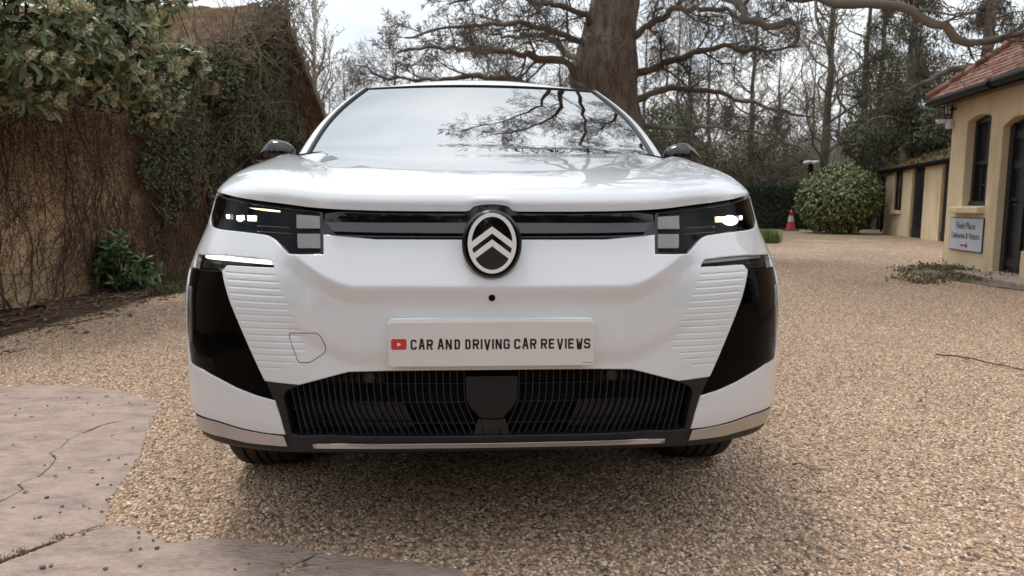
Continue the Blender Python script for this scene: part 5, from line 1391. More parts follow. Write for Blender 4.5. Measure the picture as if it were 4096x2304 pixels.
for D in (14.2, 15.0, 15.8): b.add([cf(gx+.05, D, 0), cf(gx+.05, D+.14, 0), cf(gx+.05, D+.14, 2.9), cf(gx+.05, D, 2.9)], [(0, 1, 2, 3)])
b.build('beams', m_timber, barn)
# roof, each slope one sheet of stepped wavy tile courses
def tiled(name, f, L, W, nc, ntl, mt, parent, th=.022, sag=.03, seed=0):
    """f(u,v,h): u along eaves 0..1, v from eaves to ridge 0..1, h above the plane"""
    V = []; F = []; r = np.random.RandomState(seed)
    for c in range(nc):
        for k in range(ntl):
            u0, u1 = (k+.03+.5*(c % 2))/ntl, (k+.97+.5*(c % 2))/ntl; u1 = min(u1, 1.0)
            if u0 >= 1: continue
            v0, v1 = (c-.06+r.normal(0, .05))/nc, min((c+1.02)/nc, 1.0); um = (u0+u1)/2
            h = sag*noise.noise((um*W*.5, v0*3, seed)); a, b_ = th+r.normal(0, th*.18), th*.1; j0, j1 = r.normal(0, th*.12, 2)
            n0 = len(V); V += [f(u0, v0, a+h+j0), f(u1, v0, a+h+j1), f(u1, v1, b_+h), f(u0, v1, b_+h), f(u0, v0, h-th*.35), f(u1, v0, h-th*.35)]
            F += [(n0, n0+1, n0+2, n0+3), (n0+4, n0+5, n0+1, n0), (n0, n0+3, n0+4), (n0+1, n0+5, n0+2)]
    n0 = len(V); V += [f(0, 0, -th*.4), f(1, 0, -th*.4), f(1, 1, -th*.4), f(0, 1, -th*.4)]; F.append((n0, n0+1, n0+2, n0+3))
    return mesh(name, V, F, mt, parent, False)
XV = -4.02
near_f = lambda u, v, h: cf(XV-u*8.5, DN-.35+(DRG-DN+.35)*v, ZEV-.22+(ZRG-ZEV+.22)*v+h*1.3)
far_f = lambda u, v, h: cf(XV-u*8.5, DF+.35-(DF+.35-DRG)*v, ZEV-.22+(ZRG-ZEV+.22)*v+h*1.3)
tiled('roof_slope', near_f, 3, 8.5, 17, 40, m_tile, barn, th=.12, sag=.08, seed=2); tiled('roof_slope', far_f, 3, 8.5, 17, 40, m_tile, barn, th=.12, sag=.08, seed=3)
b = MB()
for k in range(22):
    x = XV-.0-k*.38; dz = rs.normal(0, .012); b.tube([cf(x, DRG, ZRG+.02+dz), cf(x-.37, DRG, ZRG+.02+dz+rs.normal(0, .01))], [.085, .08], 8)
b.build('ridge_tiles', m_tile, barn, True)
b = MB()
for (Da, za, Db, zb) in ((DF+.35, ZEV-.28, DRG, ZRG-.06),):
    b.add([cf(XV+.01, Da, za-.13), cf(XV+.01, Db, zb-.13), cf(XV+.01, Db, zb+.03), cf(XV+.01, Da, za+.03), cf(XV-.05, Da, za-.13), cf(XV-.05, Db, zb-.13), cf(XV-.05, Db, zb+.03), cf(XV-.05, Da, za+.03)], [(0, 1, 2, 3), (4, 7, 6, 5), (0, 4, 5, 1), (3, 2, 6, 7), (0, 3, 7, 4)])
    b.add([cf(XV, Da, za-.02), cf(XV, Db, zb-.02), cf(-12, Db, zb-.02), cf(-12, Da, za-.02)], [(0, 1, 2, 3)])
m_verge = mat('verge_board', (.17, .12, .09), .85); noisy(m_verge, [(.08, .055, .04), (.17, .125, .095), (.24, .19, .15)], 2.5, 5)
b.build('verge_board', m_verge, barn)
# ivy over the gable and the end of the wall
ivy = empty('ivy', tuple(cf(-4.3, 11, 0))); tag(ivy, 'dark green ivy climbing the barn gable and the end of the wall', 'climbing plant')
n = 27000; D = rs.uniform(8.2, 15.2, n*2); z = rs.uniform(0, 4.6, n*2)
top = np.where(D < 10, 2.1+.5*sstep(8.6, 10, D), np.where(D < DRG, ZEV-.1+(D-DN)*(ZRG-ZEV)/(DRG-DN), ZEV+(DF-D)*(ZRG-ZEV)/(DF-DRG)-.5*sstep(13, 14.5, D)))
nn_ = np.array([noise.noise((d*.9, zz*.9, 4.4))+.5*noise.noise((d*3, zz*3, 1.4)) for d, zz in zip(D, z)])
ok = (z < top+.12) & (nn_ > -.12+.35*(D > 13.4)-.2*(z > 1.8)*(D < 13)+.25*(z < 1.2)+.22*(D < 10.2)*(z < 1.7))
D, z = D[ok][:n], z[ok][:n]; n = len(D); th_ = .12+.20*np.abs(np.array([noise.noise((d*.7, zz*.7, 9)) for d, zz in zip(D, z)]))+.15*sstep(10, 11, D)*(z > 1.5)
P = np.array([cf(-4.42+t_*rs.uniform(.4, 1), d, zz) for d, zz, t_ in zip(D, z, th_)])
leaf_mesh('foliage', P, rs.normal(0, .7, (n, 3))-np.array([0, 0, .7]), rs.normal(0, .5, (n, 3))+_rh-_fh*.6, rs.uniform(.035, .075, n), rs.uniform(.035, .065, n), m_ivy, ivy, detail=False)
# ivy also rolls over the near verge of the roof
m = 2600; uu = rs.uniform(0, .12, m)**1.0; vv = rs.uniform(.0, .55, m); ok = uu < .09-.08*vv/.6+.02*rs.normal(0, 1, m); uu, vv = uu[ok], vv[ok]
P = np.array([near_f(a, b_, .05+rs.uniform(0, .14)) for a, b_ in zip(uu, vv)]); n = len(P)
leaf_mesh('roof_foliage', P, rs.normal(0, .7, (n, 3))-_fh*.4, rs.normal(0, .5, (n, 3))+np.array([0, 0, .8])-_fh*.5, rs.uniform(.035, .075, n), rs.uniform(.035, .065, n), m_ivy, ivy, detail=False)
T = Tubes()
for i in range(260):
    D0, z0 = rs.uniform(8.3, 15.0), rs.uniform(0, 3.4)
    if z0 > np.interp(D0, [8, 10, 13.2, 16], [2.1, 2.7, 4.4, 2.7]): continue
    T.add(wander(rs, cf(-4.42+rs.uniform(.1, .3), D0, z0), np.array([0, 0, 1])+rs.normal(0, .35, 3), rs.uniform(.5, 1.8), 9, .2, .03), np.linspace(.009, .003, 10), 3)
T.build('stems', m_creep, ivy)
n = 2600; C3 = at(548, 205, 10.4); v = unit(rs.normal(0, 1, (n, 3))); P = C3+v*np.array([.34, .5, .42])*rs.uniform(.6, 1, (n, 1)); 
leaf_mesh('eaves_foliage', P, rs.normal(0, .7, (n, 3))-np.array([0, 0, .5]), rs.normal(0, .5, (n, 3))+_rh-_fh*.6, rs.uniform(.035, .08, n), rs.uniform(.035, .07, n), m_ivy, ivy, detail=False)
# bare tangle of old climber over the roof end
tg = empty('bare_climber', tuple(near_f(.05, .7, 0))); tag(tg, 'tangle of bare grey twigs over the right end of the barn roof', 'climbing plant')
m_old = mat('grey_twig', (.16, .13, .09), .9); noisy(m_old, [(.10, .08, .05), (.19, .155, .11), (.15, .14, .06)], 1.5, 3)
T = Tubes()
for i in range(460):
    v = rs.uniform(.1, 1.0); u = rs.uniform(-.01, .015+.10*rs.rand()*(1.12-v))
    p = near_f(u, min(v, 1), .05+rs.uniform(0, .22)); q = wander(rs, p, unit(rs.normal(0, 1, 3)*[1, 1, .55]+np.array([0, 0, .05])), rs.uniform(.3, .9), 8, .38, -.0, .05)
    T.add(q, np.linspace(.008, .003, 9), 3)
for i in range(230):
    D0 = rs.uniform(10.5, 14.2); zt0 = np.interp(D0, [10.3, 13.2, 16], [2.7, 4.6, 2.7]); p = cf(-4.0+rs.uniform(-.2, .22), D0, zt0+rs.uniform(-1.0, .12))
    T.add(wander(rs, p, np.array([0, 0, -1])+rs.normal(0, .8, 3), rs.uniform(.3, .9), 7, .3), np.linspace(.008, .003, 8), 3)
T.build('twigs', m_old, tg)
# small plants, litter and twigs on the verge
bs = [cf(WX+rs.uniform(.2, .85), d, .02) for d in np.linspace(7.6, 10.5, 40)]
tag(blades('verge_weeds', m_weed, bs, 2600, .10, .09, 8, w_=.006), 'low green weeds and grass along the foot of the wall', 'weeds', kind='stuff')
P = np.array([cf(WX+abs(rs.normal(.45, .28))+.02, rs.uniform(3.6, 11), .05+rs.uniform(-.01, .02)) for _ in range(1500)]); n = len(P); P[:, 2] = np.where((P-CAM)@_rh > WX+.75, .014, P[:, 2])
m_litter = leaf_mat('dead_leaf', [(.10, .055, .03), (.17, .10, .055), (.24, .15, .09), (.30, .13, .07)], .9)
tag(leaf_mesh('leaf_litter', P, rs.normal(0, 1, (n, 3))*[1, 1, .2], rs.normal(0, .3, (n, 3))+[0, 0, 1], rs.uniform(.03, .08, n), rs.uniform(.02, .045, n), m_litter, detail=False), 'brown dead leaves lying along the foot of the wall', 'leaf litter', kind='stuff')
T = Tubes()
for i in range(90):
    D0 = rs.uniform(5, 9.6); T.add(wander(rs, cf(WX+rs.uniform(.2, .75), D0, .06+rs.uniform(0, .04)), _fh*rs.choice([-1, 1])+rs.normal(0, .4, 3)*[1, 1, .1], rs.uniform(.25, .9), 6, .22)*[1, 1, .35]+[0, 0, .03], np.linspace(.007, .003, 7), 4)
tag(T.build('fallen_twigs', m_creep), 'heap of thin brown twigs fallen below the creeper', 'twigs', kind='stuff')
# black rails lying by the wall at the left edge of the frame
rl = empty('plastic_rail', tuple(gp(60, 792))); tag(rl, 'black plastic rail lying on the ground at the left edge', 'rail')

a, b_ = gp(-160, 800, .05), gp(98, 777, .05); a2, b2 = gp(-160, 818, .03), gp(45, 797, .03)
mb = MB(); mb.tube([a, a*.4+b_*.6, b_], [.026, .026, .024], 10); mb.build('upper_rail', m_blackp, rl, True)
mb = MB(); mb.tube([a2, b2], [.022, .022], 10); mb.tube([b2+np.array([0, 0, -.002]), b2+_rh*.02], [.032, .030], 12); mb.build('lower_rail', m_blackp, rl, True)
mb = MB(); mb.box(tuple(b_+np.array([.0, 0, 0])), (.12, .06, .07), Matrix.Rotation(-.4, 3, 'Z')); bevel(mb.build('end_clip', m_blackp, rl), .01)

# =================================================================== oak and other trees
oak = empty('oak_tree', tuple(cf(2.0, 14, 0))); tag(oak, 'massive old oak with a thick leaning trunk and bare spreading limbs', 'tree')
rs = np.random.RandomState(21)
OD = 14.0
def op(x, y, D=OD): return at(x, y, D)
T = Tubes()
tr_pts = [(1545, 800), (1545, 640), (1540, 480), (1538, 340), (1528, 245), (1520, 190), (1527, 130), (1537, 70), (1547, 0), (1556, -90), (1560, -220), (1552, -380)]
tw = [108, 96, 86, 78, 74, 78, 68, 60, 57, 52, 46, 38]
P = np.array([op(x, y) for x, y in tr_pts]); rr = np.array(tw)/1799*OD
P[0][2] = -.05
# fluted, knotty trunk
t = np.linspace(0, len(P)-1, 70); Q = np.stack([np.array([smi(x, np.arange(len(P)), P[:, k]) for x in t]) for k in range(3)], 1); RR = np.array([smi(x, np.arange(len(P)), rr) for x in t])
V = []; ns = 60
for i in range(70):
    for k in range(ns):
        a = 2*math.pi*k/ns; d = _rh*math.cos(a)+_fh*math.sin(a)
        q = Q[i]+d*RR[i]; f_ = 1+.10*noise.noise(Vector((math.cos(a)*2.2, math.sin(a)*2.2, Q[i][2]*.35)))+.07*noise.noise(Vector((math.cos(a)*6, math.sin(a)*6, Q[i][2]*.8)))+.09*abs(noise.noise(Vector((math.cos(a)*16, math.sin(a)*16, Q[i][2]*1.5))))+.14*noise.noise(Vector(q*1.1+np.array([4, 4, 4])))
        V.append(Q[i]+d*RR[i]*f_)
F = [(i*ns+k, i*ns+(k+1) % ns, (i+1)*ns+(k+1) % ns, (i+1)*ns+k) for i in range(69) for k in range(ns)]
mesh('trunk', V, F, m_bark, oak, True)
def limb(pts, r0, r1, **kw): 
    return guide(T, rs, [op(*p) for p in pts], r0, r1, **kw)
m_barkl = mat('mossy_bark', (.07, .055, .04), .9); noisy(m_barkl, [(.035, .028, .02), (.075, .06, .045), (.10, .09, .05)], 4, 6)
K1 = (0, 15, 8, 5, 3)
# left limbs  (x, y, depth)
limb([(1475, 205, 14), (1430, 165, 13.8), (1380, 148, 13.6), (1300, 133, 13.3), (1200, 128, 13), (1090, 122, 12.8), (1000, 132, 12.5)], .085, .018, kids=K1, klen=.40, droop=.01)
limb([(1470, 245, 14), (1400, 235, 14.2), (1310, 205, 14.4), (1200, 192, 14.8), (1080, 200, 15.2), (980, 196, 15.5), (900, 165, 15.6)], .08, .018, kids=K1, klen=.38)
limb([(1490, 120, 14), (1430, 95, 13.4), (1340, 68, 12.8), (1230, 60, 12.2), (1120, 75, 11.8), (1020, 95, 11.5)], .065, .015, kids=K1, klen=.42)
limb([(1500, 60, 14), (1440, 25, 13.4), (1350, 5, 12.9), (1230, -12, 12.5), (1130, 10, 12.2)], .065, .015, kids=K1, klen=.40)
limb([(1465, 180, 14), (1425, 130, 14.5), (1380, 95, 15), (1330, 90, 15.5), (1260, 92, 16), (1180, 70, 16.4)], .07, .015, kids=K1, klen=.45)
limb([(1480, 290, 14), (1380, 285, 13.6), (1250, 270, 13.2), (1120, 262, 12.9), (1010, 250, 12.6)], .05, .013, kids=K1, klen=.36)
# right limbs
limb([(1590, 190, 14), (1660, 165, 13.8), (1740, 135, 13.5), (1830, 120, 13.2), (1930, 128, 12.8), (2010, 115, 12.5)], .085, .018, kids=K1, klen=.38)
limb([(1600, 250, 14), (1680, 225, 14), (1770, 228, 14), (1860, 245, 13.8), (1960, 280, 13.5), (2060, 300, 13.2)], .07, .016, kids=K1, klen=.38, droop=.04)
limb([(1590, 310, 14), (1650, 322, 13.8), (1720, 325, 13.6), (1800, 318, 13.5), (1900, 335, 13.4), (2010, 370, 13.2)], .055, .014, kids=K1, klen=.38, droop=.05)
limb([(1585, 110, 14), (1640, 60, 13.6), (1700, 30, 13.2), (1790, 22, 12.8), (1880, 50, 12.4), (1960, 92, 12)], .075, .015, kids=K1, klen=.42)
# big crooked limbs in the upper right, springing from above the frame
limb([(1600, -230, 13.5), (1700, -120, 12), (1790, -45, 10.8), (1835, 0, 10.4), (1868, 12, 10.2), (1893, 52, 10), (1948, 70, 10), (1990, 55, 10), (2008, 85, 10), (1995, 118, 10)], .13, .035, kids=(0, 14, 7, 4, 3), klen=.28, jit=.025)
limb([(1600, -200, 13.5), (1800, -130, 11.5), (1950, -30, 10.2), (2060, 0, 9.6), (2160, 8, 9.3), (2250, 10, 9.1), (2295, 25, 9), (2325, 55, 9), (2375, 68, 9), (2420, 105, 9), (2520, 95, 9), (2640, 60, 9)], .11, .04, kids=(0, 20, 8, 4, 3), klen=.22, jit=.025)
T_keep = T; T = Tubes()
limb([(2700, 60, 15), (2560, 120, 14), (2440, 172, 13.5), (2360, 188, 13.2), (2310, 215, 13), (2262, 232, 12.8), (2235, 215, 12.7)], .12, .022, kids=(0, 12, 7, 5), klen=.30, jit=.03, droop=.03)
T.build('dark_limb', m_barkl, oak); T = T_keep
# limbs reaching over the car towards the camera: they are what the windscreen mirrors
def wl_(pts, r0, r1, **kw): return guide(T, rs, [np.array(p, float) for p in pts], r0, r1, **kw)
tx0 = op(1552, -300)
wl_([tx0, (2.6, 10.5, 9.2), (2.3, 8.6, 9.4), (1.7, 7.2, 9.0), (1.0, 6.2, 8.6), (.35, 5.6, 8.0)], .11, .015, kids=(0, 18, 8, 5, 3), klen=.28, lo=.35)
wl_([tx0, (3.6, 9.5, 8.0), (3.4, 7.8, 8.0), (2.9, 6.6, 7.6), (2.6, 5.8, 7.2)], .08, .015, kids=(0, 18, 8, 5, 3), klen=.30, lo=.35)
wl_([tx0, (4.4, 10.5, 8.6), (4.7, 8.2, 8.8), (4.2, 6.2, 8.6), (3.8, 4.8, 8.2)], .08, .015, kids=(0, 18, 8, 5, 3), klen=.30, lo=.3)
wl_([tx0, (5.4, 10.0, 8.4), (5.6, 7.6, 8.8), (5.0, 5.6, 8.8), (4.4, 4.4, 8.6)], .07, .015, kids=(0, 18, 8, 5, 3), klen=.30, lo=.3)
wl_([tx0, (3.2, 10.0, 9.6), (3.1, 7.4, 10.0), (2.4, 5.2, 9.8), (1.7, 4.0, 9.3)], .08, .015, kids=(0, 18, 8, 5, 3), klen=.28, lo=.4)
wl_([tx0, (4.2, 11.0, 7.2), (4.6, 9.4, 7.0), (4.4, 8.0, 6.8), (4.0, 7.2, 6.4)], .06, .012, kids=(0, 16, 8, 5, 3), klen=.30, lo=.3)
wl_([tx0, (2.2, 10.2, 9.8), (1.2, 8.0, 9.7), (.2, 6.9, 9.3), (-.5, 6.3, 8.9)], .08, .012, kids=(0, 16, 8, 5, 3), klen=.26, lo=.45)
wl_([tx0, (4.6, 10.0, 7.4), (4.9, 8.0, 7.3), (4.7, 6.6, 7.0), (4.3, 5.8, 6.6)], .06, .012, kids=(0, 16, 8, 5, 3), klen=.30, lo=.3)
T.build('limbs', m_twig, oak)
# hanging bare shoots beside the trunk
T = Tubes()
for (x, y, x2, y2) in ((1548, 140, 1602, 236), (1575, 100, 1530, 175), (1582, 330, 1600, 405), (1575, 365, 1625, 520), (1560, 210, 1500, 160), (1530, 150, 1610, 260), (1450, 210, 1520, 245), (1465, 250, 1550, 200), (1560, 300, 1570, 360)):
    A_, B_ = op(x, y, 13.2), op(x2, y2, 13.0); T.add(wander(rs, A_, unit(B_-A_), np.linalg.norm(B_-A_), 9, .12), np.linspace(.022, .010, 10), 5)
for i in range(170):
    z = rs.uniform(1.5, 4.6); a = rs.uniform(math.pi*.95, math.pi*2.05); p = cf(1.98+.62*math.cos(a), OD+.62*math.sin(a), z); T.add(wander(rs, p, _rh*math.cos(a)+_fh*math.sin(a)+np.array([0, 0, .3]), rs.uniform(.25, .8), 6, .3), np.linspace(.010, .004, 7), 3)
T.build('shoots', m_creep, oak)

def bare_tree(name, label, X, D, H, r, seed, mt, kids=(12, 7, 5, 3), lean=(0, 0), spread=.75, group=None, rmin=.008, ratio=.42, up=.05, lo=.25, wig=.05):
    rs2 = np.random.RandomState(seed); e_ = empty(name, tuple(cf(X, D, 0))); tag(e_, label, 'tree', group)
    n = 14; pts = [cf(X, D, -.05)]; d = np.array([lean[0], lean[1], 1.0])
    for i in range(n): d2 = unit(d+rs2.normal(0, wig, 3)); pts.append(pts[-1]+d2*H/n)
    pts = np.array(pts); rr = r*(1-np.linspace(0, 1, n+1)*.88); Tt = Tubes(); Tt.add(pts, rr, 10); Tt.build('trunk', mt, e_)
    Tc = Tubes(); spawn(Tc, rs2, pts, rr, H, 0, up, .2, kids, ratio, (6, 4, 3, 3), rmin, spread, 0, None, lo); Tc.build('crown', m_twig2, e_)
    return e_
bare_tree('birch_tree', 'pale slender birch rising behind the right end of the barn roof', (800-1288)/1799*27, 27, 12.5, .13, 1, m_birch, kids=(44, 9, 6, 3), ratio=.26, spread=.7, up=.12, lo=.1, rmin=.007)
bare_tree('birch_tree', 'thin birch with fine twigs close to the barn ridge', (748-1288)/1799*29, 29, 13, .10, 2, m_birch, kids=(44, 9, 6, 3), ratio=.25, spread=.7, up=.12, lo=.1, rmin=.007)
bare_tree('tall_tree', 'tall dark bare tree standing right of centre behind the laurel dome', (2062-1288)/1799*32, 32, 13.5, .24, 3, m_barkd, kids=(30, 8, 5, 3), ratio=.38, spread=.8, up=.06, lo=.14)
bare_tree('tall_tree', 'bare spreading tree seen low over the left side of the car roof', (1000-1288)/1799*33, 33, 7.5, .22, 4, m_barkd, kids=(16, 8, 6, 3), ratio=.5, spread=.9, lo=.2)
bare_tree('tall_tree', 'bare tree seen low over the middle of the car roof', (1230-1288)/1799*36, 36, 7.8, .22, 5, m_barkd, kids=(16, 8, 6, 3), ratio=.5, spread=.9, lo=.2)
bare_tree('tall_tree', 'bare tree just left of the oak trunk in the distance', (1400-1288)/1799*34, 34, 7.6, .22, 6, m_barkd, kids=(16, 8, 6, 3), ratio=.5, spread=.9, lo=.2)
bare_tree('tall_tree', 'bushy bare tree right of the oak trunk', (1720-1288)/1799*30, 30, 8.0, .2, 7, m_barkd, kids=(16, 8, 6, 3), ratio=.5, spread=.85, lo=.12)
bare_tree('tall_tree', 'bare tree between the oak and the tall dark tree', (1880-1288)/1799*34, 34, 10, .22, 8, m_barkd, kids=(18, 8, 6, 3), ratio=.42, spread=.85, lo=.15)
bare_tree('tall_tree', 'slim bare trunk left of the two dark conifers', (2160-1288)/1799*31, 31, 13, .2, 9, m_barkd, kids=(18, 7, 5, 3), ratio=.3, spread=.8, lo=.2)
bare_tree('tall_tree', 'bare tree low behind the windscreen pillar, left', (880-1288)/1799*38, 38, 7.5, .2, 12, m_barkd, kids=(16, 8, 6, 3), ratio=.5, spread=.9, lo=.2)

_r9 = np.random.RandomState(404)
for i in range(10):
    px = 1610+i*84+_r9.uniform(-15, 15); Dd = _r9.uniform(34, 46); low = 'behind the hedge' if px < 2010 else 'behind the laurel dome and shed'
    bare_tree('woodland_tree', 'bare brown woodland tree in the mass %s' % low, (px-1288)/1799*Dd, Dd, _r9.uniform(7.5, 11), .16, 500+i, m_barkd, kids=(17, 7, 5, 3), ratio=.42, spread=.8, lo=.08, rmin=.009, group='bare woodland trees '+low)
def conifer(label, X, D, H, r0, seed, dens=1.0, z0=2.0, br=2.2):
    rs2 = np.random.RandomState(seed); e_ = empty('conifer', tuple(cf(X, D, 0))); tag(e_, label, 'tree')
    Tt = Tubes(); pts = np.array([cf(X+.02*math.sin(i), D, H*i/12) for i in range(13)]); Tt.add(pts, np.linspace(r0, .04, 13), 10); Tt.build('trunk', m_bark, e_)
    P = []; Dr = []; Tb = Tubes()
    for k in range(int(46*dens)):
        z = rs2.uniform(z0, H); L = br*(1-(z-z0)/(H-z0)*.75)*rs2.uniform(.6, 1.1); a = rs2.uniform(0, 6.28)
        q = wander(rs2, cf(X, D, z), _rh*math.cos(a)+_fh*math.sin(a)+np.array([0, 0, .1]), L, 8, .12, 0, .25); Tb.add(q, np.linspace(.04, .01, 9), 4)
        for s_ in range(int(330*dens)):
            f = rs2.uniform(.12, 1)*8; i = min(7, int(f)); p = q[i]+(q[i+1]-q[i])*(f-i); P.append(p+rs2.normal(0, .10, 3)-np.array([0, 0, rs2.uniform(0, .5)])); Dr.append(np.array([0, 0, -1])+rs2.normal(0, .5, 3))
    P = np.array(P); n = len(P); Tb.build('branches', m_bark, e_)
    leaf_mesh('foliage', P, np.array(Dr), rs2.normal(0, 1, (n, 3)), rs2.uniform(.12, .28, n), rs2.uniform(.015, .04, n), m_conif, e_, detail=False)
m_conif = leaf_mat('conifer_leaf', [(.055, .056, .038), (.09, .086, .06), (.12, .112, .08)], .9)
conifer('dark conifer with drooping boughs, left one of the pair behind the shed', (2262-1288)/1799*25, 25, 12, .24, 31, 1.0, 3.6, 2.6)
conifer('dark conifer with drooping boughs, right one of the pair behind the shed', (2445-1288)/1799*24, 24, 12, .30, 32, 1.0, 3.8, 3.0)
conifer('slender conifer showing above the tall dark tree', (2190-1288)/1799*30, 30, 12, .16, 33, .8, 4.0, 1.6)
conifer('low dark evergreen seen left of the oak over the car roof', (1100-1288)/1799*40, 40, 8.0, .2, 35, .7, 1, 1.6)

# wooded bank behind everything: rising ground, thicket, dark evergreens
V = []; F = []; nx_, ny_ = 90, 12
for j in range(ny_+1):
    for i in range(nx_+1):
        X = -45+100*i/nx_; D = 33+5.0*j+ (0 if j else 0); px = 1288+X/D*1799
        h = (j/ny_)**.8*(2.2+4.3*sstep(1550, 2150, px))+.4*noise.noise((X*.2, D*.2, 0))*(j > 0); V.append(cf(X, D+1.5*noise.noise((X*.15, j, 5)), max(h, 0)+.003))
F = [(j*(nx_+1)+i, j*(nx_+1)+i+1, (j+1)*(nx_+1)+i+1, (j+1)*(nx_+1)+i) for j in range(ny_) for i in range(nx_)]
m_bank = mat('woodland_floor', (.07, .05, .035), .95); noisy(m_bank, [(.035, .028, .018), (.075, .058, .038), (.11, .09, .055), (.05, .06, .025)], .8, 9, .7, bump=1, bscale=2, bdist=.3)
tag(mesh('hillside', V, F, m_bank), kind='structure')
def bankh(X, D):
    px = 1288+X/D*1799; j = (D-33)/5.0/ny_
    return max(0, j)**.8*(2.2+4.3*float(sstep(1550, 2150, px)))
T = Tubes(); rs = np.random.RandomState(77)
for i in range(5200):
    px = rs.uniform(1580, 2420) if i < 3600 else rs.uniform(700, 2500); D = rs.uniform(31.6, 44) if i < 3600 else rs.uniform(34, 50); X = (px-1288)/1799*D
    H = rs.uniform(1.3, 3.4)*(1.25 if D > 38 else 1); p = cf(X, D, bankh(X, D)); q = wander(rs, p, np.array([0, 0, 1])+rs.normal(0, .28, 3), H, 6, .14, .02); T.add(q, np.linspace(.022, .008, 7), 3)
    for k in range(6):
        f = rs.randint(1, 6); T.add(wander(rs, q[f], q[f]-q[f-1]+rs.normal(0, .35, 3), H*.33, 4, .25), np.linspace(.012, .006, 5), 3)
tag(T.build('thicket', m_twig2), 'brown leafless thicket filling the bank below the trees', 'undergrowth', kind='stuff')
def shrub_mass(name, label, blobs, n, L, W, mt, seed, cat='shrub', detail=False, inner=.6, kind=None):
    rs2 = np.random.RandomState(seed); C_, D_ = blob_tips(rs2, blobs, n, inner); toc = unit(CAM-C_)
    o = leaf_mesh(name, C_, D_*.6+rs2.normal(0, .6, C_.shape)-np.array([0, 0, .3]), D_+toc*.4+rs2.normal(0, .4, C_.shape), rs2.uniform(.7, 1.2, len(C_))*L, rs2.uniform(.7, 1.2, len(C_))*W, mt, None, detail=detail)
    tag(o, label, cat, kind=kind); return o
def bb(x, y, D, rx, rz): p = at(x, y, D); return (p, (rx/1799*D, rx/1799*D*.8, rz/1799*D))
m_ever = leaf_mat('evergreen_leaf', [(.06, .07, .038), (.095, .10, .055), (.135, .135, .08), (.18, .17, .11)], .7)
shrub_mass('evergreen_thicket', 'dark green holly growing behind the oak trunk, above the right mirror', [bb(1680, 330, 29, 75, 70), bb(1730, 400, 28, 70, 60), bb(1640, 400, 28, 60, 80)], 8500, .14, .06, m_ever, 51, 'bush')
shrub_mass('rhododendron', 'large rhododendron bank rising behind the shed roof', [bb(2250, 330, 26, 100, 60), bb(2340, 280, 25, 90, 60), bb(2170, 350, 28, 60, 60), bb(2420, 300, 23, 90, 70), bb(2330, 350, 25, 80, 40), bb(2210, 420, 29, 60, 40)], 16000, .15, .065, m_ever, 52, 'bush')
m_olive = leaf_mat('olive_leaf', [(.07, .06, .03), (.11, .10, .05), (.15, .145, .075), (.09, .075, .045)], .8)
shrub_mass('pale_shrub', 'olive brown rounded shrub on the bank between oak and tall tree', [bb(1900, 330, 36, 80, 40), bb(1820, 400, 34, 100, 45), bb(1960, 400, 33, 80, 50), bb(1740, 460, 32, 80, 40), bb(1870, 450, 32, 90, 40)], 9000, .15, .05, m_olive, 53, 'bush')
shrub_mass('pale_shrub', 'pale olive willow shrub right of the tall dark tree', [bb(2200, 230, 30, 70, 90), bb(2260, 200, 29, 70, 60), bb(2330, 190, 28, 90, 50)], 7000, .15, .04, m_olive, 54, 'bush')
# hedge
hx0, hx1, HD = (1600-1288)/1799*30, (2235-1288)/1799*30, 30
P = []; Nn = []
n = 17000
for i in range(n):
    X = rs.uniform(hx0, hx1); f = rs.rand()
    zt_h = 1.85+.08*noise.noise((X, 0, 3)); 
    if f < .82: z = rs.uniform(0, zt_h); d = HD+.10*noise.noise((X*1.5, z*1.5, 0))-rs.uniform(0, .12); nn1 = -_fh
    else: z = zt_h+rs.normal(0, .05); d = HD+rs.uniform(0, .9); nn1 = np.array([0, 0, 1])
    P.append(cf(X, d, z)); Nn.append(nn1)
P = np.array(P); Nn = np.array(Nn)
hd = empty('hedge', tuple(cf((hx0+hx1)/2, HD+.45, 0))); tag(hd, 'clipped dark green hedge behind the traffic cone', 'hedge')
leaf_mesh('foliage', P, rs.normal(0, 1, (n, 3)), Nn+rs.normal(0, .5, (n, 3)), .085, .05, m_hedge, hd, detail=False)
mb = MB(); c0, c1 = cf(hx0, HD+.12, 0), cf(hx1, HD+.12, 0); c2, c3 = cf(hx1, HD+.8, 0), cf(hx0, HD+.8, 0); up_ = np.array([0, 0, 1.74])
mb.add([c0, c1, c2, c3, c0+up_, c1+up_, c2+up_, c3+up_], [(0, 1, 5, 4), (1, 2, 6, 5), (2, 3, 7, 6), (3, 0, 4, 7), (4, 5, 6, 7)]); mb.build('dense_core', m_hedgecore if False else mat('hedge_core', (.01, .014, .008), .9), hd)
# laurel dome
dc = at(2111, 488, 25.5); dome_ = empty('laurel_dome', (dc[0], dc[1], 0)); tag(dome_, 'big rounded laurel bush in front of the hedge, left of the shed', 'bush')
rs2 = np.random.RandomState(61); n = 9000; v = unit(rs2.normal(0, 1, (n*2, 3))); v = v[v[:, 2] > -.95][:n]; rr = rs2.uniform(.80, 1.03, len(v))*(1+.13*np.array([noise.noise(Vector(q*2.2))+.5*noise.noise(Vector(q*6)) for q in v]))
R3 = np.array([1.36, 1.32, 1.20]); C_ = np.array([dc[0], dc[1], 1.22])+v*R3*rr[:, None]; C_[:, 2] = np.maximum(C_[:, 2], .06)
leaf_mesh('foliage', C_, unit(v*.35+rs2.normal(0, .5, v.shape)-np.array([0, 0, .45])), v+rs2.normal(0, .3, v.shape), rs2.uniform(.11, .17, len(v)), rs2.uniform(.045, .07, len(v)), m_laurel2, dome_)
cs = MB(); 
V = []; 
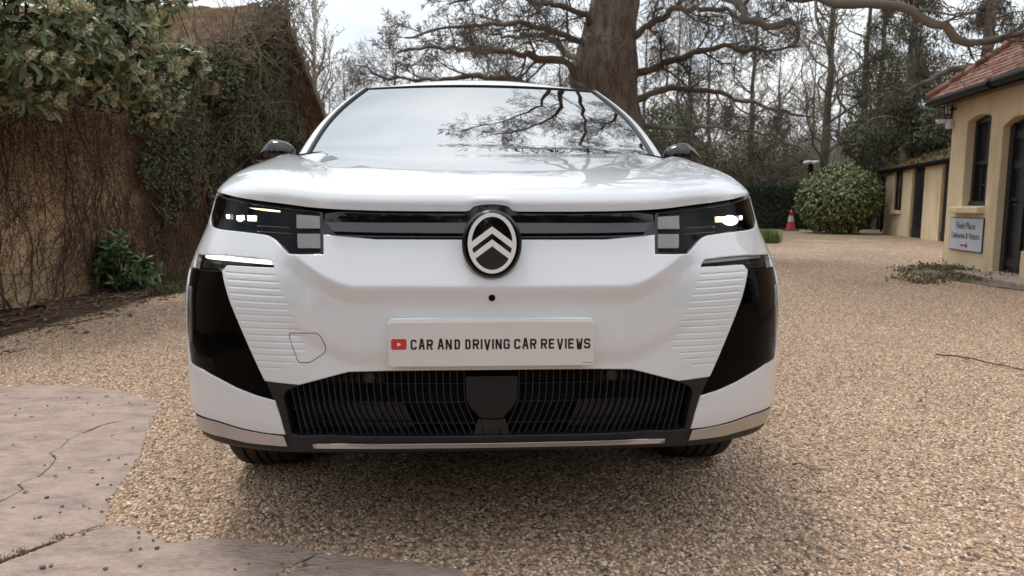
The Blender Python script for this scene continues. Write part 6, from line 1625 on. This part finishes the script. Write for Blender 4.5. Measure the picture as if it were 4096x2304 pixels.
for i in range(13):
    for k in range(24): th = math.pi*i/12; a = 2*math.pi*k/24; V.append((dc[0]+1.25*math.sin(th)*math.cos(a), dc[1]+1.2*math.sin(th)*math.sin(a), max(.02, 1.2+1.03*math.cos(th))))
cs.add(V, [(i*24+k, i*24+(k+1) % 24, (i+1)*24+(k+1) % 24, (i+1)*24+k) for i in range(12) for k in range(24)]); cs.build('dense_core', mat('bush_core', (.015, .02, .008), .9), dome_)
# woodland behind the photographer: hardly seen but mirrored in the paintwork
T = Tubes(); P = []; rs = np.random.RandomState(88)
for i in range(70):
    a = rs.uniform(-2.5, 2.5); rad = rs.uniform(15, 22); x, y = rad*math.sin(a*.62), -rad*math.cos(a*.62)-1
    H = rs.uniform(4, 6.5); p = wander(rs, (x, y, 0), (0, 0, 1), H, 8, .06); T.add(p, np.linspace(.22, .05, 9), 6)
    m_ = 260; q = p[rs.randint(1, 9, m_)]+rs.normal(0, 1.0, (m_, 3))*[1.1, 1.1, .9]; q[:, 2] = np.abs(q[:, 2]); P.append(q)
P = np.vstack(P); n = len(P)
bk = empty('woodland_edge', (0, -18, 0)); tag(bk, 'dark mixed trees closing the yard on the camera side', 'woodland', kind='stuff')
T.build('trunks', m_bark, bk); leaf_mesh('foliage', P, rs.normal(0, 1, (n, 3)), rs.normal(0, 1, (n, 3)), .55, .40, m_ever, bk, detail=False)

# =================================================================== right side: house end, shed, small things
m_blackpaint = mat('black_paint', (.012, .013, .016), .38); noisy(m_blackpaint, [(.008, .009, .011), (.016, .017, .02), (.045, .042, .04)], 14, 8, .7, (.35, .80))
m_pane = mat('window_pane', (.035, .032, .03), .05, spec=.8)
def frame2(o, e_, nrm):
    """flat wall frame: origin, along, outward normal -> functions for panel()"""
    o = np.array(o, float); e_ = np.array(e_, float); nrm = np.array(nrm, float)
    def f(s, z, off=0.0): s = np.asarray(s, float); z = np.asarray(z, float); return o+s[..., None]*e_+np.stack([0*z, 0*z, z], -1)+nrm*off
    def g_(s, z): return np.tile(nrm, (len(np.atleast_1d(s)), 1))
    def p(s, z, off=0.0): return o+s*e_+np.array([0, 0, z])+nrm*off
    return f, g_, p
def v2(X, D): return _rh*X+_fh*D
eH = v2(-.146, -.989); nH = v2(-.989, .146)
hf, hg, hp = frame2(cf(6.93, 11.49, 0), eH, nH)
def hs(px): q = (px-1288)/1799.; return (6.93-q*11.49)/(.146-q*.989)*1.0 if False else (6.93-q*11.49)/(.146-.989*q)
def hz(px, py):                                  # wall coordinates of a photo pixel on the house wall
    d = ray(px*K4, py*K4); oo = cf(6.93, 11.49, 0); t = ((oo-CAM)@nH)/(d@nH); P = CAM+d*t; return ((P-oo)@eH, P[2])
house = empty('house', tuple(cf(7.5, 10, 0))); tag(house, 'ochre rendered house with red tiled roof, sash window and black door', 'house')
def archpoly(s0, s1, z0, z1, rise, n=10):
    return [(s0, z0), (s1, z0), (s1, z1)]+[(s1+(s0-s1)*k/n, z1+rise*(1-(2*k/n-1)**2)) for k in range(1, n)]+[(s0, z1)]
wa, wb = hz(2424, 520), hz(2523, 538); wtop = hz(2430, 308)[1]; 
ws0, ws1, wz0, wtop = .488, 1.20, .985, 2.235
ds0, ds1, dz1 = 1.53, 2.30, 2.12
win = archpoly(ws0, ws1, wz0, wtop+.02, .065); door = archpoly(ds0, ds1, .10, dz1-.05, .11)
ZE = 2.64
wallp = [(0, -.05), (9, -.05), (9, ZE), (0, ZE)]
door[0] = (ds0, -.04); door[1] = (ds1, -.04)
panel('wall', wallp, [win, door], m_render, house, grid=.25, step=.2, er=.012, skirt=.24, fn=hf, fnn=hg)
b = MB(); b.add([hp(0, -.05), hp(0, ZE), hp(0, ZE, -6), hp(0, -.05, -6)], [(0, 1, 2, 3)]); b.add([hp(-.01, -.05, -.02), hp(9, -.05, -.3), hp(9, ZE, -.3), hp(0, ZE, -.3)], [(0, 1, 2, 3)][:0]); b.build('end_wall', m_render, house)
# sash window
wd_ = MB(); DZ = -.20
def bar(mb, s0, z0, s1, z1, w_, d0, d1, P=hp):
    a = math.hypot(s1-s0, z1-z0); tx_, tz_ = (s1-s0)/a, (z1-z0)/a; nx1, nz1 = -tz_*w_/2, tx_*w_/2
    V = [P(s0+nx1, z0+nz1, d0), P(s1+nx1, z1+nz1, d0), P(s1-nx1, z1-nz1, d0), P(s0-nx1, z0-nz1, d0)]; V += [P(s0+nx1, z0+nz1, d1), P(s1+nx1, z1+nz1, d1), P(s1-nx1, z1-nz1, d1), P(s0-nx1, z0-nz1, d1)]
    mb.add(V, [(0, 1, 2, 3), (7, 6, 5, 4), (0, 4, 5, 1), (1, 5, 6, 2), (2, 6, 7, 3), (3, 7, 4, 0)])
zm = (wz0+wtop)/2+.02; sm_ = (ws0+ws1)/2
bar(wd_, ws0+.03, wz0, ws0+.03, wtop+.10, .09, -.12, -.235); bar(wd_, ws1-.03, wz0, ws1-.03, wtop+.10, .09, -.12, -.2351); bar(wd_, ws0, wz0+.035, ws1, wz0+.035, .09, -.10, -.2352); bar(wd_, ws0, wtop+.05, ws1, wtop+.05, .14, -.13, -.2353)
bar(wd_, ws0, zm, ws1, zm, .05, -.14, -.21)
for s_ in (sm_,): bar(wd_, s_, wz0+.05, s_, wtop+.05, .025, -.165, -.2054)
for s_ in (ws0+(ws1-ws0)*.3, ws0+(ws1-ws0)*.7): bar(wd_, s_, wz0+.05, s_, zm, .022, -.166, -.2055)
bar(wd_, ws0, (wz0+zm)/2, ws1, (wz0+zm)/2, .022, -.167, -.2056)
wf = wd_.build('window', m_blackpaint, house)
b = MB(); b.add([hp(ws0, wz0, -.19), hp(ws1, wz0, -.19), hp(ws1, wtop+.1, -.19), hp(ws0, wtop+.1, -.19)], [(0, 1, 2, 3)]); b.build('pane', m_pane, wf)
b = MB(); s0, s1 = ws0-.16, ws1+.02
V = [hp(s0, wz0-.01, .10), hp(s1, wz0-.01, .10), hp(s1, wz0-.10, .10), hp(s0, wz0-.10, .10), hp(s0, wz0+.012, -.11), hp(s1, wz0+.012, -.11), hp(s1, wz0-.10, -.0), hp(s0, wz0-.10, -.0)]
b.add(V, [(0, 1, 2, 3), (0, 4, 5, 1), (3, 2, 6, 7), (1, 5, 6, 2), (0, 3, 7, 4)]); bevel(b.build('window_sill', m_render, wf), .012)
# door leaf with panels
b = MB(); b.add([hp(ds0, .10, -.15), hp(ds1, .10, -.15), hp(ds1, dz1+.1, -.15), hp(ds0, dz1+.1, -.15)], [(0, 1, 2, 3)])
bar(b, ds0+.05, 0, ds0+.05, dz1+.1, .11, -.10, -.2357); bar(b, ds1-.05, 0, ds1-.05, dz1+.1, .11, -.10, -.2358)
bar(b, ds0+.38, .1, ds0+.38, dz1, .10, -.125, -.149)
for z in (.22, 1.05, 1.55, 1.95): bar(b, ds0+.1, z, ds1-.1, z, .11, -.127, -.1493)
dr = b.build('door', m_blackpaint, house)
b = MB(); q = hp(ds0+.2, 1.05, -.10); b.tube([hp(ds0+.2, 1.05, -.125), hp(ds0+.2, 1.05, -.07), hp(ds0+.2, 1.05, -.06)], [.012, .028, .02], 12); b.build('handle', m_blackp, dr, True)
b = MB(); V = [hp(ds0-.1, .0, .45), hp(9, .0, .45), hp(9, .09, .45), hp(ds0-.1, .09, .45), hp(ds0-.1, .0, -.15), hp(9, 0, -.15), hp(9, .09, -.15), hp(ds0-.1, .09, -.15)]
b.add(V, [(0, 1, 2, 3), (3, 2, 6, 7), (0, 3, 7, 4)]); bevel(b.build('doorstep', m_slab, house), .02)
# eaves: gutter, fascia, hipped tile roof
b = MB(); b.tube([hp(-.28, ZE-.01, .25), hp(9, ZE+.02, .25)], .062, 12); b.tube([hp(1.6, ZE-.01, .25), hp(1.72, ZE-.01, .25)], .07, 12); b.build('gutter', m_blackp, house, True)
b = MB(); bar(b, -.25, ZE+.0, 9, ZE+.0, .15, .185, .165); V = [hp(-.25, ZE-.07, .185), hp(9, ZE-.07, .185), hp(9, ZE-.06, -.02), hp(-.25, ZE-.06, -.02)]; b.add(V, [(0, 1, 2, 3)])
V = [hp(-.25, ZE-.08, .2), hp(-.25, ZE+.07, .2), hp(-.25, ZE+.07, -6), hp(-.25, ZE-.08, -6)]; b.add(V, [(0, 1, 2, 3)]); b.build('fascia', m_blackpaint, house)
SLP = .84
def hroof(u, v, h):
    a = v*4.0; s0 = -.30+a; s = s0+(9-s0)*u; return hp(s, ZE+.05+a*SLP+h, .27-a)
tiled('roof', hroof, 4, 9, 42, 46, m_tilered, house, th=.026, sag=.025, seed=9)
def hroof2(u, v, h):
    a = v*4.0; d0 = .27-a; d = d0+(-8+a-d0)*u*1.0 if False else .27-a-(8-2*a)*u; return hp(-.30+a, ZE+.05+a*SLP+h, d)
tiled('roof', hroof2, 4, 8, 42, 30, m_tilered, house, th=.026, sag=.02, seed=10)
b = MB()
for k in range(17): a0, a1 = k*.24, k*.24+.26; b.tube([hp(-.30+a0, ZE+.10+a0*SLP, .27-a0), hp(-.30+a1, ZE+.085+a1*SLP, .27-a1)], [.06, .05], 8)
b.build('hip_tiles', m_tilered, house, True)
# door surround plinth at the frame edge
ps0 = hz(2557, 660)[0]
b = MB(); bar(b, ds1+.12, .02, ds1+.12, .42, .24, .035, -.01); bevel(b.build('plinth', m_render, house), .01)
# sign on the wall
sA, zA = hz(2391, 592); sB, zB = hz(2477, 589)
s0, s1 = hz(2392, 590)[0], hz(2476, 590)[0]; z1 = (hz(2394, 548)[1]+hz(2477, 546)[1])/2; z0 = (hz(2388, 628)[1]+hz(2470, 635)[1])/2
sign = empty('sign_board', tuple(hp((s0+s1)/2, z0, .02))); tag(sign, 'grey sign board reading Field Place, Deliveries & Visitors, with a red arrow', 'sign')
def fpl(name, poly, d0, d1, mt, parent):
    b = MB(); b.prism(poly, lambda x, y, d: hp(x, y, d), d0, d1); return b.build(name, mt, parent)
m_signbg = mat('sign_grey', (.45, .47, .50), .4); noisy(m_signbg, [(.50, .53, .58), (.58, .61, .66)], 3, 4); m_signed = mat('sign_edge', (.03, .035, .06), .4); m_signtx = mat('sign_text', (.018, .022, .055), .4); m_signred = mat('sign_red', (.35, .01, .015), .4)
fpl('border', [(s0, z0), (s1, z0), (s1, z1), (s0, z1)], .004, .018, m_signed, sign); fpl('face', [(s0+.015, z0+.013), (s1-.015, z0+.013), (s1-.015, z1-.013), (s0+.015, z1-.013)], .012, .021, m_signbg, sign)
def text_on(name, txt, cs, cz, height, width, d, mt, parent, P=hp, thin=.0012):
    cu = bpy.data.curves.new(name, 'FONT'); cu.body = txt; cu.size = 1; cu.align_x = 'CENTER'; cu.extrude = 0.0; cu.resolution_u = 3; cu.offset = .012
    o = bpy.data.objects.new(name, cu); col.objects.link(o); bpy.context.view_layer.update()
    me = bpy.data.meshes.new_from_object(o); bpy.data.objects.remove(o)
    V = np.array([tuple(v.co) for v in me.vertices]); lo, hi = V.min(0), V.max(0); k = height/.70; kx = width/(hi[0]-lo[0])
    W_ = [P(cs+(v[0]-(lo[0]+hi[0])/2)*kx, cz+v[1]*k, d) for v in V]; F = [tuple(p.vertices) for p in me.polygons]
    return mesh(name, W_, F, mt, parent, False)
zc_ = lambda y: hz(2434, y)[1]
text_on('lettering', 'Field Place', (s0+s1)/2+.0, zc_(576), .072*1.35, abs(hz(2457, 576)[0]-hz(2410, 576)[0]), .0235, m_signtx, sign)
text_on('lettering', 'Deliveries & Visitors', (s0+s1)/2, zc_(600.5), .066*1.35, abs(hz(2467, 600)[0]-hz(2397, 600)[0]), .0235, m_signtx, sign)
ya = zc_(618); sa, sb2 = hz(2418, 618)[0], hz(2438, 618)[0]; hh = .012
fpl('arrow', [(sa, ya-hh), (sb2-.05, ya-hh), (sb2-.05, ya-hh), (sb2-.05, ya+hh), (sa, ya+hh)][:2]+[(sb2-.05, ya+hh), (sa, ya+hh)], .022, .0236, m_signred, sign)
mb = MB(); mb.prism([(sb2-.085, ya+.042), (sb2-.055, ya+.042), (sb2, ya), (sb2-.055, ya-.042), (sb2-.085, ya-.042), (sb2-.04, ya)], lambda x, y, d: hp(x, y, d), .0221, .0238); mb.build('arrow_head', m_signred, sign)
# security camera and lamp at the corner of the house
cc = empty('security_camera', tuple(hp(.05, 2.02, .06))); tag(cc, 'white security camera on the corner of the house, below the lamp', 'security camera')
m_cam = mat('white_plastic', (.62, .62, .62), .4)
zc2 = hz(2380, 316)[1]
b = MB(); b.box(hp(.03, zc2-.0, .06), (.08, .10, .15)); bevel(b.build('mount', m_cam, cc), .02)
b = MB(); b.tube([hp(.02, zc2+.05, .10), hp(-.04, zc2+.04, .24)], [.032, .036], 12); bevel(b.build('camera_body', m_cam, cc, True), .01)
b = MB(); b.tube([hp(-.04, zc2+.04, .24), hp(-.043, zc2+.039, .247)], [.045, .04], 12); b.build('camera_lens', m_blackp, cc, True)
lp = empty('wall_lamp', tuple(hp(.1, 2.4, .06))); tag(lp, 'small black lantern under the eaves of the house corner', 'lamp')
zl_ = hz(2400, 275)[1]
b = MB(); b.tube([hp(.10, zl_, .0), hp(.10, zl_-.02, .10)], [.015, .015], 8); b.tube([hp(.06, zl_+.09, .10), hp(.06, zl_+.075, .10)], [.02, .07], 6); b.tube([hp(.06, zl_-.10, .10), hp(.06, zl_-.085, .10)], [.04, .055], 6)
for k in range(4): a = k*math.pi/2+.7; b.tube([hp(.06, zl_+.07, .10)+v2(math.cos(a), math.sin(a))*.06, hp(.06, zl_-.085, .10)+v2(math.cos(a), math.sin(a))*.05], .008, 5)
b.build('lantern_frame', m_blackp, lp, False); b = MB(); b.tube([hp(.06, zl_+.06, .10), hp(.06, zl_-.08, .10)], [.045, .04], 8); b.build('lantern_glass', m_cam, lp, True)

# shed, lower and further back
eS = unit(v2(11.8-13.3, 19.55-25.7)); nS = unit(np.cross(eS, [0, 0, 1.0])); 
if nS@_rh > 0: nS = -nS
sf, sg_, sp3 = frame2(cf(13.3, 25.7, 0), eS, nS)
def sz(px, py):
    d = ray(px*K4, py*K4); oo = cf(13.3, 25.7, 0); t = ((oo-CAM)@nS)/(d@nS); P = CAM+d*t; return ((P-oo)@eS, P[2])
shed = empty('shed', tuple(cf(13, 22, 0))); tag(shed, 'long low ochre outbuilding with mossy roof and black doors', 'outbuilding')
SE = 2.22
d0a, d0b = sz(2291, 500)[0], sz(2322, 500)[0]; d1a, d1b = sz(2365, 500)[0], sz(2395, 500)[0]; w0a, w0b = sz(2248, 480)[0], sz(2269, 480)[0]; wz_a, wz_b = sz(2258, 530)[1], SE-.05
dA = [(d0a, -.04), (d0b, -.04), (d0b, SE-.06), (d0a, SE-.06)]; dB = [(d1a, -.04), (d1b, -.04), (d1b, SE-.06), (d1a, SE-.06)]; wA = [(w0a, wz_a), (w0b, wz_a), (w0b, wz_b), (w0a, wz_b)]
panel('wall', [(0, -.05), (9.5, -.05), (9.5, SE), (0, SE)], [dA, dB, wA], m_render, shed, grid=.3, step=.25, er=.01, skirt=.12, fn=sf, fnn=sg_)
for dd in (dA, dB):
    b = MB(); b.add([sp3(dd[0][0], .0, -.08), sp3(dd[1][0], .0, -.08), sp3(dd[1][0], SE, -.08), sp3(dd[0][0], SE, -.08)], [(0, 1, 2, 3)])
    w3 = (dd[1][0]-dd[0][0])
    for k in range(1, 6): bar(b, dd[0][0]+w3*k/6, .02, dd[0][0]+w3*k/6, SE-.07, .012, -.070, -.079, sp3)
    bar(b, dd[0][0], .18, dd[1][0], .18, .16, -.06, -.0792, sp3); b.build('door', m_blackpaint, shed)
b = MB(); bar(b, w0a+.03, wz_a, w0a+.03, wz_b, .08, -.06, -.11, sp3); bar(b, w0b-.03, wz_a, w0b-.03, wz_b, .08, -.06, -.1101, sp3); bar(b, w0a, (wz_a+wz_b)/2, w0b, (wz_a+wz_b)/2, .05, -.065, -.1102, sp3); bar(b, w0a, wz_a+.03, w0b, wz_a+.03, .08, -.062, -.1103, sp3); bar(b, (w0a+w0b)/2, wz_a, (w0a+w0b)/2, wz_b, .025, -.08, -.1104, sp3)
wfr = b.build('window', m_blackpaint, shed); b = MB(); b.add([sp3(w0a, wz_a, -.10), sp3(w0b, wz_a, -.10), sp3(w0b, wz_b, -.10), sp3(w0a, wz_b, -.10)], [(0, 1, 2, 3)]); b.build('pane', m_pane, wfr)
b = MB(); V = [sp3(w0a-.05, wz_a, .07), sp3(w0b+.05, wz_a, .07), sp3(w0b+.05, wz_a-.10, .07), sp3(w0a-.05, wz_a-.10, .07), sp3(w0a-.05, wz_a+.01, -.06), sp3(w0b+.05, wz_a+.01, -.06), sp3(w0b+.05, wz_a-.10, 0), sp3(w0a-.05, wz_a-.10, 0)]
b.add(V, [(0, 1, 2, 3), (0, 4, 5, 1), (3, 2, 6, 7), (1, 5, 6, 2), (0, 3, 7, 4)]); b.build('window_sill', m_render, wfr)
m_brick = mat('old_brick', (.2, .12, .08), .9); noisy(m_brick, [(.10, .07, .05), (.20, .13, .09), (.26, .2, .15)], 8, 5)
b = MB(); b.add([sp3(0, -.05), sp3(0, SE), sp3(0, SE+1.0, -2.0), sp3(0, SE, -4), sp3(0, -.05, -4)], [(0, 1, 2, 3, 4)]); b.build('gable', m_brick, shed)
tiled('roof', lambda u, v, h: sp3(-.15+10*u, SE+.02+v*.84+h, .24-v*2.1), 2.2, 10, 17, 40, m_tilemoss, shed, th=.03, sag=.06, seed=12)
b = MB(); b.tube([sp3(-.2, SE-.02, .22), sp3(9.5, SE-.02, .22)], .06, 10); bar(b, -.15, SE-.03, 9.5, SE-.03, .16, .17, .15, sp3); b.tube([sp3(-.05, SE-.05, .2), sp3(-.05, SE-.3, .06), sp3(-.05, .05, .06)], .035, 8); b.build('gutter', m_blackp, shed, True)
T = Tubes(); n = 1800; uu = rs.uniform(0, 1, n); vv = rs.uniform(0, 1, n); P = np.array([sp3(-.1+9.8*a, SE+.05+c*.84, .24-c*2.1) for a, c in zip(uu, vv)])
m_moss = leaf_mat('moss', [(.09, .075, .02), (.13, .10, .03), (.10, .06, .03)], .95)
leaf_mesh('moss', P, rs.normal(0, 1, (n, 3)), rs.normal(0, .4, (n, 3))+[0, 0, 1], .10, .08, m_moss, shed, detail=False)

# traffic cone
cx_, cy_ = cf((1986-1288)/1799*28.2, 28.2, 0)[:2]; cone = empty('traffic_cone', (cx_, cy_, 0)); tag(cone, 'red and white traffic cone standing in front of the hedge', 'traffic cone')
m_cred = mat('cone_red', (.40, .04, .035), .6); m_cwh = mat('cone_white', (.42, .40, .38), .6); m_cbase = mat('cone_base', (.03, .02, .02), .7)
H_ = .82
def rad(z): return .028+(.19-.028)*(1-z/H_)
b = MB(); b.tube([(cx_, cy_, z) for z in (.04, .36)], [rad(.04), rad(.36)], 20, False); b.tube([(cx_, cy_, z) for z in (.585, H_)], [rad(.585), rad(H_)], 20); b.build('cone_body', m_cred, cone, True)
b = MB(); b.tube([(cx_, cy_, z) for z in (.36, .585)], [rad(.36)+.003, rad(.585)+.003], 20, False); b.build('white_band', m_cwh, cone, True)
b = MB(); b.box((cx_, cy_, .02), (.50, .50, .04)); bevel(b.build('base', m_cbase, cone), .01)
# camera post over the hedge
pp = cf((2029-1288)/1799*29, 29, 0); po = empty('camera_post', tuple(pp)); tag(po, 'black post with a white camera showing above the hedge', 'security camera')
b = MB(); b.box((pp[0], pp[1], 1.4), (.14, .14, 2.8)); bevel(b.build('post', m_blackp, po), .01)
zz_ = at(2029, 409, 28.9)[2]
b = MB(); b.tube([tuple(cf((2012-1288)/1799*28.8, 28.8, zz_-.02)), tuple(cf((2030-1288)/1799*28.8, 28.85, zz_+.03))], [.075, .07], 12); b.tube([tuple(cf((2030-1288)/1799*28.8, 28.8, zz_)), tuple(cf((2048-1288)/1799*28.8, 28.8, zz_+.02))], [.06, .07], 12); b.build('camera_body', m_cam, po, True)
# weeds, paving and kerb at the right
rs = np.random.RandomState(99)
V = [gp(2290, 690), gp(2700, 755), gp(2700, 700), hp(1.0, 0, .02), hp(-.1, 0, .1)]; V = [(p[0], p[1], .012) for p in V]
st_ = wob([tuple(v[:2]) for v in V], .12, .05, 4); f_, n_ = slabfn(.03); m_mossp = mat('mossy_paving', (.12, .1, .07), .9); noisy(m_mossp, [(.06, .055, .025), (.13, .105, .075), (.21, .17, .13), (.09, .10, .035)], 2.4, 9, .7, bump=.8, bscale=9, bdist=.03)
tag(panel('paving_slab', st_, [], m_mossp, None, grid=.12, step=.1, er=.01, skirt=.04, fn=f_, fnn=n_), 'mossy stone paving below the house door at the right edge', 'paving slab')
bs = [hp(s, .02, rs.uniform(.02, .35)) for s in np.linspace(.1, 1.9, 30)]+[gp(rs.uniform(2250, 2560), rs.uniform(672, 712), .02) for _ in range(60)]
tag(blades('wall_weeds', m_weed, bs, 1500, .05, .09, 9, w_=.006), 'straggling weeds at the foot of the house wall under the sign', 'weeds', kind='stuff')
m_weedl = leaf_mat('weed_leaf', [(.10, .10, .045), (.15, .14, .065), (.19, .15, .085)], .8)
P = np.array([np.array(bs[rs.randint(len(bs))])+rs.normal(0, .12, 3)*[1, 1, .1]+[0, 0, abs(rs.normal(0, .03))] for _ in range(2200)])
tag(leaf_mesh('weed_leaves', P, rs.normal(0, 1, P.shape), rs.normal(0, 1, P.shape)+[0, 0, .8], .05, .03, m_weedl, detail=False), 'small leafy weeds growing along the house wall', 'weeds', kind='stuff')
gb = [gp(rs.uniform(1905, 1950), rs.uniform(600, 613)) for _ in range(60)]
gb = [np.array([p[0], p[1], 0]) for p in gb]
tag(blades('grass_tuft', m_grass, gb, 1500, .34, .08, 10, w_=.01), 'bright green tuft of long grass beside the right headlamp', 'grass', kind='stuff')
# fallen sticks on the gravel
def stick(a, b_, r, label, seed, bend=.1, mt=m_twig):
    rs2 = np.random.RandomState(seed); A_, B_ = gp(*a, .02), gp(*b_, .02); n = 12; t = np.linspace(0, 1, n)[:, None]; Q = A_*(1-t)+B_*t+rs2.normal(0, .006, (n, 3))*[1, 1, .3]+[0, 0, .004]; Q[:, 2] += .01*np.sin(t[:, 0]*6)
    T_ = Tubes(); T_.add(Q, np.linspace(r, r*.5, n), 6)
    for k in (3, 6, 9): T_.add(wander(rs2, Q[k], unit(B_-A_)+rs2.normal(0, .6, 3)*[1, 1, .1], .09, 4, .2)*[1, 1, 1], np.linspace(r*.5, r*.3, 5), 4)
    tag(T_.build('fallen_stick', mt), label, 'stick')
m_mstick = mat('mossy_stick', (.10, .09, .05), .9); noisy(m_mstick, [(.05, .04, .03), (.13, .12, .06)], 20, 3)
stick((2352, 892), (2640, 938), .006, 'long thin mossy stick lying on the gravel at the right edge', 1, mt=m_mstick)
stick((2310, 1010), (2330, 1020), .003, 'short dark twig on the gravel below the long stick', 2)
stick((1995, 1172), (2050, 1176), .003, 'short twig on the gravel right of the front tyre', 3)
stick((0, 893), (40, 880), .006, 'flat reddish bark strip on the gravel at the left edge', 4)

# leaves and bits blown over the gravel
P = []
for i in range(420):
    Dd = rs.uniform(2.2, 11); X = rs.uniform(-.72, .72)*Dd; q = cf(X, Dd, .017)
    if abs(q[0]) < .95 and q[1] > 0: continue
    P.append(q)
P = np.array(P)
tag(leaf_mesh('scattered_leaves', P, rs.normal(0, 1, P.shape)*[1, 1, .1], rs.normal(0, .25, P.shape)+[0, 0, 1], rs.uniform(.010, .03, len(P)), rs.uniform(.006, .016, len(P)), m_litter, detail=False), 'small dead leaf scraps blown across the gravel', 'leaf litter', kind='stuff')
